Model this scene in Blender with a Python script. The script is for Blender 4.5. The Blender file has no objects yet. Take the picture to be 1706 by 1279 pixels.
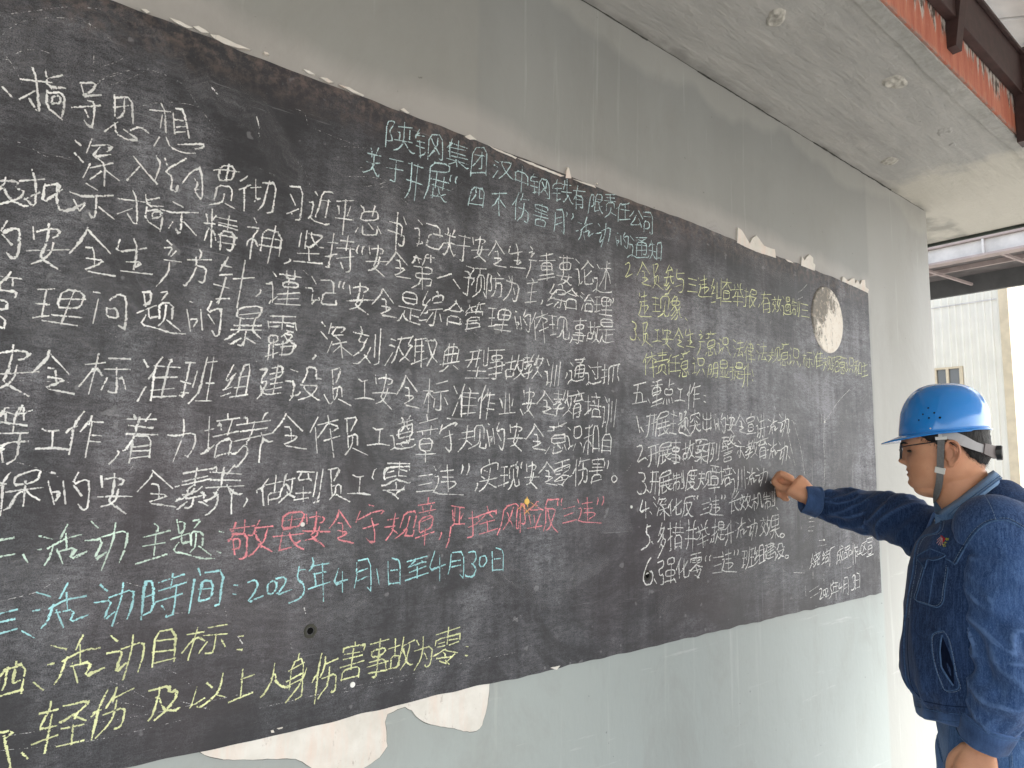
import bpy, bmesh, math, random
import numpy as np
from mathutils import Vector, Matrix, noise
from mathutils.bvhtree import BVHTree

scene = bpy.context.scene
COL = scene.collection
EYE = 1.55                                   # camera height above the paving

# ------------------------------------------------------------------ camera
YAW, PITCH, ROLL, FPX = math.radians(51.301), math.radians(6.819), math.radians(1.0606), 1130.2
cy, sy, cp, sp = math.cos(YAW), math.sin(YAW), math.cos(PITCH), math.sin(PITCH)
FWD = Vector((cy*cp, sy*cp, sp)); R0 = Vector((sy, -cy, 0)); U0 = R0.cross(FWD)
RGT = math.cos(ROLL)*R0 + math.sin(ROLL)*U0; UPV = math.cos(ROLL)*U0 - math.sin(ROLL)*R0
cam_data = bpy.data.cameras.new('camera'); cam = bpy.data.objects.new('camera', cam_data); COL.objects.link(cam)
cam_data.sensor_width = 36; cam_data.lens = FPX/1706*36; cam_data.clip_start = .02; cam_data.clip_end = 500
M = Matrix((RGT, UPV, -FWD)).transposed().to_4x4(); M.translation = (0, 0, EYE); cam.matrix_world = M
scene.camera = cam

# ------------------------------------------------------------------ light
SUN_EL, SUN_AZ = math.radians(40), math.radians(-52)      # azimuth from +X, counter-clockwise
world = bpy.data.worlds.new('World'); scene.world = world; world.use_nodes = True
wn = world.node_tree; wn.nodes.clear()
wo = wn.nodes.new('ShaderNodeOutputWorld'); wb = wn.nodes.new('ShaderNodeBackground'); ws = wn.nodes.new('ShaderNodeTexSky')
hs = wn.nodes.new('ShaderNodeHueSaturation')
ws.sky_type = 'NISHITA'; ws.sun_disc = False; ws.sun_elevation = SUN_EL; ws.sun_rotation = math.radians(90)-SUN_AZ
ws.dust_density = 1.6; ws.air_density = 1.0
hs.inputs['Saturation'].default_value = .42
wb.inputs['Strength'].default_value = .15
wn.links.new(ws.outputs[0], hs.inputs['Color']); wn.links.new(hs.outputs[0], wb.inputs[0]); wn.links.new(wb.outputs[0], wo.inputs[0])
sd = bpy.data.lights.new('sun', 'SUN'); sd.energy = 1.5; sd.angle = math.radians(16); sd.color = (1, .965, .91)
so = bpy.data.objects.new('sun', sd); COL.objects.link(so)
sdir = Vector((math.cos(SUN_EL)*math.cos(SUN_AZ), math.cos(SUN_EL)*math.sin(SUN_AZ), math.sin(SUN_EL)))
so.rotation_euler = sdir.to_track_quat('Z', 'Y').to_euler()
scene.view_settings.view_transform = 'Standard'; scene.view_settings.look = 'None'
scene.view_settings.gamma = 1; scene.view_settings.use_curve_mapping = False
scene.view_settings.exposure = 1.9

# ------------------------------------------------------------------ helpers
def ray(px, py): return FWD*FPX + RGT*(px-853) - UPV*(py-639.5)
def at(px, py, dep):                         # photograph direction and distance along the view -> world point
    return ray(px, py)*(dep/FPX) + Vector((0, 0, EYE))
def on_y(px, py, y):
    d = ray(px, py); return d*(y/d.y) + Vector((0, 0, EYE))
def on_x(px, py, x):
    d = ray(px, py); return d*(x/d.x) + Vector((0, 0, EYE))
def on_z(px, py, z):
    d = ray(px, py); return d*((z-EYE)/d.z) + Vector((0, 0, EYE))

def link(name, me, mat=None, parent=None, smooth=False):
    o = bpy.data.objects.new(name, me); COL.objects.link(o)
    if mat is not None and not me.materials: me.materials.append(mat)
    if parent is not None: o.parent = parent; o.matrix_parent_inverse = parent.matrix_world.inverted()
    if smooth:
        me.polygons.foreach_set('use_smooth', [True]*len(me.polygons))
    return o
def mesh(name, vs, fs, mat=None, parent=None, smooth=False):
    me = bpy.data.meshes.new(name); me.from_pydata([tuple(v) for v in vs], [], fs); me.validate(); me.update()
    return link(name, me, mat, parent, smooth)
def empty(name, loc=(0, 0, 0)):
    o = bpy.data.objects.new(name, None); COL.objects.link(o); o.location = loc; o.matrix_world = Matrix.Translation(loc)
    o.empty_display_size = .1
    return o
def tag(o, label=None, cat=None, group=None, kind=None):
    if label: o['label'] = label
    if cat: o['category'] = cat
    if group: o['group'] = group
    if kind: o['kind'] = kind
    return o
BF = [(0, 1, 3, 2), (4, 6, 7, 5), (0, 4, 5, 1), (2, 3, 7, 6), (0, 2, 6, 4), (1, 5, 7, 3)]
def box_vf(x0, x1, y0, y1, z0, z1):
    return [(x, y, z) for x in (x0, x1) for y in (y0, y1) for z in (z0, z1)], list(BF)
def join_vf(parts):
    V, F = [], []
    for v, f in parts:
        n = len(V); V += [tuple(q) for q in v]; F += [tuple(i+n for i in q) for q in f]
    return V, F
def bevel(o, w, seg=2):
    bm = bmesh.new(); bm.from_mesh(o.data)
    bmesh.ops.recalc_face_normals(bm, faces=bm.faces)
    bmesh.ops.bevel(bm, geom=list(bm.edges), offset=w, segments=seg, affect='EDGES', profile=.6)
    bm.to_mesh(o.data); bm.free(); return o
def box(name, b, mat, parent=None, bev=0):
    v, f = box_vf(*b); o = mesh(name, v, f, mat, parent)
    if bev: bevel(o, bev)
    return o
def tube_vf(pts, rad, n=8, caps=True):
    pts = [Vector(p) for p in pts]; V = []; F = []
    if not hasattr(rad, '__len__'): rad = [rad]*len(pts)
    prev = None
    for i, p in enumerate(pts):
        t = (pts[min(i+1, len(pts)-1)]-pts[max(i-1, 0)]).normalized()
        if prev is None:
            a = t.orthogonal().normalized()
        else:
            a = (prev - t*prev.dot(t))
            a = a.normalized() if a.length > 1e-6 else t.orthogonal().normalized()
        prev = a; b = t.cross(a)
        for k in range(n):
            w = 2*math.pi*k/n; V.append(p + (a*math.cos(w)+b*math.sin(w))*rad[i])
    for i in range(len(pts)-1):
        for k in range(n):
            k2 = (k+1) % n; F.append((i*n+k, i*n+k2, (i+1)*n+k2, (i+1)*n+k))
    if caps:
        F.append(tuple(range(n-1, -1, -1))); m = (len(pts)-1)*n; F.append(tuple(range(m, m+n)))
    return V, F
def smooth_path(pts, k=4):
    P = [Vector(p) for p in pts]; out = []
    for i in range(len(P)-1):
        a, b, c, d = P[max(i-1, 0)], P[i], P[i+1], P[min(i+2, len(P)-1)]
        for j in range(k):
            t = j/k; out.append(.5*((2*b)+(c-a)*t+(2*a-5*b+4*c-d)*t*t+(3*b-a-3*c+d)*t**3))
    out.append(P[-1]); return out
def interp(x, xs, ys):
    return float(np.interp(x, xs, ys))

# ------------------------------------------------------------------ materials
def lin(r, g, b):
    f = lambda c: (c/255/12.92 if c/255 <= .04045 else ((c/255+.055)/1.055)**2.4)
    return (f(r), f(g), f(b), 1)
class NT:
    def __init__(s, name, rough=.8, spec=.3):
        s.m = bpy.data.materials.new(name); s.m.use_nodes = True; s.t = s.m.node_tree; s.n = s.t.nodes
        s.b = s.n['Principled BSDF']; s.b.inputs['Roughness'].default_value = rough
        s.b.inputs['Specular IOR Level'].default_value = spec
        s.tc = s.n.new('ShaderNodeTexCoord').outputs['Object']
    def l(s, a, b): s.t.links.new(a, b)
    def val(s, sock, v):
        if hasattr(v, 'is_linked') or isinstance(v, bpy.types.NodeSocket): s.l(v, sock)
        else: sock.default_value = v
    def map(s, scale=(1, 1, 1), loc=(0, 0, 0), rot=(0, 0, 0), src=None):
        n = s.n.new('ShaderNodeMapping'); n.inputs['Scale'].default_value = scale; n.inputs['Location'].default_value = loc
        n.inputs['Rotation'].default_value = rot; s.l(src or s.tc, n.inputs[0]); return n.outputs[0]
    def noise(s, scale, detail=4, rough=.55, vec=None, dist=0):
        n = s.n.new('ShaderNodeTexNoise'); n.inputs['Scale'].default_value = scale; n.inputs['Detail'].default_value = detail
        n.inputs['Roughness'].default_value = rough; n.inputs['Distortion'].default_value = dist
        s.l(vec or s.tc, n.inputs['Vector']); return n.outputs['Fac']
    def voro(s, scale, vec=None, feat='F1'):
        n = s.n.new('ShaderNodeTexVoronoi'); n.inputs['Scale'].default_value = scale; n.feature = feat
        s.l(vec or s.tc, n.inputs['Vector']); return n.outputs['Distance']
    def ramp(s, v, a, b, lo=0., hi=1.):
        n = s.n.new('ShaderNodeMapRange'); n.inputs['From Min'].default_value = a; n.inputs['From Max'].default_value = b
        n.inputs['To Min'].default_value = lo; n.inputs['To Max'].default_value = hi; s.l(v, n.inputs['Value']); return n.outputs[0]
    def math(s, op, a, b=0.):
        n = s.n.new('ShaderNodeMath'); n.operation = op; s.val(n.inputs[0], a); s.val(n.inputs[1], b); return n.outputs[0]
    def mix(s, f, a, b, mode='MIX'):
        n = s.n.new('ShaderNodeMix'); n.data_type = 'RGBA'; n.blend_type = mode
        s.val(n.inputs[0], f); s.val(n.inputs[6], a); s.val(n.inputs[7], b); return n.outputs[2]
    def sep(s, v=None):
        n = s.n.new('ShaderNodeSeparateXYZ'); s.l(v or s.tc, n.inputs[0]); return n.outputs
    def bump(s, h, strength=.3, dist=.01, prev=None):
        n = s.n.new('ShaderNodeBump'); n.inputs['Strength'].default_value = strength; n.inputs['Distance'].default_value = dist
        s.l(h, n.inputs['Height'])
        if prev is not None: s.l(prev, n.inputs['Normal'])
        s.l(n.outputs[0], s.b.inputs['Normal']); return n.outputs[0]
    def color(s, c): s.val(s.b.inputs['Base Color'], c); return s
def simple(name, col, rough=.7, spec=.3, metal=0, var=.25, scale=12, bump=.1):
    s = NT(name, rough, spec); s.b.inputs['Metallic'].default_value = metal
    n = s.noise(scale, 5); c2 = tuple(q*(1-var) for q in col[:3])+(1,)
    s.color(s.mix(s.ramp(n, .35, .65), c2, col)); 
    if bump: s.bump(s.noise(scale*9, 3), bump, .002)
    return s.m

def mat_wall():
    s = NT('painted_wall', .55, .25)
    X, Y, Z = s.sep()[0:3]
    base = (.25, .257, .243, 1); pale = (.42, .435, .42, 1)
    n1 = s.noise(1.3, 5); n2 = s.noise(2.2, 6, .65, s.map((1, 1, .18)))
    c = s.mix(s.ramp(n1, .35, .7), base, (.28, .285, .268, 1))
    c = s.mix(s.math('MULTIPLY', s.ramp(n2, .45, .75), .45), c, (.35, .36, .345, 1))
    # lower half: ground bounce painted in as a paler, bluer tone
    edge = s.math('ADD', Z, s.ramp(s.noise(1.1, 3), .3, .7, -.12, .12))
    low = s.ramp(edge, 1.0, 1.35, 1, 0)
    c = s.mix(s.math('MULTIPLY', low, .85), c, (.345, .385, .375, 1))
    # roller patches with straight edges
    c = s.mix(s.math('MULTIPLY', s.ramp(X, .872, .884, 1, 0), s.ramp(Z, 2.0, 2.1, 0, .55)), c, (.30, .30, .275, 1))
    c = s.mix(s.ramp(X, 2.93, 2.95, 0, .75), c, (.33, .33, .31, 1))
    # ceiling paint lapped over the top edge of the wall
    wob = s.ramp(s.noise(2.4, 3, .5, s.map((1, 1, 0))), .3, .7, -.09, .075)
    top = s.ramp(s.math('ADD', Z, wob), 2.73, 2.765)
    c = s.mix(s.math('MULTIPLY', top, .32), c, (.46, .45, .41, 1))
    # scuffed pale halo above the board
    wob2 = s.ramp(s.noise(3.1, 4, .6, s.map((1, 1, 0))), .3, .7, -.03, .035)
    hal = s.math('MULTIPLY', s.ramp(s.math('ADD', Z, wob2), 2.35, 2.40, 1, 0), s.ramp(X, 2.93, 2.95, 1, 0))
    c = s.mix(s.math('MULTIPLY', s.math('MULTIPLY', hal, s.ramp(Z, 2.2, 2.3)), .42), c, (.46, .43, .41, 1))
    # streaks, scratches, grime
    st = s.noise(30, 4, .6, s.map((1, 1, .05)))
    c = s.mix(s.ramp(st, .62, .8, 0, .28), c, (.62, .64, .62, 1))
    sc = s.noise(9, 6, .75, s.map((.25, 1, 3.5), rot=(0, .25, 0)))
    gm = s.noise(3.5, 8, .75, s.map((1, 1, .6), (7, 0, 2)), dist=.5)
    c = s.mix(s.ramp(gm, .50, .70, 0, .30), c, (.22, .215, .19, 1))
    c = s.mix(s.math('MULTIPLY', s.ramp(sc, .62, .74), s.math('MULTIPLY', low, .30)), c, (.75, .74, .74, 1))
    d = s.noise(55, 2, .5); c = s.mix(s.ramp(d, .76, .79, 0, .55), c, (.10, .10, .09, 1))
    s.color(c); s.l(s.ramp(n2, .3, .7, .42, .68), s.b.inputs['Roughness'])
    b = s.bump(s.noise(5, 4, .5), .35, .012)
    b = s.bump(s.noise(60, 5, .6, s.map((1, 1, .35))), .28, .002, b)
    return s.m
def mat_soffit():
    s = NT('painted_soffit', .75, .2)
    X, Y, Z = s.sep()[0:3]
    n1 = s.noise(2.2, 6, .6); n2 = s.noise(6, 6, .65, s.map((.35, 2.2, 1)))
    c = s.mix(s.ramp(n1, .3, .7), (.35, .345, .325, 1), (.42, .415, .39, 1))
    c = s.mix(s.ramp(n2, .45, .72, 0, .7), c, (.51, .495, .46, 1))
    c = s.mix(s.ramp(s.noise(4.5, 8, .75, s.map((.6, 1.5, 1), (2, 5, 0))), .52, .72, 0, .35), c, (.24, .235, .21, 1))
    yel = s.ramp(s.math('ADD', X, s.ramp(s.noise(7, 5, .65), .3, .7, -.12, .12)), 3.08, 3.26)
    c = s.mix(s.math('MULTIPLY', yel, .8), c, (.56, .535, .46, 1))
    e = s.ramp(Y, .74, .83, 1, 0); g = s.noise(20, 5, .7)
    c = s.mix(s.math('MULTIPLY', e, s.ramp(g, .4, .65, 0, .5)), c, (.22, .22, .19, 1))
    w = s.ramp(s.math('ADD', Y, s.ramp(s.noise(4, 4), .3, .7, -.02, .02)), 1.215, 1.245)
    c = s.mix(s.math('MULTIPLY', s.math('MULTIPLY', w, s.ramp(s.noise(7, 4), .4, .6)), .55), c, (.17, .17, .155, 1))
    c = s.mix(s.ramp(s.noise(120, 2), .76, .79, 0, .6), c, (.06, .06, .05, 1))
    s.color(c)
    b = s.bump(n2, .8, .010); b = s.bump(s.noise(9, 7, .7), .7, .012, b); s.bump(s.noise(70, 4, .6, s.map((.5, 1.6, 1))), .45, .003, b)
    return s.m
def mat_board():
    s = NT('blackboard_paint', .55, .35)
    X, Y, Z = s.sep()[0:3]
    dark = (.017, .017, .019, 1)
    n1 = s.noise(1.6, 5, .6); n2 = s.noise(2.7, 7, .68, dist=1.2)
    c = s.mix(s.ramp(n1, .3, .7), (.014, .014, .018, 1), (.028, .029, .032, 1))
    # dust, more in the middle, less along the top edge
    base = s.ramp(X, .3, 2.5, .30, .60)  # paler to the right: dust with grazing sheen painted in
    topf = s.ramp(s.math('ADD', Z, s.ramp(n1, .3, .7, -.1, .1)), 2.02, 2.27, 1, .28)
    botf = s.ramp(s.math('SUBTRACT', Z, s.math('MULTIPLY', X, .12)), 1.08, 1.45, .55, 1)
    cloud = s.ramp(n2, .38, .68, .12, 1.1)
    wipe = s.noise(4.5, 8, .78, s.map((.5, 1, 2.4), rot=(0, .55, 0)), dist=.6)
    wipe2 = s.noise(5, 6, .7, s.map((3.2, 1, .35), rot=(0, .08, 0)), dist=.3)
    wv = s.ramp(s.math('ADD', s.math('MULTIPLY', wipe, .5), s.math('MULTIPLY', wipe2, .5)), .38, .62, .18, 1.25)
    fac = s.math('MULTIPLY', s.math('MULTIPLY', s.math('MULTIPLY', base, topf), botf), s.math('MULTIPLY', cloud, wv))
    # dust sits on the grain of the paint
    gr = s.noise(560, 3, .8); gr2 = s.noise(120, 6, .8, s.map((.5, 1, 1.6), rot=(0, .5, 0)))
    g = s.ramp(s.math('ADD', s.math('MULTIPLY', gr, .6), s.math('MULTIPLY', gr2, .4)), .42, .62, .15, 2.4)
    fac = s.math('MULTIPLY', fac, g)
    fac = s.math('MINIMUM', s.math('MULTIPLY', fac, 1.55), .8); c = s.mix(fac, c, (.30, .305, .33, 1))
    # purplish and brown rubbed areas
    c = s.mix(s.ramp(s.noise(1.4, 3, .5, s.map((1, 1, 1), (3, 0, 5))), .55, .8, 0, .22), c, (.16, .11, .12, 1))
    # specks and hair scratches
    sp = s.voro(75); c = s.mix(s.ramp(sp, .02, .07, .35, 0), c, (.35, .35, .36, 1))
    c = s.mix(s.ramp(s.noise(30, 2), .70, .74, 0, .25), c, (.35, .35, .36, 1))
    hw = s.noise(14, 5, .8, s.map((.18, 1, 5), rot=(0, .62, 0)))
    c = s.mix(s.ramp(hw, .655, .70, 0, .26), c, (.42, .42, .43, 1))
    hv = s.noise(13, 5, .8, s.map((5, 1, .12)))
    c = s.mix(s.math('MULTIPLY', s.ramp(hv, .60, .68, 0, .33), s.ramp(X, 1.6, 2.3)), c, (.42, .42, .43, 1))
    # worn brownish top border
    wb_ = s.math('MULTIPLY', s.ramp(Z, 2.22, 2.29), s.ramp(s.noise(45, 5, .7), .45, .65, 0, .5))
    c = s.mix(wb_, c, (.20, .15, .125, 1))
    s.color(c); s.l(s.ramp(n2, .3, .7, .45, .75), s.b.inputs['Roughness'])
    b = s.bump(s.noise(4, 4), .25, .006); b = s.bump(gr, .22, .0012, b); s.bump(gr2, .18, .001, b)
    return s.m
def mat_chalk(name, col, cover=.55, grain=330):
    s = NT(name, .95, .05)
    uvn = s.n.new('ShaderNodeUVMap'); uvn.uv_map = 'UVMap'
    v = s.sep(uvn.outputs[0])[1]
    a = s.math('ABSOLUTE', s.math('SUBTRACT', v, .5)); a = s.math('MULTIPLY', a, 2.)
    a = s.math('MULTIPLY', s.math('MULTIPLY', a, a), .26)
    n = s.math('ADD', s.math('MULTIPLY', s.noise(grain, 3, .7), .65), s.math('MULTIPLY', s.noise(90, 3, .6), .35))
    th = s.math('ADD', a, .555-cover*.25)
    d = s.math('SUBTRACT', n, th); al = s.ramp(d, -.006, .022)
    s.color(col); pr = s.n.new('ShaderNodeAttribute'); pr.attribute_name = 'press'
    s.l(s.math('MULTIPLY', al, pr.outputs['Fac']), s.b.inputs['Alpha'])
    return s.m
def mat_smear():
    s = NT('wiped_chalk_dust', 1, 0)
    uvn = s.n.new('ShaderNodeUVMap'); uvn.uv_map = 'UVMap'; v = s.sep(uvn.outputs[0])[1]
    a = s.math('MULTIPLY', s.math('ABSOLUTE', s.math('SUBTRACT', v, .5)), 2.)
    fade = s.math('SUBTRACT', 1., s.math('MULTIPLY', a, a))
    n = s.ramp(s.noise(1., 6, .7, s.map((3.5, 7, 1), src=uvn.outputs[0])), .42, .75); g = s.ramp(s.noise(330, 3, .75), .35, .65, .3, 1.4)
    pr = s.n.new('ShaderNodeAttribute'); pr.attribute_name = 'press'
    s.color((.42, .42, .44, 1)); s.l(s.math('MULTIPLY', s.math('MULTIPLY', s.math('MULTIPLY', n, g), fade), s.math('MULTIPLY', pr.outputs['Fac'], .42)), s.b.inputs['Alpha'])
    return s.m
def mat_patch(name='bare_plaster'):
    s = NT(name, .9, .1)
    n = s.noise(14, 6, .65); st = s.noise(10, 5, .7, s.map((2, 1, .3)))
    c = s.mix(s.ramp(n, .35, .7), (.60, .575, .52, 1), (.72, .70, .65, 1))
    c = s.mix(s.ramp(st, .50, .70, 0, .55), c, (.70, .53, .44, 1))
    c = s.mix(s.ramp(s.noise(60, 5, .8, s.map((1, 1, .4))), .60, .68, 0, .6), c, (.36, .31, .27, 1))
    s.color(c); s.bump(s.noise(60, 5), .4, .002); return s.m
def mat_disc():
    s = NT('disc_plaster', .85, .15)
    n = s.noise(19, 8, .78, s.map((1, 1, .8), (4, 0, 1)), dist=.8); X, Y, Z = s.sep()[0:3]
    # grey cement shows through on the upper left
    d = s.math('ADD', n, s.math('MULTIPLY', s.math('SUBTRACT', s.math('SUBTRACT', Z, 2.13), s.math('MULTIPLY', s.math('SUBTRACT', X, 2.54), 1.2)), .9))
    c = s.mix(s.ramp(d, .47, .56), (.76, .72, .65, 1), (.22, .21, .19, 1))
    c = s.mix(s.ramp(s.noise(50, 4, .7), .52, .62, 0, .5), c, (.60, .52, .43, 1))
    s.color(c); s.bump(n, .6, .006); return s.m
def mat_red():
    s = NT('peeling_red_paint', .6, .3)
    X, Y, Z = s.sep()[0:3]
    st = s.noise(26, 6, .7, s.map((1.4, 1, .14))); n = s.noise(18, 5)
    c = s.mix(s.ramp(st, .35, .7), (.42, .12, .075, 1), (.60, .24, .15, 1))
    c = s.mix(s.ramp(n, .55, .75, 0, .5), c, (.55, .30, .20, 1))
    dr = s.math('ADD', s.math('MULTIPLY', s.ramp(Z, 2.86, 2.985), .29), st)
    c = s.mix(s.ramp(dr, .70, .76), c, (.55, .51, .46, 1))
    c = s.mix(s.math('MULTIPLY', s.ramp(dr, .69, .74), s.ramp(s.noise(60, 4, .6, s.map((1, 1, .3))), .5, .55)), c, (.09, .07, .055, 1))
    c = s.mix(s.math('MULTIPLY', s.ramp(Z, 2.835, 2.86, 1, 0), s.ramp(s.noise(40, 4), .4, .6)), c, (.30, .28, .25, 1))
    s.color(c); s.bump(st, .5, .004); return s.m
def mat_denim(name, base, light, dark):
    s = NT(name, .85, .12)
    n1 = s.noise(7, 5, .6); fine = s.noise(700, 2, .6, s.map((1, 1, .35)))
    slub = s.noise(90, 4, .7, s.map((2.2, 2.2, .22)))
    c = s.mix(s.ramp(n1, .35, .68), dark, base)
    c = s.mix(s.ramp(slub, .45, .75, 0, .45), c, light)
    c = s.mix(s.ramp(fine, .45, .7, 0, .35), c, light)
    geo = s.n.new('ShaderNodeNewGeometry')
    c = s.mix(s.ramp(geo.outputs['Pointiness'], .515, .56, 0, .8), c, light)
    s.color(c)
    s.b.inputs['Sheen Weight'].default_value = .10
    b = s.bump(s.noise(26, 4, .55), .22, .006); s.bump(fine, .25, .001, b)
    return s.m
def mat_skin():
    s = NT('skin', .48, .4)
    n = s.noise(30, 5); c = s.mix(s.ramp(n, .35, .65), (.56, .27, .155, 1), (.64, .33, .195, 1))
    at_ = s.n.new('ShaderNodeAttribute'); at_.attribute_name = 'tint'
    r, g, b_ = s.n.new('ShaderNodeSeparateColor').outputs[0:3]
    sc = r.node; s.l(at_.outputs['Color'], sc.inputs[0])
    c = s.mix(s.math('MULTIPLY', r, .75), c, (.34, .115, .085, 1))                       # lips, ears, knuckles
    hair = s.math('MULTIPLY', g, s.ramp(s.noise(380, 3, .7), .35, .55, .55, 1))
    c = s.mix(hair, c, (.022, .018, .017, 1))                         # cropped hair
    s.color(c)
    s.b.inputs['Subsurface Weight'].default_value = .12; s.b.inputs['Subsurface Radius'].default_value = (.012, .004, .002)
    s.b.inputs['Subsurface Scale'].default_value = .4
    c2 = s.mix(s.ramp(s.noise(120, 5, .7), .5, .75, 0, .30), c, (.40, .17, .12, 1)); s.color(c2); s.l(s.ramp(s.noise(60, 4), .3, .7, .38, .62), s.b.inputs['Roughness'])
    bb = s.bump(s.noise(420, 3), .35, .0012); return s.m

MW, MS, MB = mat_wall(), mat_soffit(), mat_board()
M_PATCH, M_DISC, M_RED = mat_patch(), mat_disc(), mat_red()
M_STEEL = simple('dark_red_steel', (.060, .033, .030, 1), .55, .4, 0, .35, 30, .2)
M_STEEL2 = simple('grey_steel', (.60, .57, .55, 1), .5, .4, 0, .2, 6, .1)
M_STEEL3 = simple('pinkish_flange', (.40, .33, .31, 1), .6, .3, 0, .2, 10, .1)
M_DARKROOF = simple('dark_roof_sheet', (.17, .155, .15, 1), .7, .2, 0, .3, 6, .1)  # dark brown-grey sheet
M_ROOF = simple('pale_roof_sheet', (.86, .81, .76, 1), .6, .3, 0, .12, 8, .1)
M_WHITE = simple('white_sheet_metal', (.80, .77, .68, 1), .5, .3, 0, .08, 3, .05)
M_CREAM = simple('cream_trim', (.66, .56, .40, 1), .6, .3, 0, .15, 8, .1)
M_CONC = simple('concrete_paving', (.46, .44, .41, 1), .85, .2, 0, .18, 3, .3)
M_MORTAR = simple('rough_mortar', (.56, .54, .48, 1), .95, .1, 0, .35, 45, .8)
M_CRACK = simple('crack_dark', (.10, .10, .09, 1), .95, .05, 0, .5, 60, .5)  # dark tone of open cracks and paint edges

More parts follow.
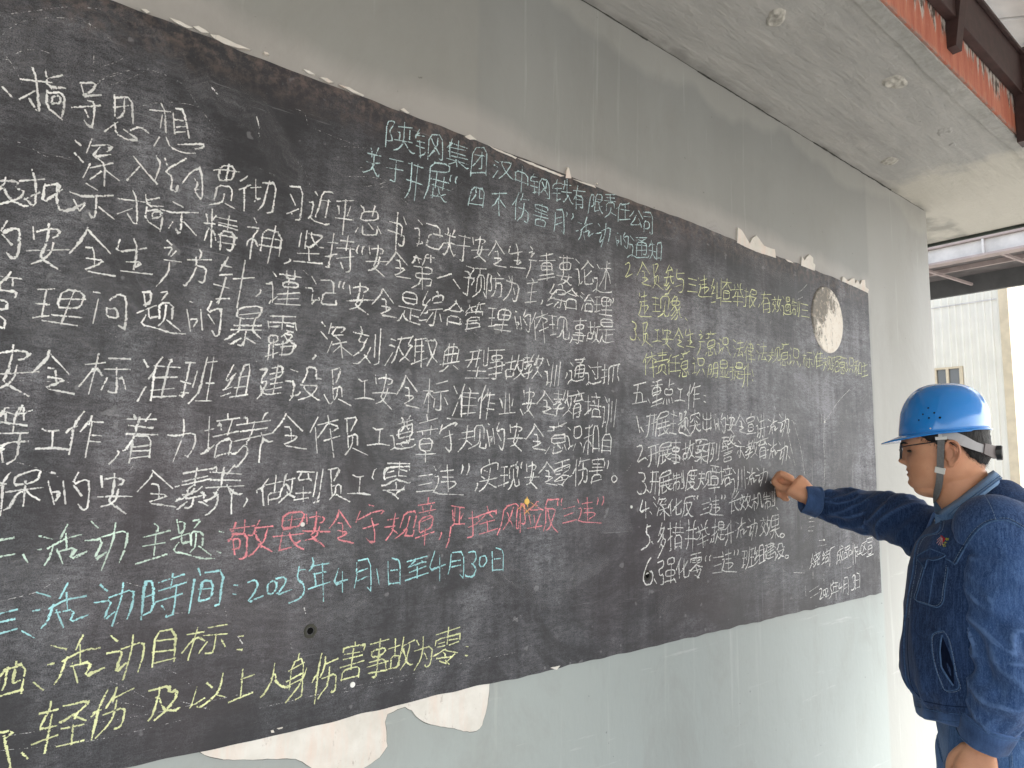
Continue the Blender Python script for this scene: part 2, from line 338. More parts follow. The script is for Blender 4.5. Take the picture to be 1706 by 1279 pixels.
# chalk handwriting: colour, what it is, width, strokes
STROKES = [
    ('w', 'heading, large white', 1.0, [
      [-5,1109,23,-21],[36,1151,76,19],[61,1198,12,-29,17,-103,-10,2,-18,29],[39,1088,33,38],[95,1202,9,-51,44,14],[104,1181,33,23],
      [104,1139,2,-51,42,-28],[109,1134,31,14,12,-21,-4,-64],[119,1102,-2,22,21,11,4,-22,-21,-10],[187,1198,44,17,-10,-33,-30,-30,55,27],
      [191,1192,10,-32],[213,1147,19,1,1,-69,-2,-23,-22,21],[173,1109,73,33],[208,1113,9,-20],[285,1192,6,-69],[291,1186,43,18,11,-89],
      [286,1150,40,20],[314,1197,3,-62,-18,-17],[300,1103,-33,-43],[293,1096,6,-33,32,-11,39,10,-49,22],[341,1089,24,22,27,-14],[392,1179,61,15],
      [424,1213,14,-25,7,-73],[430,1173,-3,-46],[463,1191,10,-69],[471,1213,24,4,24,-95],[470,1172,25,4],[478,1147,27,11],[477,1127,27,11],
      [426,1092,-13,-34],[448,1098,15,-31,39,-7,40,11],[487,1086,81,29,1,-14,-26,-13],]),
    ('w', 'first paragraph line', 1.0, [
      [191,1002,13,-10],[192,961,23,-22],[235,939,-15,-50],[233,1021,-10,-48],[237,1001,56,21,-14,-27],[257,1001,-20,-41,51,26],[238,926,58,34],
      [256,963,20,-14,3,-71],[267,922,-27,-33],[281,929,38,-22],[356,1000,38,-39,37,-34],[374,970,-31,-55],[423,1023,15,-23,-15,-66],[449,1022,8,-18],
      [514,1042,-63,-62,23,-14,3,-18,-4,-29,20,-5,2,24],[510,954,25,48,32,25,12,-123,-25,26],[547,978,13,-13,-11,-31,14,10],[603,899,38,17,7,15,1,19],
      [688,906,-33,10],[674,934,2,50,-52,-7,-7,-53],[652,1004,6,60],[609,1028,19,10,68,9],[649,1004,24,6,7,52,-48,-7,-9,-59,31,5],
      [724,1039,-5,-8,-17,-16],[806,1044,-17,-98,-17,-23],[757,952,8,12],[760,957,15,11],[721,993,-9,-3,-12,-8],[806,920,16,6,4,14,7,103,-50,-12],
      [761,959,-6,76],[741,1000,34,12],[721,907,-4,82,4,7,10,10,7,3],[909,978,-20,36],[886,1046,50,10,-3,-122,-5,-12,-13,-2],[922,964,-43,-28],
      [1048,936,-5,-3,-11,-3,-38,2,-9,2,-17,12],[964,939,6,8,6,4],[994,1041,-8,9],[973,950,9,60,-17,-6],[1042,1031,-10,-71],
      [992,952,-1,4,13,37,11,66,36,10,6,-3],[1057,1029,-51,-4],[1088,989,-3,30,-4,0],[1136,1029,-12,-41],[1107,908,7,143],[1150,977,-75,-9],
      [1077,1037,71,22],[1163,930,9,20],[1195,1018,1,17,-17,15],[1240,959,-21,20],[1276,950,-16,25],[1258,961,0,-12,-5,-12,-55,-10,-5,4,0,33],
      [1243,1059,-9,-42],[1239,1036,-51,-14,-7,-40,80,22,-4,36,-22,-6],[1393,1019,-12,27],[1361,925,4,-6,15,-2,7,25,1,25,-79,5],
      [1372,962,4,51,-61,-1],[1351,1058,-3,-162],[1582,974,-11,-20,-13,-13,-52,4,-9,4,16,59,66,1],[1438,1011,23,6,-1,-68],[1453,937,6,16],
      [1475,960,5,-4,-16,-9,-13,-1],[1474,1037,-20,15],[1497,1048,68,-1,2,-46],[1616,992,5,38],[1614,982,2,5,-28,-8],[1649,985,-30,4,-3,-17],
      [1646,1050,-4,2,-1,-8,-8,-15],[1608,1053,4,-12,-6,-19],[1619,989,5,-30,17,-26,2,-1,7,7],[1618,993,-6,-32,-6,-15,-14,-21,-5,5],[1647,1020,-52,3],
      [1678,920,10,-4,5,5,8,118],[1729,995,-70,-10],[1669,1033,62,2],[1745,1040,5,-29],[1760,1032,29,11,28,1,-6,-15,-11,-5],
      [1787,1055,-1,-22,-6,-41,-10,-24,50,-25],[1799,1010,-4,-27,-15,-23,-24,-13],[1740,979,96,24],[1882,1056,-8,-25,-38,-56],[1877,1055,53,-52],
      [1876,1003,19,4,-2,-49],[1873,970,45,7,-20,-20,-37,-23,81,5],[1965,1047,-10,-43,87,34],[2004,1066,13,-31,-7,-67],[1993,983,45,9,-22,-23],
      [1970,947,91,10],[2095,1074,13,-9],[2087,1043,25,12,-15,-32],[2117,1046,-15,-22],[2087,1005,47,5],[2097,999,-1,-32,-26,-54],[2154,1015,105,24],
      [2241,1004,-78,-14],[2247,967,-89,-27],[2205,981,-40,-14,3,39,66,17,6,-40,-7,2,-36,-9],[2200,1062,6,-135],[2243,1070,-3,0,-44,-19,-38,-11],
      [2256,952,-108,-36],[2331,943,-2,-7,-47,-21],[2328,943,14,-1],[2333,944,-5,4,-27,2],[2302,944,10,20,0,12],[2373,931,-6,-3,-32,21],
      [2356,981,-1,-14,-14,-24],[2341,1002,1,76],[2341,1007,-50,-10,2,35,77,21,-5,-42,-25,-2],[2315,972,3,17,-2,9,1,77],[2291,1061,94,14],
      [2375,972,-103,-9],[2431,956,-6,-17],[2436,949,9,4,9,12],[2432,954,-7,72,-22,-3],[2536,1057,-23,10,-26,21],[2519,1034,-41,-38,-11,-3],
      [2448,1031,21,20,27,32],[2405,1074,24,-14],[2531,992,3,-13,-8,-14,-51,-13,-4,12,-3,66],[2677,949,-8,-4,-75,-15,-42,13],[2533,927,26,18],
      [2544,1001,27,5,-14,-80],[2566,1079,17,-19],[2663,1106,-9,-3],[2595,1063,39,7,7,-10,13,-15,14,-49],[2642,1113,-15,-158],
      [2672,1077,-31,-2,-13,-20,-13,-41,-34,-50],]),
    ('w', 'second paragraph line', 1.0, [
      [85,758,-11,-3,-27,11,-14,14,-8,18,-10,-1],[11,742,43,26,15,15,4,19,-1,1,-20,2,5,24,-58,-14],[25,831,-1,-21,-5,-6,-8,-25,-20,-31],
      [61,831,58,22],[87,874,14,-37,4,-80,-27,23],[77,777,34,31],[123,838,-2,-65,47,60],[125,834,37,18,-7,-32],[154,849,5,-82,35,3,36,35],
      [201,808,17,-30],[231,870,29,-12],[191,831,40,-4,74,24],[261,830,2,-39,-4,-32,-14,17],[270,803,44,-29],[231,799,-10,-19],[323,845,92,10],
      [362,882,12,-21,9,-88,-12,1,-19,27],[324,794,43,31],[400,879,9,-37,45,11],[406,863,34,16],[407,837,-2,-43,48,-24],[411,827,33,12,13,-16,-4,-57],
      [426,804,-2,20,23,9,4,-18,-23,-10],[486,877,30,-10],[450,841,37,-2,79,20],[515,845,1,-43,-3,-35,-13,18],[525,814,40,-36],[488,806,-10,-23],
      [631,775,-4,18,-8,14,-14,6],[698,773,-58,-3],[598,860,-4,0,6,-25],[640,797,62,2],[594,767,9,40,7,8],[626,863,-14,-25],[696,860,-67,-1],
      [699,841,-61,0],[668,823,3,50],[672,750,8,-4,10,7,4,62,-49,-1,3,-70],[617,747,-5,135],[623,832,-33,-5],[639,832,62,-4],[760,815,-20,-20,-1,-16],
      [753,804,10,6,14,-24],[768,873,-9,14],[864,796,-80,-5],[867,827,-77,-6],[789,771,7,87,68,-5,-6,-89],[839,875,-21,-145],
      [753,733,4,71,5,20,14,23,0,7,-37,-5],[900,761,3,-2,-4,-8,-18,-11],[961,886,-5,-69],[938,872,-6,-54],[1027,770,-110,-13],[975,773,-4,49],
      [1012,806,-83,-16],[964,825,12,-3,37,40,9,14,-1,4,-51,-2],[979,884,-1,-13,12,-21,21,-18,18,2],[1115,768,-10,21],[1125,846,6,59],
      [1087,866,-40,-6],[1045,761,10,0,2,2,14,137],[1089,804,70,22],[1158,856,-70,-9],[1101,880,55,6],[1143,857,4,-91,-2,-5,-14,-4],
      [1086,820,-16,-4,-5,-9,-24,-5],[1174,845,-2,4,0,8,3,16,5,4],[1197,845,-2,4,0,12,3,12,5,4],[1226,884,5,-32],[1237,875,29,10,27,-2,-5,-17,-10,-3],
      [1266,896,0,-24,-7,-44,-12,-26,51,-31],[1276,847,-5,-29,-17,-24,-26,-12],[1216,818,99,19],[1350,891,-6,-21,-37,-48],[1350,889,11,-11,44,-36],
      [1353,852,18,1,4,-44],[1353,818,45,5,-18,-19,-39,-23,83,4],[1508,909,-10,-3,-7,-18],[1465,863,-10,25],[1434,747,34,23,10,26],
      [1430,856,5,3,13,30],[1444,868,3,22,4,0],[1522,906,1,-29],[1498,902,-3,-14,-14,-32],[1438,883,38,-2],[1480,847,5,-96],
      [1502,768,19,3,4,2,1,9,7,21,-47,-6,-13,-5],[1439,843,91,10,0,-31,-79,-5,-2,-20,30,-3],[1541,901,-48,-11],[1631,846,-71,-33],[1645,821,34,-33],
      [1729,850,-6,-80,-3,-8,-6,6,-15,3],[1790,900,1,-26],[1752,762,29,23,13,14,5,20,-2,44],[1813,793,10,-18],[1737,865,18,23,-1,8,-40,3],
      [1745,817,12,23,2,10,-58,-6],[1818,808,-2,65,-39,-3,-7,-81],[1824,907,-61,-9],[1735,848,0,12,-5,1,-3,11,-20,1],
      [1884,850,34,7,-1,-53,-2,-13,-13,-5],[1843,808,10,-2,6,9,0,20,-8,19,7,32,-25,-1,-5,-116],[1906,890,-14,12],[1929,880,-65,-11],
      [1881,875,3,-24,0,-28,-12,-30,-13,-11],[1971,879,-10,19],[1991,844,7,-26],[1986,790,9,-10,14,6,20,82,-80,6],
      [1931,777,13,12,14,16,18,33,5,35,0,29],[2114,886,1,18,-9,10],[2097,791,12,104],[2135,854,-54,-15],[2076,884,64,19],[2133,805,-68,-18],
      [2176,816,1,-2,-2,-7,-9,-11],[2325,826,12,-27],[2278,797,18,1,9,45],[2301,922,6,0,7,-29],[2270,888,-12,-17,-18,-12],[2285,826,-9,-3,-23,-27],
      [2330,872,-47,-7],[2253,912,-9,-19,-18,-27,-4,-4,32,0],[2255,845,0,-2,-40,-13],[2246,814,-32,-15,-8,-2],[2240,859,0,-9,-27,-29],
      [2269,873,0,17,62,4,1,-16],[2334,837,-77,2],[2382,904,2,11],[2414,896,-3,-16,-5,-1,-54,4,-3,11],[2332,806,78,5,-1,-1],
      [2335,796,7,59,66,2,-1,-6,3,-43],[2384,907,-2,5,-36,-25,-19,-8,-16,-3],[2379,911,28,-25,19,-6],[2528,879,10,-11],[2528,873,-2,6,-11,10],
      [2531,874,-62,-6],[2527,814,1,42,-53,-6,0,-41],[2529,817,-6,-3,-49,-3,-3,-1],[2439,885,17,-10],[2471,863,29,39,10,0],[2449,812,13,35],
      [2447,904,18,-7],[2560,818,3,83],[2587,862,-40,-6],[2601,836,76,11],[2672,891,-77,-7],[2676,815,-95,-4],[2640,908,-12,-102],
      [2636,862,-35,-5,-2,51,74,4,-4,-45,-41,-2],[2587,905,-37,-8],[2587,830,-40,-13],[2689,914,2,-6,0,-9,-10,-11],[2653,891,7,14,-3,6],]),
    ('w', 'third paragraph line', 1.0, [
      [-23,678,7,0],[-26,650,22,-64],[10,663,13,-63],[-15,626,20,7,-9,-29],[40,699,-15,-41,44,30,6,-31,0,-57,-11,-13,-15,16],[34,655,23,-24],
      [105,696,5,-36],[116,685,29,17,29,2,-6,-22,-10,-6],[144,715,1,-31,-6,-50,-12,-28,55,-30],[160,658,-4,-31,-17,-26,-28,-18],[97,620,103,26],
      [245,727,-7,-29,-34,-62],[247,723,12,-14,54,-50],[246,664,21,2,6,-51],[251,629,48,3,-19,-20,-39,-25,91,-1],[337,709,-8,-43,86,31],
      [378,720,12,-29,-6,-71],[362,640,46,9,-23,-25],[349,607,90,6],[477,738,14,-11],[471,712,25,7,-12,-29],[506,707,-13,-20],[474,670,50,3],
      [489,665,0,-36,-33,-53],[582,694,7,25,-7,10],[572,671,35,-2,-1,-33,-3,-18,-6,-6,-9,4],[621,701,-75,-16],
      [572,699,3,-34,-2,-1,-4,-21,-9,-23,-12,-19,-2,-8,-7,2],[659,689,31,-2],[669,695,8,26],[668,705,-14,-37],[651,552,3,6],[691,573,-43,-9],
      [654,652,40,10],[702,647,70,18],[637,615,49,-5],[720,545,17,176],[656,549,19,97],[798,623,3,-2,-3,-9,-13,-14],[853,686,-12,13],[834,580,5,11],
      [846,592,15,17],[845,586,-3,74,-23,-9],[941,615,-75,-15],[906,654,32,3,0,17,-57,-4,-1,-21,34,6],[945,638,-82,-19],[867,697,80,2],
      [902,684,-4,-99],[949,591,-93,-10],[923,719,1,-31,-18,-2,-14,1,0,27],[1095,632,0,-14,-9,-5,-46,-3,-6,3,6,42,49,7],[970,663,29,3,-4,-49],
      [997,604,7,10],[1023,631,4,-8,-26,-4],[1009,685,-18,25],[1029,704,50,9,2,-52],[1103,688,-1,3,0,6,3,12,3,4],[1122,688,-2,3,1,9,2,9,3,4],
      [1148,703,5,-31],[1166,699,32,11,32,-1,-6,-16,-12,-4],[1194,721,1,-23,-7,-45,-13,-25,59,-28],[1211,674,-5,-28,-19,-24,-31,-14],
      [1140,640,42,10,72,12],[1295,714,-6,-21,-37,-47],[1298,717,50,-51],[1297,674,17,1,2,-42],[1297,644,43,1,-18,-17,-37,-21,80,-2],
      [1403,640,-4,-18],[1395,628,-12,-28,-12,-7],[1432,628,39,-4],[1391,698,70,1],[1431,599,3,52],[1461,709,-1,-34,-67,2,0,47,63,1,6,-30],
      [1376,657,104,-2],[1397,626,10,-18,17,-9,55,-6],[1579,653,9,-29],[1527,598,15,-1,7,5,11,67],[1560,751,5,3,5,-25],[1528,712,-15,-18,-10,-17],
      [1543,654,-31,-44],[1586,709,-39,-11],[1514,745,-28,-63,27,-1],[1516,659,-2,-11,-28,-3],[1510,618,-33,-8,-2,4],[1509,681,-28,-48],
      [1539,710,5,18,50,14,-2,-23],[1590,679,-67,-15],[1664,716,1,14],[1693,699,-1,-13,-6,-5,-55,-3,-3,11],[1620,628,70,-4,5,4],
      [1618,612,3,44,69,0,-6,-36],[1670,715,-7,5,-35,-37,-17,-5,-12,-6],[1659,725,33,-33,10,-4],[1794,626,1,22,-77,-18],[1799,629,-81,-24],
      [1737,719,1,-12],[1775,696,8,29],[1773,688,2,15,-3,2],[1739,711,-22,-27],[1797,731,3,-20],[1749,710,-2,-13,8,-1],[1792,740,-6,-4,-1,-12],
      [1822,742,-42,-13],[1772,721,-35,-13],[1725,645,67,13,3,17,-65,-14,-8,-63],[1811,686,0,18,-87,-20,-7,-14],[1863,640,7,82],[1880,683,-30,-5],
      [1885,651,73,9],[1976,709,-78,-7],[1975,632,-94,-2],[1945,737,-21,-114],[1934,682,-36,-4,11,53,71,2,-10,-46,-39,-5],[1890,729,-43,-5],
      [1883,646,-37,-8],[2008,734,6,-1],[2003,708,14,-57],[2036,713,10,-58],[2009,681,21,4,-12,-24],
      [2070,751,-17,-42,46,30,2,-33,-4,-53,-10,-10,-13,14],[2059,703,20,-25],[2135,747,-26,-58],[2128,707,8,-94],[2174,764,5,-31],[2136,721,76,34],
      [2171,728,-34,-56],[2176,732,43,-8,-28,-21],[2161,660,58,27],[2182,711,15,-105],[2280,645,14,4,13,18,4,13,8,6],[2279,685,7,67,57,2,5,-63],
      [2319,680,3,0,1,-34,12,-5,13,0,15,9,1,28],[2319,672,6,67],[2229,702,31,5],[2244,751,8,-91],[2272,750,-50,-3],[2271,660,-36,-11],
      [2383,658,3,-2,-4,-11,-13,-17],[2459,647,-65,1],[2478,679,-88,-7],[2406,685,63,6,-9,-40],[2485,761,-88,-16],
      [2430,707,29,4,10,27,-61,-15,0,-22,24,4],[2412,635,12,-6,5,6,15,130],[2558,677,13,-14,9,-2],[2562,680,-3,9],[2562,680,-14,-17,-19,-14],
      [2491,666,38,1,5,33],[2543,715,4,3,7,-26,2,-12,7,4],[2547,717,-3,2,-5,-12,2,-10,-9,-6],[2558,685,2,1,5,15,8,38],[2515,757,5,-62],
      [2538,734,-40,-6],[2588,744,-45,-12],[2535,698,-35,4,-10,-47],[2549,758,-4,-37],[2608,709,-1,-25],[2602,692,-11,-29,-11,-10],[2632,702,55,13],
      [2599,768,92,12],[2632,663,6,70],[2681,777,3,-17,-3,-4,-83,-11,-3,43,85,7,2,-19],[2585,725,116,18],[2600,687,22,-29,71,17],]),
    ('w', 'fourth paragraph line', 1.0, [
      [61,378,1,26,-41,14],[60,376,-52,9],[22,543,-2,-17],[41,509,15,26],[40,486,1,8,-3,14],[22,539,-12,-43],[69,528,1,-21],[30,541,0,-23,2,-16],
      [61,546,-8,-25],[89,531,-35,-1],[43,529,-23,0],[18,435,43,-6,3,29,-41,0,-9,-73],[79,473,2,17,-35,-2,-29,-4,-3,-16],[149,424,5,83],
      [163,464,-31,-2],[176,433,74,3],[256,496,-69,-11],[240,409,-87,3],[227,521,-27,-113],[220,460,-37,-2,14,60,58,0,-9,-53,-36,-2],[173,515,-39,-9],
      [165,428,-15,-2,-21,-9],[279,524,15,-1],[292,501,-8,-77],[325,506,21,23,25,-7,5,-107,-19,10],[318,478,2,-28,32,-2,-6,33,-25,-5],[419,548,9,-46],
      [417,547,26,7,-4,-40,-16,-8],[406,476,53,33],[438,493,3,-31,24,10],[431,471,-13,-34,51,-4,40,-11,46,3],[470,556,24,8,-19,-33],
      [472,468,-5,51,42,6,1,-53],[489,514,-2,-51,-15,-20],[496,464,42,-30],[563,540,7,-1],[555,510,16,-71],[599,516,10,-69],[570,479,23,5,-13,-30],
      [632,551,-13,-42,45,27,4,-34,-2,-61,-11,-13,-14,19],[625,503,21,-28],[756,461,-4,-42,-7,-12,-13,3],[722,517,87,23],[761,437,30,-13],
      [740,434,-33,-25,-5,2],[808,491,-93,-13],[705,461,111,14],[778,513,-57,-9,3,40,86,22,-10,-46,-25,-5],[808,445,-20,15,-10,12,9,42],
      [686,423,16,11,27,24,4,8,2,43],[896,468,15,-21],[900,474,25,-3,0,-8,-17,-18],[843,423,-2,-53],[928,483,-23,3],[870,495,-31,-3],[875,500,-24,-6],
      [935,425,-3,5,-3,0,-42,-8],[905,505,23,-2],[861,434,-19,-5,-4,28,34,7,2,-21,-21,-11],[913,450,15,-1],[942,493,-6,22,1,4,-98,-10,-5,0,4,-22],
      [886,491,2,48],[934,543,-92,-11],[859,378,-1,67],[936,441,0,-9,-8,-33,-44,-7],[854,425,39,8,22,14,4,9],[874,398,-41,-18],[891,389,2,54],
      [931,419,12,12,-1,5,-16,6,-7,12],[914,480,-3,6,-2,-7,-22,-18],[1021,406,2,-1,-2,-6,-9,-8],[1041,537,12,-12],[1040,500,25,-24],
      [1086,467,-16,-43],[1079,538,-8,-39],[1082,524,58,9,-17,-23],[1098,520,-17,-30,48,10],[1091,457,54,17],[1102,488,20,-15,10,-63],
      [1118,452,-24,-24],[1131,449,39,-24],[1272,519,-1,-91],[1252,464,-18,-40],[1227,430,26,-28],[1236,426,-9,-5,-25,-28,-20,-1],
      [1205,543,5,-9,4,-15],[1208,524,3,-12,-16,-31,37,2],[1180,423,32,24,11,18,-1,17],[1224,477,5,8,7,14],[1295,547,-3,-143,-4,0,-16,-8],
      [1176,517,65,-6],[1345,512,20,-4],[1338,485,5,2,18,-6],[1354,455,-33,-57],[1379,480,14,45],[1381,483,-4,-5,-10,-40,-15,-25],
      [1377,515,65,16,5,6],[1377,476,8,2,8,-16,19,-19,18,-12,5,-1],[1447,539,-24,-44,28,1,-15,-11,-21,-39,-20,-14,-7,-9],[1498,503,-39,-7],
      [1542,475,2,-17],[1547,472,-5,-3,-24,66],[1503,479,-38,-7],[1571,441,-29,23],[1549,463,-4,-2,-23,-42],[1547,467,5,4,5,13,13,54,-59,-12],
      [1460,431,2,96],[1492,531,0,-120],[1456,522,56,15],[1445,417,76,35],[1629,429,-24,-23,-18,-6],[1657,435,25,-15],[1625,440,8,89],
      [1645,440,13,90],[1679,491,-70,-16],[1686,455,-97,-24],[1674,454,14,69,-76,-15,-9,-82],[1822,470,2,50],[1849,536,-4,-77,-6,-7,-15,-3,-1,9],
      [1780,441,17,80],[1723,464,80,19],[1785,398,9,43],[1835,426,-99,-7],[1734,435,16,21,11,21,2,32],[1853,396,-128,-12],[1810,520,-63,-15],
      [1928,429,-71,-17],[1946,468,-94,-28],[1865,469,66,19,-1,-46],[1944,539,-90,-14],[1894,488,34,5,6,19,-62,-9,-2,-22,31,4],
      [1872,397,19,-3,6,7,0,132],[2048,437,18,-13,10,-2],[2046,439,-1,15],[2049,441,-21,-20,-24,-16],[1958,412,41,6,7,34],
      [2024,483,-1,-1,10,-28,7,-9,8,1],[2029,479,-11,-4,-8,-23,-8,-5],[2047,449,4,1,6,14,4,45],[1993,516,-12,-75],[2014,494,-62,-17],
      [2068,506,-45,-13],[1999,453,-49,-8,8,-42],[2033,524,-9,-42],[2185,529,-3,-15,-20,-34,-17,-5],[2138,490,-12,-3,11,12,5,10],
      [2068,462,9,-1,6,11,4,14],[2091,475,13,34],[2139,509,6,2,1,-32,9,-7],[2151,472,1,-16],[2154,457,24,-22],[2152,459,-36,-39],
      [2110,504,-1,9,20,28],[2093,488,23,-1,-20,-25,-3,-43,-13,-4],[2087,495,-5,36],[2099,519,-30,-4],[2118,461,-10,-12,-51,-14],[2145,503,13,35],
      [2190,524,-47,-6],[2068,493,53,11],[2097,482,-7,-1,-11,-6],[2230,411,-19,-1],[2254,511,-12,-83,0,-15,-8,-23],[2199,463,16,-2,3,-57],
      [2226,496,-13,25],[2277,499,-15,-104],[2303,519,-15,-120],[2211,397,4,18],[2348,471,2,-3,-3,-10,-9,-16],[2370,528,20,-18],
      [2364,483,19,1,-7,-58],[2406,543,69,12],[2440,524,8,-7],[2445,525,-1,4,19,18,7,15],[2453,534,-36,-3],[2379,438,30,-8,44,14,11,1,7,10],
      [2386,441,-23,-12,-8,-16],[2470,483,-66,-13],[2449,522,29,0,-14,-58,-8,-5,-15,0],[2470,504,-69,-16],[2440,516,-10,-63],
      [2453,520,-42,-11,-7,-59],[2518,514,-14,9],[2533,500,17,-18],[2482,481,23,3,-2,-58],[2596,450,-3,-4,-64,-18,-24,10],[2490,422,8,10,14,6],
      [2527,516,72,12],[2551,465,4,-8,16,6,2,5,-2,80],[2685,455,12,94],[2731,554,-8,-53,5,-16,10,-18,-4,3],[2606,511,35,5],[2613,440,2,0,8,6,2,95],
      [2599,468,38,13],[2744,557,-12,-2,-26,-9,-48,-13,-3,-47,1,-25,-6,-13,1,-9],]),
    ('w', 'fifth paragraph line', 1.0, [
      [35,314,7,-38],[54,299,36,13,39,-1,-9,-20,-15,-5],[87,327,0,-29,-6,-54,-11,-29,66,-36],[101,267,-3,-34,-17,-28,-33,-14],[29,232,125,22],
      [177,321,-3,-23,-33,-46],[175,318,12,-14,45,-48],[180,269,17,-1,6,-45],[181,241,42,-3,-16,-15,-37,-17,80,-11],[390,223,-11,35,-8,-4],
      [395,321,-58,-5],[360,287,7,-78,-12,-3,-12,4],[296,271,8,7,4,1,13,-19],[336,252,-13,-37],[296,278,-33,-58],[397,287,-70,-7],[326,301,-51,-11],
      [290,199,17,128],[475,298,-20,-36],[437,321,12,-20],[428,186,19,47],[467,202,73,8],[546,308,-77,-2],[464,223,68,13],[538,275,-71,-9],
      [512,332,10,-1,-10,-13,-16,-116],[466,191,5,111,19,34],[583,189,17,22,14,25,18,116],[578,224,-20,0],[592,247,10,54],[553,213,7,-2,7,7],
      [554,262,29,-5],[562,209,16,120],[658,265,-23,-2],[653,203,-48,-4],[639,202,14,153],[663,342,-30,-7],[592,329,-28,-2],
      [721,335,-20,-48,-3,-10,20,7],[692,244,31,14],[699,249,15,25,7,13],[730,255,41,9],[742,293,39,10],[713,279,1,6,16,20],[687,221,28,14],
      [775,234,-59,-14],[770,235,11,112,-28,-12,-19,-114],[822,284,2,16,14,24,3,9,-25,-3],[894,249,-43,-9,-10,1,-17,7],[821,270,2,-13,4,-3],
      [812,223,18,26],[827,255,-3,-18],[857,279,42,11],[853,316,48,14],[896,271,-57,-15],[859,339,37,14,2,-39,-43,-17],[867,244,12,107],
      [825,281,2,4,17,4,-18,-43],[975,294,18,39,-5,23,41,1,-1,-42,19,0],[968,258,-7,-11,-26,-6],[931,226,14,18],[929,342,26,-7],[912,296,34,2,-7,-60],
      [1047,234,-7,1,-29,17,-22,16,-6,10,1,8,-15,3],[965,230,23,7,25,13,16,19,5,16,0,4,-63,-4],[1065,256,21,-31],[1093,353,6,-52],
      [1087,354,45,17,-21,-62],[1098,290,6,-45],[1102,283,32,14,4,-41],[1118,283,-1,-30,-23,-29],[1126,244,51,-22],[1207,330,15,-8,21,8],
      [1232,323,3,-63],[1196,251,43,8,37,-6],[1279,353,5,-33],[1294,341,32,7,33,-7,-8,-17,-12,-2],[1327,361,-1,-26,-9,-46,-11,-26,53,-44],
      [1338,305,-7,-29,-16,-25,-27,-12],[1272,280,36,5,71,1],[1418,362,-5,-23,-34,-56],[1420,365,56,-61],[1420,315,17,0,3,-52],
      [1423,282,41,0,-17,-19,-37,-20,78,-10],[1633,260,-16,27],[1630,363,-58,-19],[1596,314,2,-77,-8,-8,-16,4],[1532,292,8,9,1,-4,16,-14],
      [1566,279,-4,-36],[1533,302,-7,-10,-13,-37],[1634,320,-74,-16],[1554,311,-45,-2],[1534,218,3,143],[1711,312,-8,-6,-11,-17],[1664,341,17,-29],
      [1660,212,26,59],[1703,221,81,12],[1797,321,-86,-4],[1709,259,79,5],[1783,298,-79,1],[1747,340,10,-8,-5,-8,-10,-104],[1707,210,-1,103,14,41],
      [1886,253,-40,2],[1821,291,24,32,0,3],[1798,285,2,10,17,14],[1847,311,5,34],[1854,282,37,-1],[1888,322,-45,-5],[1864,329,-20,-125],
      [1809,209,7,100,21,50],[1994,279,6,30],[1952,240,3,98],[1982,248,-6,83],[1937,265,-7,32,-10,9],[2013,248,-93,-14],[2046,264,15,-25],
      [2065,355,5,-33],[2079,345,26,9,29,-4,-7,-18,-11,-3],[2102,370,-1,-27,-5,-45,-10,-27,44,-39],[2113,316,-4,-28,-14,-25,-24,-15],
      [2060,291,32,6,59,2],[2200,363,-7,-21,-46,-44],[2195,366,61,-56],[2194,320,21,-1,0,-43],[2195,288,50,-1,-21,-15,-48,-14,95,-9],
      [2380,348,0,-24,-8,-30,-4,-5,-8,0],[2339,316,-2,5,9,12],[2260,302,10,2,10,6,1,5],[2294,315,18,20],[2349,338,0,-6,14,-32,6,-8],[2359,291,6,-13],
      [2361,282,24,-18],[2360,279,-38,-30],[2322,328,17,48],[2283,319,29,-6,-4,-4,-22,-14,-7,-47,-12,-2],[2289,326,3,48],[2317,356,-55,2],
      [2330,294,-11,-8,-61,-4],[2350,332,6,44],[2393,356,-41,-5],[2262,329,76,6],[2304,318,-32,0],[2463,337,-4,7,-6,1],[2448,304,-55,-14],
      [2448,361,5,-8,5,-5],[2454,360,-5,13],[2401,324,1,7,16,29],[2450,284,-55,-22],[2424,385,8,-5,2,-21],[2393,232,5,79,51,12,-10,-59,-4,-12,-17,-2],
      [2456,347,-8,-8,-51,-12],[2470,377,-85,-21],[2576,308,3,43],[2594,260,-62,-1,0,-3],[2549,326,-2,17,-12,-5],[2494,283,21,7,6,10],
      [2500,282,-25,-18],[2557,383,8,-28],[2589,364,-64,-4],[2595,316,-82,1],[2500,273,1,93],[2517,335,-40,-2],[2585,263,1,36,-51,2,-7,-46],
      [2630,235,-17,-5],[2658,360,-5,-92,-5,-28,-14,-33],[2607,314,18,2,-10,-83],[2643,341,-17,29],[2681,347,-9,-113],[2715,361,-21,-147],
      [2605,208,4,8,5,24],]),
    ('w', 'sixth paragraph line', 1.0, [
      [128,142,4,-33],[84,29,2,-21,6,-25],[90,20,-17,6],[124,149,-7,-26],[82,122,1,15,8,3],[81,126,-3,-1,-13,-25],[87,130,1,-30],[139,91,-61,6],
      [84,23,11,15,51,6],[103,-23,21,15,3,77],[79,131,33,-10],[108,70,1,44,9,28],[149,137,-21,-11,-11,1],[64,64,80,5],[181,82,16,-7,22,5],
      [206,75,2,-49],[169,23,41,3,40,-4],[332,49,-31,1],[278,80,18,29,0,2],[241,75,4,7,9,8,13,5],[299,103,5,25],[303,69,31,-1],[335,111,-39,0],
      [306,111,-9,-110],[253,9,6,91,23,41],[384,22,3,-4,-4,-14,-20,-23],[420,22,55,4],[457,122,12,23],[421,-1,55,9],[429,130,-4,0,-3,9],
      [418,34,58,10],[410,105,68,-5],[430,81,1,26,6,4,1,21],[405,77,88,1],[486,129,-82,-4],[428,83,-5,-24,-5,-73],[399,24,7,2,17,35,7,12,46,-1,0,-68],
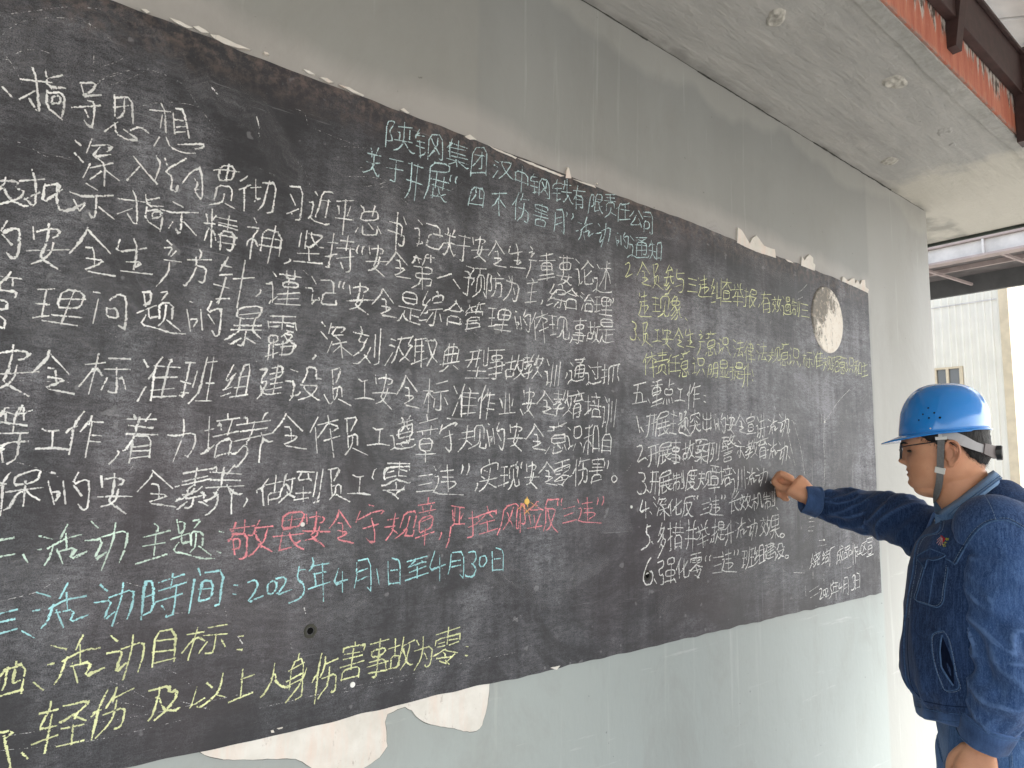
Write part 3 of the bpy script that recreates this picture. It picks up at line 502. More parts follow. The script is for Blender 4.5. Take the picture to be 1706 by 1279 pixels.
      [527,79,21,-3,62,16,4,-39,-20,-45,-9,4],[571,133,5,-47,-28,-94],[717,88,13,53],[732,26,-45,-12,-4,-7],[695,105,-3,22,-9,-9],[656,30,18,20],
      [659,39,-7,-10,-17,-10],[713,160,3,-18],[753,149,-73,-15],[751,101,-80,-22],[656,29,-3,117],[668,106,-25,-8],[725,19,8,59,-49,-18,-5,-50],
      [834,98,10,-26],[737,22,12,0,28,31],[832,-5,2,60,7,13,-1,12],[781,131,1,20,-11,-1],[748,-23,9,0,8,9,23,33,1,26,-13,6],[876,71,-14,-4,-32,21],
      [852,173,-9,-6,-7,-17],[784,58,2,9,7,9,3,13],[761,101,92,17],[799,92,9,47],[748,124,115,22],[743,66,134,35],[921,173,-7,-21,-38,-49],
      [920,172,66,-58],[920,126,21,-1,6,-48],[923,94,50,-1,-20,-17,-41,-19,93,-11],[1044,167,-26,-55],[1037,127,12,-93],[1085,176,8,-31],
      [1047,139,79,24],[1084,143,-35,-51],[1090,148,46,-13,-29,-18],[1076,80,60,20],[1097,124,20,-105],[1164,171,4,-52],[1157,169,55,12,-29,-58],
      [1170,111,6,-53],[1173,99,39,14,2,-44],[1193,99,-3,-36,-25,-34],[1196,55,64,-26],[1281,139,18,-8,23,6],[1311,130,-3,-54],[1258,69,53,8,44,-6],
      [1409,186,7,-2,-3,-13],[1449,197,-4,-3,-2,-9],[1359,111,14,2,7,-51],[1407,80,6,4,32,3],[1461,135,-72,-20],[1451,115,-1,-23],[1436,94,8,-11],
      [1477,78,-15,-11,-61,-10,-23,6],[1382,64,-18,-10],[1408,80,1,1,6,0],[1443,111,18,9,0,43,-4,1,-60,-21,0,-40,3,-1,48,10],[1457,148,-21,-7,-1,40],
      [1407,131,14,19,0,23],[1469,100,-21,-3,-7,-4,-2,-7],[1390,78,22,3,0,-9,6,-4],[1461,181,-70,-21],[1554,160,-4,-34],[1566,88,-64,-8],
      [1512,122,0,10,-5,6],[1534,181,-4,26],[1578,43,-94,-6],[1582,195,-87,-26],[1530,8,-1,42],[1584,150,-98,-18],
      [1530,48,-5,5,-26,5,1,46,61,4,-4,-52,-28,-2],[1635,198,15,-2],[1608,167,-11,-37],[1601,142,45,29,40,13,-10,-16],[1617,114,48,16],
      [1647,143,11,-48,-1,-46,-26,21],[1848,93,-1,-17,-1,-3,-30,3,-4,2,6,25,-2,1],[1740,102,6,0,21,-14],[1782,109,0,64,53,6,0,-62],[1773,149,-59,-11],
      [1774,124,-75,-15],[1697,55,28,28,11,16,8,71],[1812,158,0,-50,-11,-19,-49,-20],[1859,185,6,-2],[1853,155,17,-69],[1886,164,12,-68],
      [1865,126,20,4,-10,-28],[1921,192,-17,-41,47,20,4,-35,-6,-58,-10,-11,-14,21],[1914,144,21,-31],[1987,186,4,-32],
      [1998,177,31,6,31,-6,-8,-15,-12,-2],[2028,195,-2,-24,-9,-44,-11,-22,52,-37],[2038,143,-6,-27,-15,-20,-26,-8],[1976,123,35,3,68,2],
      [2139,198,-7,-24,-46,-48],[2137,200,60,-59],[2138,149,21,0,0,-46],[2134,116,51,0,-23,-16,-46,-17,94,-8],[2210,60,26,31],[2290,115,0,-11,22,-17],
      [2266,91,-7,-28,3,-4,54,14,6,9,2,10],[2247,133,94,8],[2257,188,8,-6,-3,-9,-38,-3],[2262,175,8,17],[2336,107,13,-27],[2306,197,9,-1,17,12],
      [2296,194,-2,19],[2339,134,-1,22,-2,3,-85,-12,-2,-40,93,12,-3,20],[2236,191,35,1,1,-5,77,30],[2364,86,14,15],[2413,114,-16,-34],
      [2360,193,17,-11],[2377,102,7,-4,11,8],[2374,97,-10,52,-19,2],[2447,121,6,-6,7,-18],[2409,198,45,9,2,-58,-55,-10,4,59,12,-1],[2540,94,47,-1],
      [2525,105,0,9,-20,23],[2534,215,-7,-8,-16,-11],[2516,201,-31,-6],[2468,73,9,33,11,21,10,5],[2537,75,6,135,35,3,5,-131],[2501,64,10,147],
      [2475,144,64,22],[2674,105,-69,5],[2677,141,-70,-3],[2638,201,-2,-29],[2668,85,-67,-1],[2604,75,9,91,65,10,-9,-107],]),
    ('w', 'seventh paragraph line', 1.0, [
      [147,-105,6,7,41,5],[111,-50,-13,-24,0,-11],[147,-102,-14,-10,-12,-34,-14,-10],[86,-98,5,13,13,3],[99,-171,-1,89,-8,4],
      [145,-84,35,11,7,37,-60,-20,-5,-29,33,3],[151,-145,0,70],[189,-129,-24,15,-11,17,-46,-8],[214,-48,7,-2],[207,-75,20,-67],[245,-75,11,-66],
      [219,-106,21,1,-10,-26],[282,-48,-14,-36,42,18,5,-31,1,-56,-11,-11,-15,19],[274,-88,22,-29],[344,-59,5,-32],[357,-67,25,5,27,-8,-5,-14,-9,-2],
      [380,-51,2,-22,-3,-42,-10,-22,51,-39],[394,-101,-2,-26,-14,-19,-25,-7],[341,-122,35,1,58,-2],[491,-43,-6,-19,-35,-44],[489,-40,63,-57],
      [490,-83,21,-2,3,-42],[490,-114,49,-4,-21,-13,-40,-12,88,-16],[622,-88,-2,2,-1,7],[618,-88,-18,-13,0,-15],[622,-126,-5,-32,-10,-5,-11,1],
      [639,-143,11,-3,17,-11],[649,-115,9,-7],[653,-129,-3,15,-6,2],[571,-167,7,4,22,20],[659,-57,-75,-18],[672,-31,-88,-16],[625,-29,-5,-58],
      [670,-66,-108,-26],[652,-114,-2,-8,-25,-6,-26,-4,-5,5],[644,-93,-18,-18,-40,-8],[566,-139,5,5,16,2,3,5,26,18,4,9],[727,-88,15,-30],
      [656,-139,8,-2,34,21],[747,-186,-3,68,6,5,-1,9],[687,-43,2,13,-5,5,-9,-7],[663,-188,8,2,9,11,11,9,8,21,-2,24,-13,8],[778,-118,-14,-4,-31,26],
      [747,-19,-22,-29],[688,-120,6,10,5,11,4,3],[672,-70,98,-1],[707,-91,1,30,2,4,3,29],[669,-43,103,-6],[659,-96,124,6],
      [797,-133,2,-2,-2,-11,-9,-16],[831,-113,0,7,25,14],[959,-64,-2,-43,-4,-13],[969,-132,-26,12],[941,-114,5,-9],[957,-113,-5,2,-11,23,-6,2],
      [952,-117,-26,-21,-13,-13],[863,-87,56,12],[967,-63,-31,-8],[894,-113,3,59],[875,-156,-4,38,40,5],[936,-47,-2,-1,-8,-40],
      [869,-66,-22,-35,3,-3,8,-55],[935,-85,-18,-22,-1,-27,-39,-7],[1032,-72,-7,4],[1043,-130,10,88],[1018,-47,3,-17,10,-3],
      [1046,-154,10,4,7,0,13,120],[1025,-65,-44,-7,1,12,10,16,2,7],[1002,-97,3,-51],[976,-119,55,3],[976,-39,65,-1],[970,-143,52,7],[1106,-31,6,-45],
      [1098,-30,49,10,-25,-51],[1112,-87,6,-39],[1116,-93,35,8,2,-35],[1132,-94,-2,-25,-21,-24],[1136,-126,55,-27],[1201,-50,18,-9,26,5],
      [1232,-60,-2,-59],[1182,-122,51,2,45,-8],[1290,-66,-5,5,1,10,6,20,9,6],[1342,-66,-5,5,1,15,6,15,10,6],[1379,-33,-24,-6],[1405,-144,-16,12,-8,4],
      [1394,-106,3,15,-4,11],[1434,-95,-5,-9,-30,-15,-3,-8],[1390,-127,-35,12],[1390,-53,-41,-8],[1329,-92,9,0,15,5,43,23,7,-6,31,-7,19,-7,7,5],
      [1440,-33,-28,7],[1405,-52,34,-2],[1431,-109,-94,-2],[1335,-44,4,24,110,7,4,-1,0,-13],[1406,3,-2,-52],[1453,-2,-101,0],[1565,-45,-65,-8],
      [1562,-81,-61,-10],[1493,-118,83,6],[1575,-14,8,-14],[1581,-55,19,2,-5,-38,-27,-36,161,-7],[1608,-32,64,6],[1620,-57,52,0],
      [1615,-77,64,3,15,-12,-41,-22],[1640,-6,10,-110],[1755,1,3,-10,-1,-15,-11,-20],[1716,-39,8,25,-2,10],[1805,-84,1,-3,-2,-12,-10,-17],
      [1844,-63,-16,9],[1867,22,4,-20],[1870,-85,35,-16,5,0],[1841,-26,17,-5],[1819,-76,96,17],[1817,-119,27,17,15,19,10,22,7,45],
      [1824,-39,0,22,46,19,49,11,-2,-33],[1981,-112,12,8,9,18,4,13,4,5],[1989,-60,-4,53,53,12,-5,-58],[2010,-64,6,-1,5,-30,9,-3,10,3,7,7,-3,21],
      [2012,-68,-1,48],[1935,-48,42,2],[1958,-12,-1,-85],[1974,-7,-35,-3],[1981,-79,-56,-17],[2029,-14,-2,3,0,8,4,15,5,4],
      [2059,-14,-2,3,0,12,4,11,5,4],[2091,5,3,-32],[2102,-5,24,9,25,-3,-6,-18,-9,-3],[2127,18,0,-27,-6,-43,-9,-21,45,-35],
      [2135,-36,-4,-25,-13,-19,-25,-10],[2083,-57,86,3],[2220,19,-9,-18,-42,-37],[2221,20,11,-13,45,-41],[2214,-23,21,-2,-2,-41],
      [2213,-50,49,-4,-22,-14,-40,-14,88,-12],[2314,-20,-30,-8],[2328,-97,-6,3,3,6],[2320,-71,4,13,-8,7],[2363,-55,-33,-27,-1,-2],[2320,-93,-26,5],
      [2307,-38,-26,-5],[2272,-73,55,30,5,-2,29,-1,14,-6,14,6],[2368,-2,-31,-9],[2332,-34,33,15],[2350,-64,-74,-13],[2271,-33,2,15,99,28,2,0,-2,-20],
      [2323,25,-2,-46],[2368,34,-94,-23],[2397,-36,12,20,6,4],[2436,3,10,20,8,7],[2442,23,70,14],[2444,15,4,27],[2468,20,-3,-78,-13,-18,-17,-16],
      [2476,-73,1,-7,13,2,7,24,-1,47,-62,-13],[2415,-98,1,94,7,38],[2575,44,4,-15],[2600,-65,-76,-15],[2606,-2,-71,-2],[2619,31,-1,11,-84,-8,-1,-13],
      [2608,-18,-96,-6],[2597,14,-58,0],[2568,-42,6,66],[2596,-66,0,28,-61,-7,-8,-41],[2653,33,2,-9,-1,-13,-9,-19],[2619,-3,7,23,-2,9],
      [2696,-80,17,6,7,8,0,8,-6,8,-12,5,-13,-3,-11,-10,3,-14,9,-8,6,0],]),
    ('m', 'theme heading', 1.0, [
      [90,-244,45,6],[82,-293,61,8],[163,-289,12,-20],[199,-236,32,-10],[194,-276,11,1],[237,-265,-10,-41,-9,-15],[266,-206,-14,-39],
      [223,-273,41,26,39,10],[265,-233,5,-44],[246,-279,17,-41],[248,-285,46,12,-14,-37,42,20],[329,-198,18,-19],[318,-255,49,4,-24,-68,33,24],
      [395,-206,-2,-53,-26,-88],[362,-246,69,19,-1,-50,-16,-51],[518,-235,1,14,-12,9],[512,-312,2,77],[541,-274,-62,-8],[479,-253,75,17],
      [549,-312,-86,-24],[574,-202,9,-41],[576,-209,23,1,-2,-34,-15,-3],[561,-264,53,16],[591,-253,3,-27,23,4],[584,-277,-17,-27,54,-14,38,-16,41,-2],
      [625,-206,25,5,-20,-28],[624,-286,-6,44,40,-2,1,-44],[637,-251,0,-42,-14,-16],[649,-292,39,-31],[713,-246,11,-3],[709,-313,11,-5],]),
    ('r', 'pink slogan', 1.0, [
      [750,-244,9,-10],[756,-276,26,4,4,-33,-25,-4],[760,-279,-6,5,-10,-1],[833,-249,0,-8,15,-27,8,-6],[838,-254,-5,-2,-4,-8,-17,0],[746,-280,16,24],
      [878,-243,-7,-33,-7,-18,-15,-2],[862,-304,35,-20],[859,-307,-3,17],[856,-296,-22,-30,-16,-9],[796,-249,0,38],[830,-231,-81,-9],
      [765,-219,-7,-25],[787,-343,14,2,5,3,3,9,-2,72,-50,0],[895,-235,-61,-4],[769,-327,-9,46],[847,-214,-21,-45],[933,-261,-8,-61],[967,-315,-41,-8],
      [1001,-293,-21,-14],[961,-264,3,-16,13,-19,9,-9],[1015,-324,-8,3,-12,6,-11,10,0,6],[960,-247,8,63],[1013,-210,-84,-8],
      [961,-241,37,2,18,54,-82,-6,-6,-57,40,5],[901,-273,109,6],[1020,-198,4,-32],[1034,-209,29,5,29,-7,-6,-17,-10,-2],
      [1059,-191,1,-26,-6,-41,-13,-19,54,-41],[1074,-245,-5,-25,-18,-17,-29,-5],[1010,-257,40,-4,65,-4],[1149,-191,-5,-21,-30,-38],[1149,-186,52,-65],
      [1149,-233,18,-3,2,-42],[1150,-262,41,-8,-17,-12,-33,-11,73,-20],[1276,-168,19,-4],[1238,-193,-15,-39],[1232,-224,60,27,53,8,-14,-14],
      [1256,-259,63,15],[1290,-222,16,-53,2,-48,-37,25],[1486,-278,-2,-13,-4,-7,-29,1,-5,3,8,27,-16,-6],[1382,-265,8,-5,18,-15],
      [1420,-261,20,60,59,3,-15,-66],[1410,-224,-49,-6],[1396,-255,-45,-3],[1358,-309,22,25,7,16,9,63],[1464,-220,-13,-48,-17,-17,-35,-20],
      [1567,-179,-9,-28],[1574,-225,-66,-22],[1529,-204,-5,22],[1549,-172,2,28],[1583,-287,-88,-21],[1581,-165,-77,-9],[1539,-338,2,65],
      [1588,-193,-90,-14],[1540,-286,-4,5,-25,-9,-1,59,67,17,-4,-51,-33,-15,-2,-7],[1621,-290,1,-3,-2,-11,-9,-16],[1676,-200,4,-40],[1712,-260,2,70],
      [1721,-236,10,19],[1687,-258,2,69],[1649,-355,16,37,6,60,69,-2],[1670,-180,67,-10],[1865,-252,5,-45],[1881,-224,14,-11],[1870,-206,-7,19],
      [1851,-227,-28,-23,-15,-7],[1763,-276,47,15],[1824,-308,100,20],[1915,-221,0,17,-99,-23,1,-13],[1810,-232,-46,-5],[1761,-320,21,2,8,10,-9,100],
      [1904,-249,-79,-15],[2013,-279,-10,18,-13,12],[1959,-292,36,40],[2016,-195,-15,-41,-10,-10],[1989,-252,3,10],
      [1924,-315,24,44,13,80,86,17,-12,-64,0,-44,4,-11,8,0,4,30],[1980,-220,13,-21,4,-3],[2111,-235,13,-42],[2182,-210,-57,-1,-11,5],
      [2066,-269,14,-5,6,2,4,20,-10,37,3,34,-27,0,3,-129],[2149,-272,-7,37],[2199,-212,-30,12,-11,15,-9,1],[2185,-231,-7,-10,-24,-47,-1,-10],
      [2193,-287,-89,-7],[2168,-172,-9,1,-7,-9,-5,-3,-17,-16,-38,-20],[2224,-308,20,10,19,45,13,22,2,22,-67,6],
      [2301,-164,-13,3,-25,-3,-45,0,0,-101,-4,-19,-9,-26],[2231,-206,1,-17,8,-28,17,-38,39,-32],[2295,-191,-2,4,1,7,3,15,4,3],
      [2319,-191,-2,4,1,11,2,11,5,3],[2410,-199,-77,-11],[2402,-230,-61,-15],[2331,-279,90,13],[2431,-166,8,-16],
      [2439,-210,21,2,-7,-36,-24,-31,173,-14],[2464,-188,70,7],[2479,-212,58,1],[2473,-233,72,1,16,-12,-46,-20],[2498,-159,4,-111],
      [2616,-154,4,-10,-1,-14,-12,-19],[2571,-193,8,24,-3,10],]),
    ('c', 'date heading', 1.0, [
      [161,-444,-59,-11],[157,-470,-51,-8],[90,-514,75,15],[179,-507,31,-23],[206,-400,34,-15],[202,-452,13,1],[250,-441,-11,-46,-13,-16],
      [281,-381,-16,-41],[240,-450,41,22,50,5],[280,-409,7,-49],[259,-458,21,-50],[258,-464,48,5,-12,-38,47,16],[369,-394,18,-18],
      [357,-445,46,2,-11,-31,-7,-29,28,22],[431,-393,-2,-48,-19,-80],[396,-434,66,21,1,-46,-13,-45],[548,-477,10,-13],[490,-445,33,9],
      [530,-462,76,18],[570,-426,4,49],[564,-509,-2,-7,11,6,12,3,3,91],[608,-381,-74,-20],[616,-408,-79,-19],[490,-501,34,13,-7,94,-27,-1,0,-116],
      [659,-387,-7,20],[632,-507,10,105],[715,-494,12,3,0,3,10,111,-61,-4],[700,-435,-42,1],[664,-437,-4,-34,3,-3,38,7,1,56,-34,5,-4,-37],
      [774,-432,9,-1],[772,-461,9,-2],[820,-426,25,6,11,-17,-14,-31,-22,-28,55,17],
      [903,-476,7,4,11,12,1,10,0,10,-7,9,-10,1,-13,-7,-3,-17,2,-15,5,-4,9,-2],[920,-422,27,4,11,-15,-16,-26,-19,-23,54,15],
      [1002,-388,-5,-43,24,-16,8,-35,-22,-22,-34,-9],[1001,-399,24,1],[1052,-359,7,-23,-17,-21],[1058,-387,59,4],[1060,-418,49,5],[1063,-417,7,-41],
      [1043,-470,82,17],[1092,-382,12,-138],[1158,-407,-18,-60,56,17],[1175,-419,4,-75],[1233,-390,2,-51,-7,-42],[1240,-381,51,5,10,-130,-17,18],
      [1240,-424,39,9],[1243,-457,38,12],[1321,-422,13,-57],[1370,-395,7,-91],[1389,-382,36,-12,3,-94],[1385,-431,29,1],[1381,-483,43,1],
      [1468,-423,7,6,19,15,4,10],[1535,-409,-1,3,-7,3],[1472,-445,76,18],[1559,-455,-105,-21],[1508,-427,0,-42],[1459,-401,93,15],
      [1548,-409,-6,1,-52,-9,-26,-8],[1591,-369,-29,-81,83,23],[1617,-387,3,-104],[1675,-387,-2,-43,-11,-37],[1682,-379,58,1,4,-116,-19,18],
      [1679,-417,45,3],[1679,-440,46,5],[1786,-434,7,-4],[1767,-384,19,3,18,-2,5,-29,-18,-23],[1753,-479,4,-6,13,-3,25,-2,14,26,-5,12,-14,18],
      [1843,-449,9,2,13,13,1,13,-2,8,-4,7,-6,2,-20,-2,-6,-8,-2,-18,3,-12,4,-6,13,0],[1896,-390,5,-83],[1919,-374,42,-12,0,-91],[1911,-423,34,1],
      [1905,-471,49,-1],]),
    ('y', 'target heading', 1.0, [
      [154,-605,-3,-45,-5,-17],[194,-673,-62,-9],[185,-646,-14,-5,-1,8,3,51],[192,-681,5,83,-62,-15,1,-77],[220,-658,24,-24],[256,-558,36,-16],
      [252,-612,12,1],[297,-599,-14,-54,-11,-17],[333,-540,-15,-38],[287,-608,47,24,46,0],[328,-568,5,-51],[313,-619,17,-57],
      [310,-626,54,6,-19,-44,52,18],[410,-552,17,-17],[403,-603,43,3,-10,-35,-6,-31,26,24],[471,-559,-1,-45,-17,-85],[442,-596,62,16,1,-44,-12,-48],
      [599,-648,-65,-6],[599,-587,-65,2],[531,-619,67,-2],[533,-664,2,107,60,4,2,-104],[755,-633,-12,23,-1,0],[756,-561,-58,-3],
      [724,-590,-5,-56,-14,-3,-11,2],[659,-594,10,2,17,-13],[696,-611,-24,-32],[663,-593,-15,-6,-28,-35],[759,-592,-75,4],[682,-575,-50,-3],
      [640,-659,23,98],[801,-606,13,-1],[799,-650,13,-3],]),
    ('y', 'target line', 1.0, [
      [132,-780,50,-4,-14,-15],[162,-795,23,-92],[209,-851,13,-17],[360,-792,-35,21],[295,-784,3,-1,41,21],[329,-853,0,52],
      [332,-780,0,10,27,22,7,12,-65,-3],[285,-746,-42,-3],[359,-850,-66,-2],[264,-862,9,103],[267,-721,0,-20,-21,-45,3,-8,38,1],[290,-820,-59,-12],
      [301,-804,54,1],[375,-783,11,11,12,2],[413,-766,19,33],[426,-744,58,22],[430,-749,7,37],[440,-751,-4,-39,-12,-27,-32,-33],
      [441,-833,0,-2,12,3,5,5,5,14,2,40,-58,-13],[380,-851,13,90,20,47],[625,-809,-12,-6,-29,8,-15,18,-8,24,-8,3],
      [553,-831,19,12,19,18,20,26,2,25,-23,-4,0,22,-59,-6],[560,-734,1,-24,-4,-6,-5,-27,-8,-26,-9,-12],[765,-800,-29,12],[738,-785,12,20,6,41],
      [743,-784,-32,-24,-23,-11,-8,3],[722,-761,-16,15],[700,-793,-27,-12,-11,-2],[663,-805,-6,-9],[661,-808,13,55],[818,-752,42,8],[819,-811,2,90],
      [858,-804,-76,-17],[930,-755,7,-3,3,-23,14,-15,19,-11,11,-3,8,2],[928,-761,4,42],[932,-755,-7,-10,-2,-15,-13,-22,-10,-15,-10,-7],
      [1034,-795,-4,-9,-8,-13,-41,-43,-1,1],[1041,-732,-55,-21],[1037,-781,6,0,9,26],[1038,-768,-58,-20],[1017,-721,4,22],[1040,-788,-62,-17],
      [990,-818,6,90,43,15,0,-132,-4,-5,-19,-7],[1076,-807,10,18,8,4],[1106,-794,15,31,1,20],[1124,-752,48,13],[1123,-754,0,28],
      [1141,-766,0,-37,-8,-31,-17,-18,-14,-18],[1155,-852,-4,-7,12,3,4,5,2,15,0,45,-55,-10],[1089,-884,7,108,12,64],[1242,-690,0,-11],
      [1262,-816,-71,-4],[1273,-742,-76,-4],[1280,-722,5,15,-3,4,-87,0,-1,-15],[1281,-764,-95,-10],[1272,-729,-71,1],[1229,-786,7,72],
      [1262,-821,2,38,-31,1,-38,-6,-4,-34],[1383,-815,-78,0],[1387,-782,-90,-9],[1307,-775,70,6,2,-48],[1387,-699,-78,-8],
      [1341,-758,31,10,4,20,-61,-5,0,-22,36,-6],[1320,-832,13,-3,6,4,12,137],[1469,-796,20,-17,12,0],[1474,-796,1,12],[1475,-793,-28,-31],
      [1395,-813,40,0,6,40],[1459,-752,-6,9,13,-33,5,-9,1,1],[1453,-756,-6,6,-5,-24,-5,-5],[1467,-789,6,3,2,11,10,31,-1,16],[1418,-703,1,-67],
      [1439,-729,-51,-7],[1506,-719,-52,-15],[1443,-771,-39,6,-4,-48],[1456,-702,-8,-57],[1528,-740,-10,17],[1557,-779,4,-4,8,-19],
      [1561,-827,3,-5,9,-2,14,7,10,75,-88,-10],[1511,-837,11,16,13,14,9,24,5,31,-1,40],[1653,-748,-26,-2],[1680,-841,-18,17],[1658,-806,2,8,-11,10],
      [1707,-804,-40,-26,-3,0],[1664,-835,-31,13],[1655,-762,-37,-1],[1599,-797,8,3,11,2,40,16,5,-8,58,-16],[1721,-743,-43,0],[1680,-763,45,8],
      [1693,-813,-75,5],[1608,-755,4,23,118,9,3,0,-1,-23],[1673,-691,-6,-66],[1729,-697,-116,-15],[1767,-782,9,-2],[1764,-818,10,-3],]),
    ('b', 'upper title', 0.92, [
      [1395,1404,0,39],[1281,1334,2,114,35,13,0,-15,-18,-31,-2,-9,8,-13,7,-18,-9,-9,-18,-3],[1339,1420,10,-2,-4,-31],[1422,1348,-10,-4,-16,7,-27,33],
      [1405,1459,-65,-16],[1323,1379,84,13],[1320,1331,17,9,14,13,16,28,1,90],[1507,1442,16,-28,5,-2],[1525,1405,9,-1,14,-19],[1530,1405,0,14],
      [1524,1390,-3,4,-24,-35],[1425,1421,-1,7,18,19],[1469,1441,-41,-7],[1540,1455,-3,-36,-6,-6],[1448,1343,24,16,3,10],
      [1490,1342,4,117,68,19,6,-110,-7,-11,-14,5],[1432,1444,11,21],[1446,1413,6,-75],[1470,1412,-36,-5],[1469,1386,-39,0],
      [1710,1365,-12,-5,-41,17,-4,6],[1610,1452,6,25],[1612,1453,-11,-9,-11,-15],[1602,1353,36,21,1,11],[1601,1434,88,12],[1645,1355,-3,29],
      [1690,1420,-92,-6],[1604,1456,94,3],[1651,1479,-5,-78],[1590,1377,117,6],[1703,1406,-97,-11],[1607,1444,1,7,-7,-6,5,-56],
      [1724,1337,-2,8,85,30,5,-13],[1722,1332,12,143,80,24,-4,-131],[1735,1386,15,18,30,42],[1770,1381,11,4,5,5,-1,77],
      [1800,1452,-15,0,-3,-5,-2,2,-36,-6],[1864,1449,20,-3],[1857,1425,2,3,19,-6],[1854,1363,27,42],[1890,1369,27,24,33,43,12,26,0,6,-73,-14],
      [1907,1458,-4,-11,17,-26,35,-27,20,-6],[2071,1389,-84,3],[2033,1470,-6,-136],[2070,1385,-2,54,-78,2,1,-55],[2165,1427,16,-24,10,0],
      [2183,1389,7,-2,11,-16],[2184,1389,3,15],[2182,1399,-4,-1,-23,-28],[2088,1414,-2,9,11,14],[2129,1443,-38,-7],[2195,1439,-4,-34,-5,-1],
      [2105,1356,22,10,7,0],[2143,1352,5,92,60,4,9,-91,-9,-5,-17,-2],[2096,1435,12,19],[2111,1412,4,-57],[2135,1420,-42,-6],[2133,1390,-44,-2],
      [2339,1405,8,1,16,-28,16,-10,3,2],[2345,1406,-6,-12,-11,-15,-12,-15,-5,0],[2298,1460,-35,-9],[2238,1416,0,16,21,17],[2290,1374,1,-2,-26,-13],
      [2271,1364,-3,-9],[2261,1447,8,24],[2367,1467,-63,-11],[2338,1492,-1,-82],[2267,1359,1,68],[2288,1403,-55,-15],[2253,1419,46,13],
      [2301,1415,68,13],[2321,1480,0,-23,-11,-27],[2387,1397,14,23,6,5],[2403,1374,51,11],[2403,1402,49,7],[2404,1425,1,-76],
      [2433,1367,10,-3,4,2,6,2,0,61,-50,-5],[2470,1462,-85,-17],[2405,1422,3,27,4,3,4,26],[2604,1450,-49,-5],[2602,1414,-25,-14],[2575,1385,-33,-15],
      [2518,1392,11,5,7,11,0,19,-5,8,12,27,-29,-4,-21,-110],[2542,1375,11,97,51,9,-11,-48,-41,-3],[2604,1376,-7,3,-13,15,-7,19,-2,14],
      [2710,1390,-39,7],[2672,1425,-2,-18,-12,-23,-37,-28],[2698,1427,-1,35,-61,-19,-2,-44],[2703,1508,-74,-19],[2664,1498,4,-42],[2701,1488,-66,-14],
      [2708,1469,-90,-17],[2734,1444,-19,-13],[2829,1447,-76,-11],[2788,1476,0,-91],[2756,1464,34,11,29,14,3,3],[2744,1373,85,25],
      [2729,1362,4,78,16,30,12,0],[2862,1455,-16,-23,-22,-19],[2926,1375,-5,12,-10,7],[2882,1434,-19,-32,-26,-29,-3,-8,91,24],[2938,1428,-35,38],
      [2917,1394,-1,7,-13,18],[3002,1361,-1,-5,15,-3,3,1,3,6,2,126,-78,-16],[2943,1444,65,11],[2948,1353,3,66,47,1,-3,-37,-51,-13],]),
    ('b', 'lower title', 0.92, [
      [1229,1232,1,49],[1230,1235,2,5,-34,1],[1256,1251,-29,-9,1,-7],[1248,1316,-10,-31],[1215,1304,4,-10,0,-25],[1223,1237,9,-25,19,-25,5,13],
      [1227,1233,-6,-19,-35,-24,-4,3],[1260,1284,-59,-6],[1310,1193,17,-2,5,4,3,93],[1367,1253,-76,-10],[1303,1286,64,6],[1441,1302,-11,-167],
      [1397,1294,69,0],[1465,1216,-76,2],[1411,1300,-3,-112,-10,-29,-15,-24],[1586,1205,-33,-19],[1549,1195,-2,-10,-39,-5],[1518,1171,2,8,5,57],
      [1572,1222,7,60],[1533,1222,7,71],[1606,1262,-96,-4],[1478,1159,14,37,9,34,5,104,100,16,-1,-39,-104,-19],[1516,1232,99,-3],
      [1594,1171,-9,-3,-21,19,-10,18,-5,25],[1612,1274,-2,4,0,8,4,16,5,3],[1641,1274,-2,4,1,12,3,12,5,3],[1756,1286,0,-27,-3,-14,-10,-15,-12,-14],
      [1797,1209,-84,-12],[1791,1241,-13,-5,-2,6,2,46],[1796,1200,10,89,-74,-6,-19,-94],[1891,1269,-9,-6,-14,-29,-17,-14],[1931,1234,-33,28],
      [1936,1306,-85,-26],[1894,1184,-6,79,6,20,1,15],[1975,1258,20,30],[2019,1285,10,21,9,10],[2024,1301,53,9],[2029,1295,10,39],
      [2048,1284,-6,-46,-9,-25,-14,-11,-13,-16],[2051,1196,1,-3,15,-3,5,5,2,13,0,41,-62,6],[1994,1191,0,91,19,48],[2165,1309,0,-11],
      [2180,1196,-62,-4],[2201,1262,-81,2],[2203,1287,1,11,-3,5,-82,-3,0,-15],[2206,1246,-96,-4],[2195,1277,-68,3],[2156,1228,11,61],
      [2184,1198,7,31,-65,-1,-6,-35],[2256,1291,-1,-54,-7,-47],[2265,1308,48,14,7,-135,-17,16],[2259,1261,42,17],[2261,1228,42,21],
      [2379,1315,4,-7,-1,-10,-12,-14],[2331,1287,9,17,-4,7],[2415,1279,31,-2],[2405,1228,13,6],[2450,1253,-15,-50,-13,-18],[2484,1322,-17,-41],
      [2439,1240,39,39,46,19],[2477,1296,3,-46],[2457,1237,13,-41],[2460,1233,46,25,-17,-45,46,34],[2571,1308,17,-12],[2554,1249,51,20,-31,-72,37,34],
      [2632,1325,-4,-50,-34,-91],[2600,1275,66,38,-3,-47,-17,-52],[2722,1291,7,1],[2710,1266,12,-48],[2751,1282,3,-52],[2717,1247,22,8,-14,-24],
      [2785,1306,-18,-31,45,22,2,-24,-6,-46,-11,-9,-14,12],[2773,1272,19,-21],[2830,1299,32,-20],[2817,1250,39,3,-12,-68],[2880,1302,92,20],
      [2926,1292,10,-4],[2929,1285,4,11,34,19],[2930,1291,-31,3],[2847,1192,36,-7,11,1,76,19,12,0,8,13],[2839,1192,-22,-12,-13,-11],
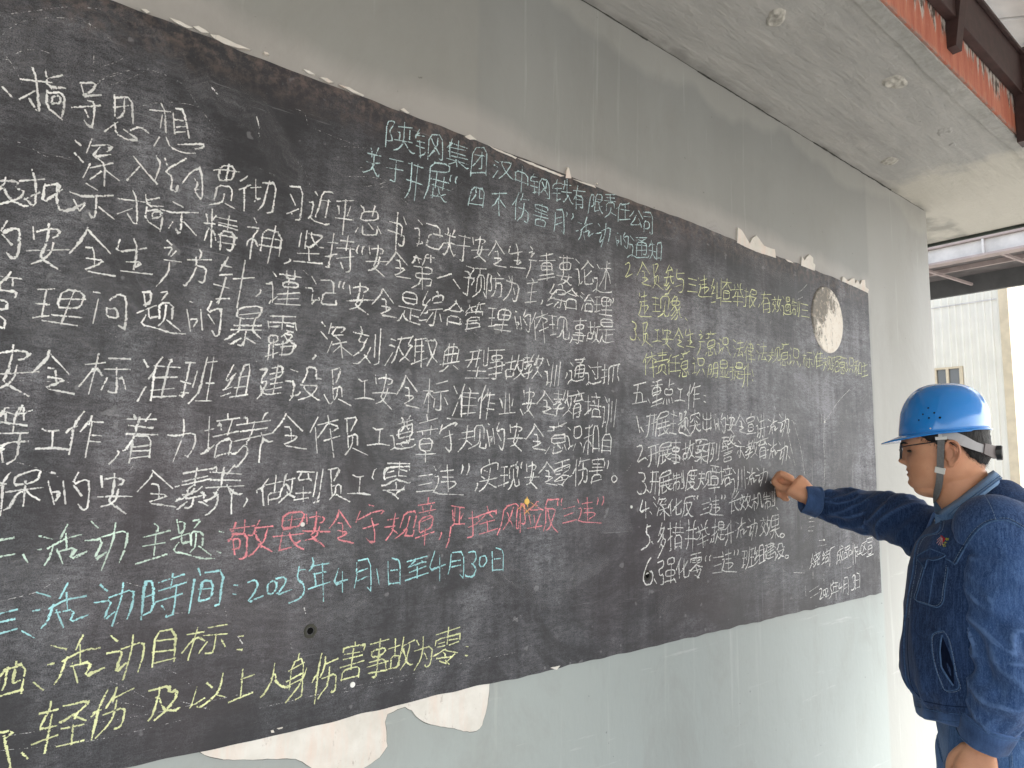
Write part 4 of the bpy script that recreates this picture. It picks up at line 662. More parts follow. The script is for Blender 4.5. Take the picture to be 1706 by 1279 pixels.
      [2967,1247,-89,-22],[2934,1285,37,3,-2,-61,-11,-11,-17,2],[2970,1274,-94,-16],[2928,1288,-2,-81],[2944,1288,-59,-13,-4,-77],[3013,1316,-5,-30],
      [2990,1273,14,17,4,3],[3103,1228,-44,-9],[3048,1213,-26,26,-9,2],[3060,1210,1,100,49,15,-14,-111],[3048,1255,-57,-3],[3040,1295,-41,-5],
      [2998,1204,24,34,2,62],]),
    ('y', 'second point', 0.9, [
      [2791,1126,28,20,12,-17,-19,-44,-29,-39,66,38],[2935,1170,-7,-27,-39,-59],[2936,1169,61,-57],[2933,1115,20,3,3,-49],
      [2936,1079,47,5,-20,-19,-41,-24,87,1],[3033,1168,5,-52],[3027,1171,54,22,-31,-62],[3039,1111,4,-49],[3042,1100,36,22,0,-44],
      [3057,1107,-3,-35,-27,-37],[3061,1062,57,-22],[3190,1193,9,-4,1,-14],[3157,1121,-11,-43,-13,-13,-4,13],[3182,1079,-28,-34,-8,1,-4,3],
      [3197,1175,10,-3,3,-6],[3189,1138,0,-13,8,-20,13,-14,9,14],[3170,1153,-9,-37],[3143,1069,9,0,19,22],[3156,1147,-3,11,26,44],
      [3134,1014,9,5,23,5,12,20,17,14],[3130,1115,84,24],[3147,1149,7,11,16,5,34,14,-5,6],[3319,1179,-72,-16],[3230,1078,61,24],
      [3252,1190,-10,-62,71,15,0,-46,-12,-36,-26,-11,-9,3],[3442,1158,-80,-3],[3432,1123,-66,-3],[3352,1072,96,12],[3461,1178,7,-13],
      [3468,1136,18,6,-7,-42,-25,-46,150,28],[3486,1165,60,21],[3497,1141,50,12],[3495,1118,62,18,14,-10,-41,-32],[3523,1205,1,-118],
      [3621,1150,2,-17,-14,-18,-8,-22],[3620,1143,10,-4,2,18],[3624,1146,-31,7],[3595,1042,42,13],[3701,1093,-50,-16],[3599,1101,37,10],
      [3623,1199,-26,-64],[3650,1093,5,-13,4,102],[3705,1217,-11,-176],[3767,1205,-10,-16,-17,-14,-25,-25,-3,0],[3817,1163,-4,-6,-13,12,-18,20,-5,17],
      [3792,1135,-68,-7],[3811,1084,-104,-14],[3770,1229,-6,-58],[3730,1125,-4,-33,2,-5,55,12,7,6,6,46,-65,-5,-4,-28],[3817,1211,-103,-13],
      [3895,1195,-6,20],[3916,1185,5,37,10,5],[3955,1137,-6,-1,-16,18,-11,16,0,12],[3850,1204,8,-13,-4,-15],[3872,1165,-7,-10,-15,-28,-17,-11,-8,0],
      [3945,1104,-112,-14],[3853,1129,76,8],[3880,1067,11,98],[3946,1190,-129,-25],[4010,1156,-44,-19],[3969,1187,47,-2],
      [4022,1085,19,124,71,3,0,-23,-11,-9,-46,-2],[4045,1166,1,-23,31,-41,10,-3,8,-5],[3952,1077,29,3,10,129],
      [4106,1160,-18,-18,-24,-32,-28,-22,-8,-9],[4024,1158,90,2],[4147,1123,2,-2,-3,-8,-13,-13],[4164,1118,33,37,6,4],[4194,1091,78,21],
      [4200,1133,80,21],[4197,1159,-2,-87],[4251,1082,24,5,3,7,-11,92,-77,-12],[4298,1217,-128,-21],[4199,1158,7,39,7,6,4,21],
      [4352,1159,-1,-10,-13,-9],[4363,1171,-10,7],[4342,1206,5,-9,0,-13],[4355,1120,-11,11,-9,5],[4380,1178,-1,-9,13,-21,9,0],[4383,1172,-7,-7,1,-9],
      [4331,1171,-23,-25],[4365,1104,17,9,15,26],[4422,1200,-15,-31,-6,-21,-4,1],[4325,1152,11,-6,10,-2],[4312,1095,40,44],[4393,1153,7,-14],
      [4341,1138,1,-17],[4423,1121,-29,21],[4365,1194,-61,-14],[4431,1203,-48,-9],[4382,1175,16,50],[4539,1159,-17,10],[4544,1225,-48,-5],
      [4469,1213,-16,18],[4436,1160,24,2,1,-69],[4455,1113,35,-9,68,13,7,14],[4468,1112,-9,-6,-7,-12,0,-4],[4487,1171,5,-13,-2,-31,51,21],
      [4488,1159,1,15,21,10],[4489,1167,-14,-13],[4495,1176,54,15,3,-33,0,-29,-17,4],[4509,1179,1,28],[4523,1171,2,10],[4522,1169,-10,-16],
      [4496,1220,1,-19,49,7,-1,33,-2,-2,-42,-4,-5,-27],[4591,1237,-1,-23],[4689,1232,-23,-118,-18,3],[4577,1197,9,17],[4650,1151,14,75],
      [4637,1213,-52,3],[4633,1191,-56,-6],[4574,1126,8,33,45,5,-2,-41,-14,3],[4606,1238,-7,-119],[4803,1223,-98,-3],[4799,1181,-84,-7],
      [4704,1126,118,8],]),
    ('y', 'second point, lower line', 0.9, [
      [2906,981,5,-15],[2911,932,15,6,-9,-48,-24,-45,120,17],[2925,963,44,16],[2934,938,37,10],[2929,910,46,15,10,-12,-29,-35],[2949,999,3,-130],
      [3069,870,47,25,2,12,13,9],[3095,926,0,69,83,19,-18,-86],[3117,911,14,2,-2,-28,25,0,11,5,7,20],[3126,913,12,62],[3026,938,53,4],
      [3050,988,-3,-88],[3072,980,-53,-3],[3089,905,-67,-11],[3227,1016,-7,-1,3,-6],[3277,963,-12,-14,1,-14],[3188,898,8,-4,12,16,29,30],
      [3290,899,-7,-1,-12,19,-6,26],[3222,1012,32,11,-23,-58],[3190,873,7,2,13,15,29,24,12,28,21,3],[3224,965,19,-27,6,-19,1,-21,-15,-20,-13,1],
      [3189,923,36,39,47,13,3,24,-81,-14,-16,-17],[3227,971,-4,-7,-24,-4,0,30,17,17,10,16],[3325,902,18,-12],]),
    ('y', 'third point', 0.85, [
      [2860,772,7,-2],[2845,809,17,-2,11,-6,3,-4,2,-18,-14,-18],[2827,719,3,-9,10,-4,21,-1,11,10,5,16,-1,15,-11,22],[2893,726,15,-15],
      [2937,813,2,-50],[2931,810,50,19,-28,-62],[2939,756,3,-45],[2940,749,36,13,1,-39],[2958,748,-3,-30,-27,-34],[2962,711,55,-24],
      [3041,792,14,-6,20,9],[3063,787,-3,-59],[3017,715,44,13,36,0],[3110,802,4,-28],[3124,796,29,7,32,-3,-8,-15,-11,-3],
      [3152,811,-1,-22,-6,-39,-12,-23,52,-34],[3161,768,-4,-25,-16,-22,-31,-12],[3103,743,39,5,66,6],[3256,828,-6,-21,-36,-43],[3257,830,42,-55],
      [3252,786,16,-1,-3,-40],[3250,758,37,-2,-17,-14,-35,-16,70,-7],[3330,830,-13,-41,82,27],[3364,837,9,-31,-7,-63],[3347,765,42,5,-21,-20],
      [3331,731,86,2],[3471,845,15,-10],[3459,816,31,8,-19,-31],[3497,816,-19,-22],[3457,774,58,7],[3471,770,-3,-38,-34,-45],[3519,695,17,22],
      [3573,740,0,-9,11,-13],[3555,721,-3,-22,1,-2,37,11,3,3,4,18],[3544,751,84,30],[3556,830,4,-12,-4,-9,-26,-6],[3552,831,4,10],[3611,753,21,-39],
      [3590,840,7,-1,19,1],[3579,842,-3,10],[3621,781,0,30,-76,-27,-3,-48,72,26,4,26],[3529,830,25,8,1,-5,81,17],[3659,724,15,21],
      [3712,770,-4,-4,-17,-38],[3672,819,17,-6],[3674,744,6,3,14,16],[3673,738,-1,52,-19,-3],[3748,778,12,-2,3,-25],
      [3715,830,46,12,4,-48,-59,-8,4,44,9,3],[3770,745,19,-17],[3928,735,-5,13,-6,-2],[3849,823,-29,11],[3910,766,13,-7,4,-11],[3827,794,15,-13],
      [3844,749,-21,-33],[3926,752,-59,-19],[3942,800,-85,-25],[3869,817,68,13],[3870,731,27,52,-7,0,11,4,1,52],[3951,764,18,23],[3982,847,-33,-43],
      [3996,728,78,2],[4057,754,-60,7],[4029,707,-8,144],[4059,804,-73,-1],[3996,782,55,-5,-1,57,-54,-6],[3973,706,-6,85,18,19],
      [4221,736,-5,10,-20,4],[4131,839,-31,0],[4191,767,13,-13,-1,-8],[4098,794,18,-11],[4126,767,-11,-37],[4208,748,-59,-8],[4224,795,-91,-13],
      [4142,826,76,13],[4152,739,22,46,7,9,5,67],[4391,776,1,-9,-4,-5,-26,-4,-1,-1,1,30,-14,-7],[4262,774,16,-3,14,-12],
      [4322,783,14,59,58,16,-10,-66],[4307,809,-61,-11],[4307,789,-84,-11],[4238,735,25,21,15,15,15,64],[4359,833,-7,-50,-13,-19,-47,-28],
      [4394,733,7,16],[4440,770,-2,-6,16,-13],[4419,758,-1,-24,4,-3,35,2,6,4,2,13],[4403,793,88,19],[4432,878,3,-21,-3,-7,-37,-12],[4434,861,10,17],
      [4484,763,12,-23],[4477,889,4,-6,12,4],[4463,880,2,17],[4491,801,-1,25,2,8,-83,-20,-2,-46,79,13,8,30],[4413,882,28,-1,1,-4,69,16],
      [4515,748,25,19],[4578,778,0,-4,-22,-33],[4532,871,16,-15],[4521,762,13,3,18,12],[4528,757,6,58,-20,-2],[4611,782,14,-4,9,-31],
      [4587,870,63,0,-10,-65,-70,-4,8,70,16,0],[4666,764,2,-2,-3,-7,-14,-11],[4841,764,-16,30,-9,5],[4834,866,-70,-3],[4798,827,-8,-71,-9,-5,-16,4],
      [4715,817,9,2,4,-6,25,-17],[4763,794,-12,-34],[4719,811,-6,-3,-11,-43],[4837,818,-84,-6],[4748,837,-50,-1],[4730,744,-3,129],
      [4904,853,-10,-5,-16,-18],[4858,884,15,-27],[4857,767,20,56],[4899,771,97,27],[5001,885,-89,-18],[4893,811,97,15],[4989,847,-88,-12],
      [4962,894,6,-7,-5,-12,-22,-102],[4898,757,3,96,28,34],[5140,796,4,-14,-7,-6,-20,-5,-4,9,-3,34,-14,3],[5032,806,15,-1,14,-25],
      [5082,807,-9,60,67,2,3,-63],[5052,853,-49,-10],[5059,826,-62,-16],[4997,749,24,30,16,25,-10,68],[5103,851,6,-39,-9,-26,-29,-25],
      [5168,804,-32,2],[5247,788,-10,-15,-38,-12,-9,0,-3,9,2,66,55,20,-10,-49,-18,-1,-10,-5],[5169,823,-17,4],[5145,754,27,28],[5225,861,2,34],
      [5176,848,4,36],[5153,866,115,27],[5242,769,25,21],[5299,807,0,-7,22,-20],[5284,792,-1,-32,2,-3,44,2,4,5,0,22],[5264,834,86,-3],
      [5283,882,0,-11,-36,-6],[5284,884,8,7],[5343,808,25,-29],[5327,886,0,-5,23,2],[5306,877,-1,22],[5338,830,6,21,-2,3,-83,-11,-4,-42,86,12,0,25],
      [5259,892,24,-1,1,-3,84,1],[5371,781,13,11],[5440,812,-11,-5,-13,-25],[5367,889,16,-6],[5383,796,6,0,16,13],[5386,793,1,59,-23,-3],
      [5465,813,11,-7,8,-22],[5435,899,65,4,-7,-65,-71,-4,15,64,15,4],[5575,788,60,3],[5560,806,2,6,-18,19,-6,0],[5585,890,-14,0,-30,-14],
      [5547,878,-39,-8],[5505,789,21,27,7,17,16,2],[5575,777,15,98,55,8,-15,-103],[5534,764,10,122],[5510,846,66,2],[5696,856,-1,22,-17,9],
      [5691,777,-4,87],[5728,824,-72,-12],[5644,850,97,27],[5744,791,-110,-27],]),
    ('y', 'third point, lower line', 0.88, [
      [2970,641,-32,-52],[2958,607,0,-87],[3011,655,5,-30],[2969,618,80,24],[3007,624,-41,-47],[3015,624,44,-14,-31,-15],[2993,563,62,15],
      [3020,609,7,-95],[3141,539,-31,17],[3102,594,0,-18,-7,-17,-19,-14,-24,-10],[3129,554,6,47,-60,-18,-4,-31],[3152,672,-88,-18],[3109,681,-3,-67],
      [3143,656,-70,-13],[3156,630,-100,-25],[3171,626,-9,-5,-11,-12],[3270,620,-88,-7],[3228,655,-1,-90],[3199,646,55,18,9,6],[3179,561,94,16],
      [3166,545,-1,84,18,28,8,4],[3261,539,12,26],[3306,589,-1,-7,15,-14],[3295,565,-5,-21,4,-4,35,8,3,4,1,18],[3276,603,65,19],
      [3301,668,3,-9,-4,-10,-28,-5],[3298,671,13,15],[3341,579,13,-20],[3332,687,1,-6,11,11],[3321,682,-2,17],
      [3342,613,1,26,-1,6,-56,-18,-7,-42,62,8,1,34],[3284,680,23,-1,0,-2,56,26],[3391,570,20,13],[3460,600,-2,-5,-29,-31],[3398,668,17,-11],
      [3400,573,34,10],[3408,575,6,60,-23,-3],[3491,608,6,-3,13,-27],[3444,667,66,10,-6,-42,-54,-12,-8,47,14,-3],[3649,632,-48,-10],[3649,598,-51,-5],
      [3589,618,-38,-11],[3540,563,17,76,27,8,-3,-58,-38,-10],[3580,565,16,15,6,20,5,60,49,6,-14,-93,-3,-3,-14,-2],[3755,668,-79,-11],
      [3743,593,19,29],[3727,582,0,43],[3702,626,1,-51],[3693,596,-13,25],[3677,665,4,-32,1,2,72,4,-2,52,-73,-7,-1,-34],[3771,582,-104,-3],
      [3873,616,50,0],[3922,662,-78,-1],[3780,619,34,10,12,9],[3924,633,-94,-4],[3825,653,-45,-4],[3865,586,9,47],
      [3857,669,-14,-19,77,6,4,40,-67,-8,-3,-22],[3790,568,11,5,9,9,3,94],[3927,595,-9,-6,-45,-5,-34,18,-4,7],[3826,572,16,49],
      [3918,532,13,19,15,33,5,88],[3933,618,86,11],[3977,545,16,150],[3937,653,14,4,25,22],[4035,663,19,-46],[4039,591,7,-7],]),
    ('w', 'work heading', 1.15, [
      [2895,461,-21,-106],[2957,477,-98,-26],[2931,368,-6,52,-69,-13],[2962,370,-116,-23],[2978,383,15,-19],[3004,460,101,19],[3092,442,-76,-23],
      [3099,396,-82,-30],[3047,416,-34,-15,3,48,71,15,-1,-39,-44,-14],[3063,497,-14,-145],[3095,504,-5,2,-28,-15,-41,-7],[3097,371,-92,-27],
      [3165,375,-3,21],[3163,452,34,8,-2,-35,-73,-6,4,36,41,-2],[3197,379,-11,28],[3109,367,12,27],[3210,493,-43,-12],[3143,367,-3,28],
      [3159,447,12,67],[3247,467,17,-7,24,8],[3274,462,-10,-60],[3219,391,47,9,44,-3],[3456,423,-55,-9],[3367,446,19,26,2,11],
      [3337,432,-3,3,7,12,13,11],[3394,483,14,31],[3397,443,56,9],[3465,501,-74,-19],[3410,483,-16,-116],[3343,353,10,102,13,43],[3502,445,17,-2],
      [3500,408,16,-3],]),
    ('w', 'work item', 1.2, [
      [2880,279,25,-85],[2915,221,20,-23],[3031,301,-16,-118],[2964,285,85,14],[3050,259,-94,-27],[2994,298,-13,-75,-8,-34,-8,-13,-8,-7],
      [3152,227,-26,-28],[3114,197,-45,-15],[3065,181,13,7,-3,42],[3128,226,1,53],[3090,226,10,50],[3158,269,-104,-24],
      [3038,176,3,25,24,105,89,24,3,-29,-114,-30],[3059,221,109,26],[3166,203,-9,-9,-22,8,-20,11,-4,23],[3207,305,1,13,-8,15],[3194,201,10,114],
      [3219,259,-43,-4],[3184,312,45,-7],[3223,197,-62,6],[3260,323,5,-45],[3259,318,22,6,-4,-39,-15,-7],[3245,252,50,29],[3272,270,1,-32,21,9],
      [3263,246,-18,-37,49,-5,33,-13,37,2],[3304,332,22,9,-20,-35],[3302,247,-2,49,37,4,-4,-52],[3316,285,-4,-50,-13,-21],[3321,237,32,-34],
      [3402,286,4,-28],[3405,350,1,-29],[3447,297,-25,14],[3392,299,-15,-17,-8,-6,-9,-3],[3459,232,-12,-9,-19,9,-13,11,-5,16,-9,1],
      [3418,283,15,-11,-3,-16],[3363,203,12,7,20,18,9,21,0,12,6,6],[3353,250,102,17],[3454,318,-2,19,-48,-11,-45,-15,1,-21],[3566,291,-4,-54],
      [3486,329,3,-33,78,7,-1,39],[3569,251,-83,-21,-2,51],[3522,225,2,113],[3610,336,8,-2],[3602,303,14,-66],[3641,308,9,-66],
      [3615,276,24,3,-14,-26],[3688,345,-24,-44,58,27,0,-37,-10,-59,-12,-11,-16,18],[3670,294,23,-31],[3742,336,3,-31],
      [3757,321,30,7,33,-4,-9,-17,-12,-3],[3784,344,-2,-26,-9,-41,-12,-19,49,-36],[3795,294,-6,-25,-17,-18,-30,-7],[3728,278,106,2],
      [3877,349,-9,-19,-41,-45],[3879,349,63,-54],[3876,310,22,-2,0,-45],[3870,276,51,-2,-23,-16,-42,-15,91,-11],[4010,365,-3,-17],[3955,229,105,12],
      [3968,300,71,20],[4030,279,-57,-11],[3957,310,2,21,92,19,-4,-19],[3976,265,-3,-21,61,10,-2,47,-56,-12,0,-23],[4085,347,14,-25],[4079,216,6,22],
      [4069,287,20,4,-3,-59],[4082,232,8,0,12,11],[4163,375,-1,-151],[4174,334,-64,-20],[4101,211,5,0,7,12,13,35,6,107],[4106,268,72,15],
      [4218,337,29,-9],[4207,288,13,3],[4254,306,-19,-50,-13,-16],[4298,366,-23,-36],[4240,295,45,30,46,10],[4286,340,-3,-44],[4257,290,10,-47],
      [4259,287,49,16,-22,-43,50,28],[4361,383,21,-20],[4337,323,66,4,-25,-36,-18,-39,46,33],[4440,385,-6,-57,-49,-98],
      [4398,334,83,29,-4,-53,-24,-53],[4488,285,4,-3,-5,-11,-20,-16],]),
    ('w', 'work item', 1.2, [
      [2884,114,35,10,12,-20,-24,-41,-28,-39,71,32],[2955,52,15,-9],[3042,125,2,-104],[2978,112,89,21],[3069,90,-91,-25],
      [3001,118,2,-66,-11,-30,-10,-15,-7,-1],[3165,79,-30,-18],[3125,47,0,-5,-36,-19],[3102,31,2,50],[3141,82,17,41],[3104,76,4,33],
      [3188,111,-108,-17],[3057,7,10,32,5,26,7,66,103,23,-6,-30,-100,-12],[3081,68,100,18],[3172,51,-11,-2,-24,9,-11,11,-5,17],[3249,33,-64,9],
      [3270,59,-91,0],[3188,79,69,-3,-1,-39],[3266,150,-89,-5],[3217,96,34,1,3,22,-65,-1,3,-23,29,4],[3204,28,13,-1,5,1,2,134],[3369,83,20,-14,13,-5],
      [3370,77,1,11],[3369,83,-13,-16,-20,-12],[3281,53,42,7,6,31],[3348,122,4,-3,15,-35,6,3],[3351,116,-9,2,-6,-22,-8,-8],[3372,89,3,2,11,45,0,13],
      [3314,147,-1,-63],[3337,124,-54,-14],[3397,147,-49,-16],[3338,92,-50,-8,3,-39],[3359,164,-6,-45],[3471,67,21,-20,23,-3,15,2],
      [3402,45,11,-3,23,9,15,10,7,8],[3525,103,-8,-1,-37,9,2,-6],[3496,151,3,-10,-30,-31],[3468,162,-13,0,-4,-13],[3412,96,5,-7,37,13,2,6],
      [3438,133,-10,-31],[3474,182,-9,-17],[3460,103,26,7],[3462,100,0,12,-22,-2],[3438,113,-13,1],[3415,153,-2,16,107,10,9,-14],[3465,90,-4,-56],
      [3536,151,-117,-18],[3410,71,40,-3,2,-4,76,17],[3661,175,-22,-108,-4,-8,-20,-7],[3584,154,-8,-38],[3542,124,-20,-21],[3552,43,30,24,8,31],
      [3568,93,16,-12],[3624,153,-9,-60],[3562,89,14,39,0,-7],[3571,128,23,2,-7,-30,-3,-10,-2,-2],[3565,156,40,3],[3524,35,19,83,-1,7,5,29,7,4],
      [3698,173,39,4,3,-2,-11,-33,-11,-6,-2,12],[3739,140,2,-21],[3698,82,87,25],[3707,194,-25,-1],[3703,97,87,20],[3751,173,24,22],[3687,137,34,7],
      [3689,126,4,28,-7,4],[3692,164,27,-3,-3,-17],[3703,65,73,18,4,-25,-81,-16,-1,15,8,12],[3774,199,51,13],[3739,155,15,0,33,20,15,20,11,19],
      [3700,197,58,3],[3822,165,-18,-7,-14,9,-13,2,-14,23],[3783,214,-14,-17],[3672,108,128,33],[3705,194,-8,-27,-7,-3,0,-11],[3859,182,28,-16],
      [3816,154,39,-10,75,3],[3884,142,-2,-37,-8,-34,-11,21],[3891,118,36,-41],[3856,118,-14,-20],[4071,172,1,-20,-14,-33,-6,2],[4023,135,-1,3,16,19],
      [3937,111,13,3,20,17],[3976,127,20,22],[4036,157,5,1,11,-37],[4054,121,-3,-14],[4052,109,22,-17],[4049,110,-51,-32],[4003,151,21,38],
      [3980,134,29,3,-27,-22,-12,-36,-21,-10],[3977,142,5,43],[4006,174,-48,-18],[4021,117,-16,-7,-70,-19],[4033,152,11,49],[4086,178,-46,-3],
      [3947,140,73,13],[3983,133,-10,-4,-15,0],[4190,170,-10,7,-8,0],[4181,133,-76,-17],[4159,193,8,-13,18,-2],[4175,188,-8,20],
      [4101,156,-3,6,18,21,4,16],[4180,102,-80,-19],[4140,223,8,2,0,-27],[4107,64,-4,77,76,12,-5,-67,-7,-6,-24,-4],[4177,184,-9,-12,-78,-13],
      [4211,214,-125,-31],[4212,175,31,-10],[4200,132,11,2],[4245,142,-17,-46,-11,-18],[4284,210,-19,-43],[4233,132,44,30,40,15],[4277,183,-1,-48],
      [4250,128,12,-44],[4254,122,47,17,-18,-41,44,26],[4344,192,18,-19],[4320,131,62,6,-21,-36,-16,-36,43,31],[4422,194,-8,-57,-38,-96],
      [4374,141,80,34,-5,-54,-19,-52],[4466,100,15,-16],]),
    ('w', 'work item', 1.2, [
      [2925,-74,16,-2],[2896,-28,29,0,18,-5,1,-10,7,-16,-20,-19],[2883,-129,5,-8,13,-8,34,2,16,16,8,19,-5,14,-21,19],[2964,-123,15,-10],
      [3046,-23,-14,-121],[2997,-26,65,4],[3067,-78,-75,1],[3015,-20,-8,-77,-6,-22,-7,-17,-5,-2],[3166,-98,-20,-17],[3132,-126,-3,-5,-30,-11],
      [3093,-140,3,3,-3,41],[3152,-94,4,46],[3102,-108,5,46],[3176,-64,-91,-20],[3066,-151,6,32,-1,20,8,65,92,25,4,-24,-105,-25],[3083,-102,101,14],
      [3184,-116,-11,-7,-24,7,-16,10,-5,19],[3199,-32,-4,-12],[3287,-14,8,-92,-11,-9,-19,-2],[3195,-56,11,13],[3278,-81,-4,52],[3251,-38,-50,-5],
      [3259,-51,-74,-14],[3196,-126,2,41,59,11,-8,-37,-19,-10],[3226,-27,-9,-101],[3411,-119,-8,-7,-13,4,-18,12],[3372,-104,-49,-19],[3361,-110,14,2],
      [3365,-114,0,12,-17,12],[3343,-82,6,-4,6,13],[3379,-15,-4,26],[3340,-39,72,-3],[3418,-9,-84,-7,-13,-69,-15,-44],
      [3366,-27,-8,-35,4,2,30,-7,4,43],[3375,-110,3,7,16,14,0,10,-60,1],[3560,-79,0,-13,-6,-4,-21,-3,-3,2,5,33,-11,-1],[3454,-71,14,-6,12,-17],
      [3504,-69,10,49,48,5,-7,-52],[3495,-31,-55,0],[3492,-55,-59,-5],[3421,-120,20,19,11,24,16,58],[3534,-31,-3,-40,-19,-22,-39,-27],
      [3614,-5,-3,-22],[3633,-57,-67,-1],[3578,-17,-4,20],[3603,4,0,17],[3641,-111,-106,-8],[3641,13,-87,8],[3592,-143,6,65],[3649,-23,-100,8],
      [3597,-100,-5,3,-37,-1,5,55,69,-2,0,-50,-31,-4,-4,3],[3751,-31,8,27],[3770,-79,-57,-20,-4,-8],[3715,-24,-12,21],[3677,-73,9,4,11,13],
      [3681,-74,-7,-15,-13,-3],[3738,20,-1,-22],[3776,7,-85,-11],[3777,-28,-84,-15],[3673,-83,-8,93],[3693,-17,-38,2],[3756,-94,1,46,-55,-13,5,-45],
      [3821,-122,-21,-20],[3854,-1,-6,-83,-5,-26,-22,-38],[3775,-65,32,7,-1,-71],[3817,-24,-24,22],[3891,-4,-2,-107],[3919,18,8,-140],
      [3794,-160,10,40],[3954,-15,27,-8],[3943,-57,10,2],[3981,-45,-15,-39,-9,-13],[4014,8,-14,-32],[3970,-51,38,25,35,7],[4008,-15,1,-41],
      [3989,-58,10,-38],[3989,-63,42,12,-16,-35,39,20],[4068,9,21,-14],[4048,-40,62,8,-36,-55,44,22],[4149,9,-8,-42,-40,-72],
      [4104,-27,89,22,-5,-39,-25,-40],[4220,-74,21,-16],]),
    ('w', 'work item', 1.2, [
      [2926,-178,-28,-69,80,25],[2951,-188,1,-85],[2988,-242,15,-13],[3019,-163,14,-12],[3020,-193,26,-24],[3065,-223,-17,-40],[3069,-166,-14,-32],
      [3068,-176,67,4,-19,-19],[3091,-185,-24,-25,59,6],[3070,-237,65,13],[3088,-212,22,-15,2,-62],[3102,-240,-30,-23],[3113,-243,42,-26],
      [3145,-225,12,21,9,2],[3201,-221,14,3,8,6,48,27],[3186,-242,27,17],[3183,-178,-19,-20,6,-69],[3221,-176,-6,-85,11,-4,37,6,0,26],
      [3292,-272,29,8,24,32,16,19,5,17,-75,-6],[3385,-166,-12,5,-26,-3,-49,-9,-8,-71,-7,-16,-13,-20],[3311,-197,4,-18,2,-23,18,-24,23,-17,16,-1],
      [3388,-179,-3,2,0,4,4,9,6,2],[3419,-179,-2,2,0,6,3,7,6,2],[3539,-200,-76,-12],[3527,-230,-52,-11],[3447,-272,89,12],[3545,-176,5,-14],
      [3545,-213,18,1,-9,-32,-23,-28,147,-11],[3571,-196,61,6],[3579,-215,50,1],[3573,-235,61,2,13,-10,-40,-19],[3605,-165,-6,-100],
      [3699,-159,2,-5,0,-9,-10,-11],[3663,-181,6,14,-2,6],[3794,-255,-31,-9],[3848,-142,-45,-39,-12,1],[3853,-248,-11,-8,-6,2,-19,11,-14,20,-3,15],
      [3778,-153,-14,-121],[3857,-186,-112,-22],[3901,-196,-6,-16,-6,-3],[3908,-200,-18,15],[3880,-161,9,-3,-4,-11],[3909,-243,-13,11,-11,-1],
      [3929,-187,8,-7,14,-24],[3933,-184,-15,-17],[3871,-190,-13,-24],[3917,-254,12,7,19,22,13,3],[3977,-168,-7,-26,-11,-16,-16,-4],
      [3869,-213,8,-12,9,0],[3858,-255,13,5,12,23,6,0],[3948,-216,2,-12],[3887,-217,-3,-14],[3990,-244,-43,20],[3915,-173,-71,-12],[3976,-171,-44,-3],
      [3936,-189,15,35],[4023,-207,-3,2,-5,-5,-20,-32],[4018,-204,17,-4,23,-12],
      [4125,-223,-1,-15,-3,-5,-6,0,-6,2,-13,89,-32,-3,6,-57,-11,-21,-13,-18],[4047,-182,-55,-13],[4023,-259,2,98],[4147,-152,-4,-14],
      [4277,-118,-8,-113,-1,-4,-34,-5],[4135,-182,6,20],[4250,-210,1,65],[4208,-173,-74,-5],[4221,-187,-83,-7],
      [4151,-254,3,42,62,7,-1,-33,-5,-4,-22,-3],[4172,-150,7,-104],[4293,-250,14,-12],]),
    ('w', 'work item', 1.2, [
      [2965,-313,-9,-46,27,-16,5,-32,-28,-22,-44,-14],[2963,-325,29,5],[3002,-406,10,-10],[3080,-340,12,32],[3088,-377,-14,19],[3095,-443,-6,14,-8,7],
      [3097,-395,3,17,6,8],[3052,-497,21,22,23,29,2,9,3,-2,10,10,10,23,0,7,-25,7,-27,-47],[3055,-409,11,8,25,28,21,36,-1,2,-28,-3,-22,-36],
      [3259,-454,1,11,-55,-4,0,-4],[3206,-428,62,4],[3254,-360,2,60],[3205,-456,1,73,58,3,0,-75],[3220,-314,-10,-57],[3143,-343,33,2],
      [3189,-364,96,-5],[3279,-341,-88,5],[3156,-464,13,2,-1,6,-4,147],[3180,-385,-14,-1,-5,-7,-18,-12],[3334,-300,5,-44],[3397,-409,-96,4],
      [3405,-352,-92,-7],[3401,-304,-12,-5,-10,-38,-2,-10,-10,-120],[3335,-343,-7,-78,-6,-24,-11,-17],[3467,-350,-13,21],[3487,-354,17,39,16,9],
      [3534,-391,-10,-1,-22,10,-10,28],[3423,-344,10,-10,-1,-23],[3444,-371,1,-10,-12,-23,-17,-10,-19,1],[3521,-422,-106,-24],[3438,-414,62,17],
      [3471,-463,-8,76],[3517,-350,-113,-26],[3554,-418,3,-2,-3,-9,-16,-13],[3647,-398,34,0],[3691,-339,-61,-1],[3558,-400,46,17,5,9],
      [3695,-370,-76,1],[3613,-348,-50,-5],[3645,-427,12,54],[3629,-341,-2,-18,57,-1,-4,39,-51,1,3,-27],[3558,-438,16,2,3,8,21,123],
      [3691,-417,-9,-10,-34,-1,-21,15,-9,9,-4,7],[3589,-445,22,38,9,19],[3694,-465,13,19,17,22,-1,76],[3694,-402,90,14],[3758,-455,0,137],
      [3701,-367,21,8,20,23],[3813,-330,31,-10],[3804,-381,11,2],[3845,-363,-17,-49,-11,-16],[3883,-304,-16,-36],[3836,-372,42,28,40,8],
      [3876,-329,2,-43],[3858,-379,10,-47],[3857,-385,47,15,-19,-42,45,25],[3959,-314,15,-16],[3937,-365,50,5,-17,-32,-13,-35,34,29],
      [4025,-320,-11,-44,-32,-84],[3983,-354,73,15,-8,-41,-20,-44],[4141,-358,-8,-22,-12,-6],[4156,-356,-12,13],[4124,-314,8,-9,1,-14],
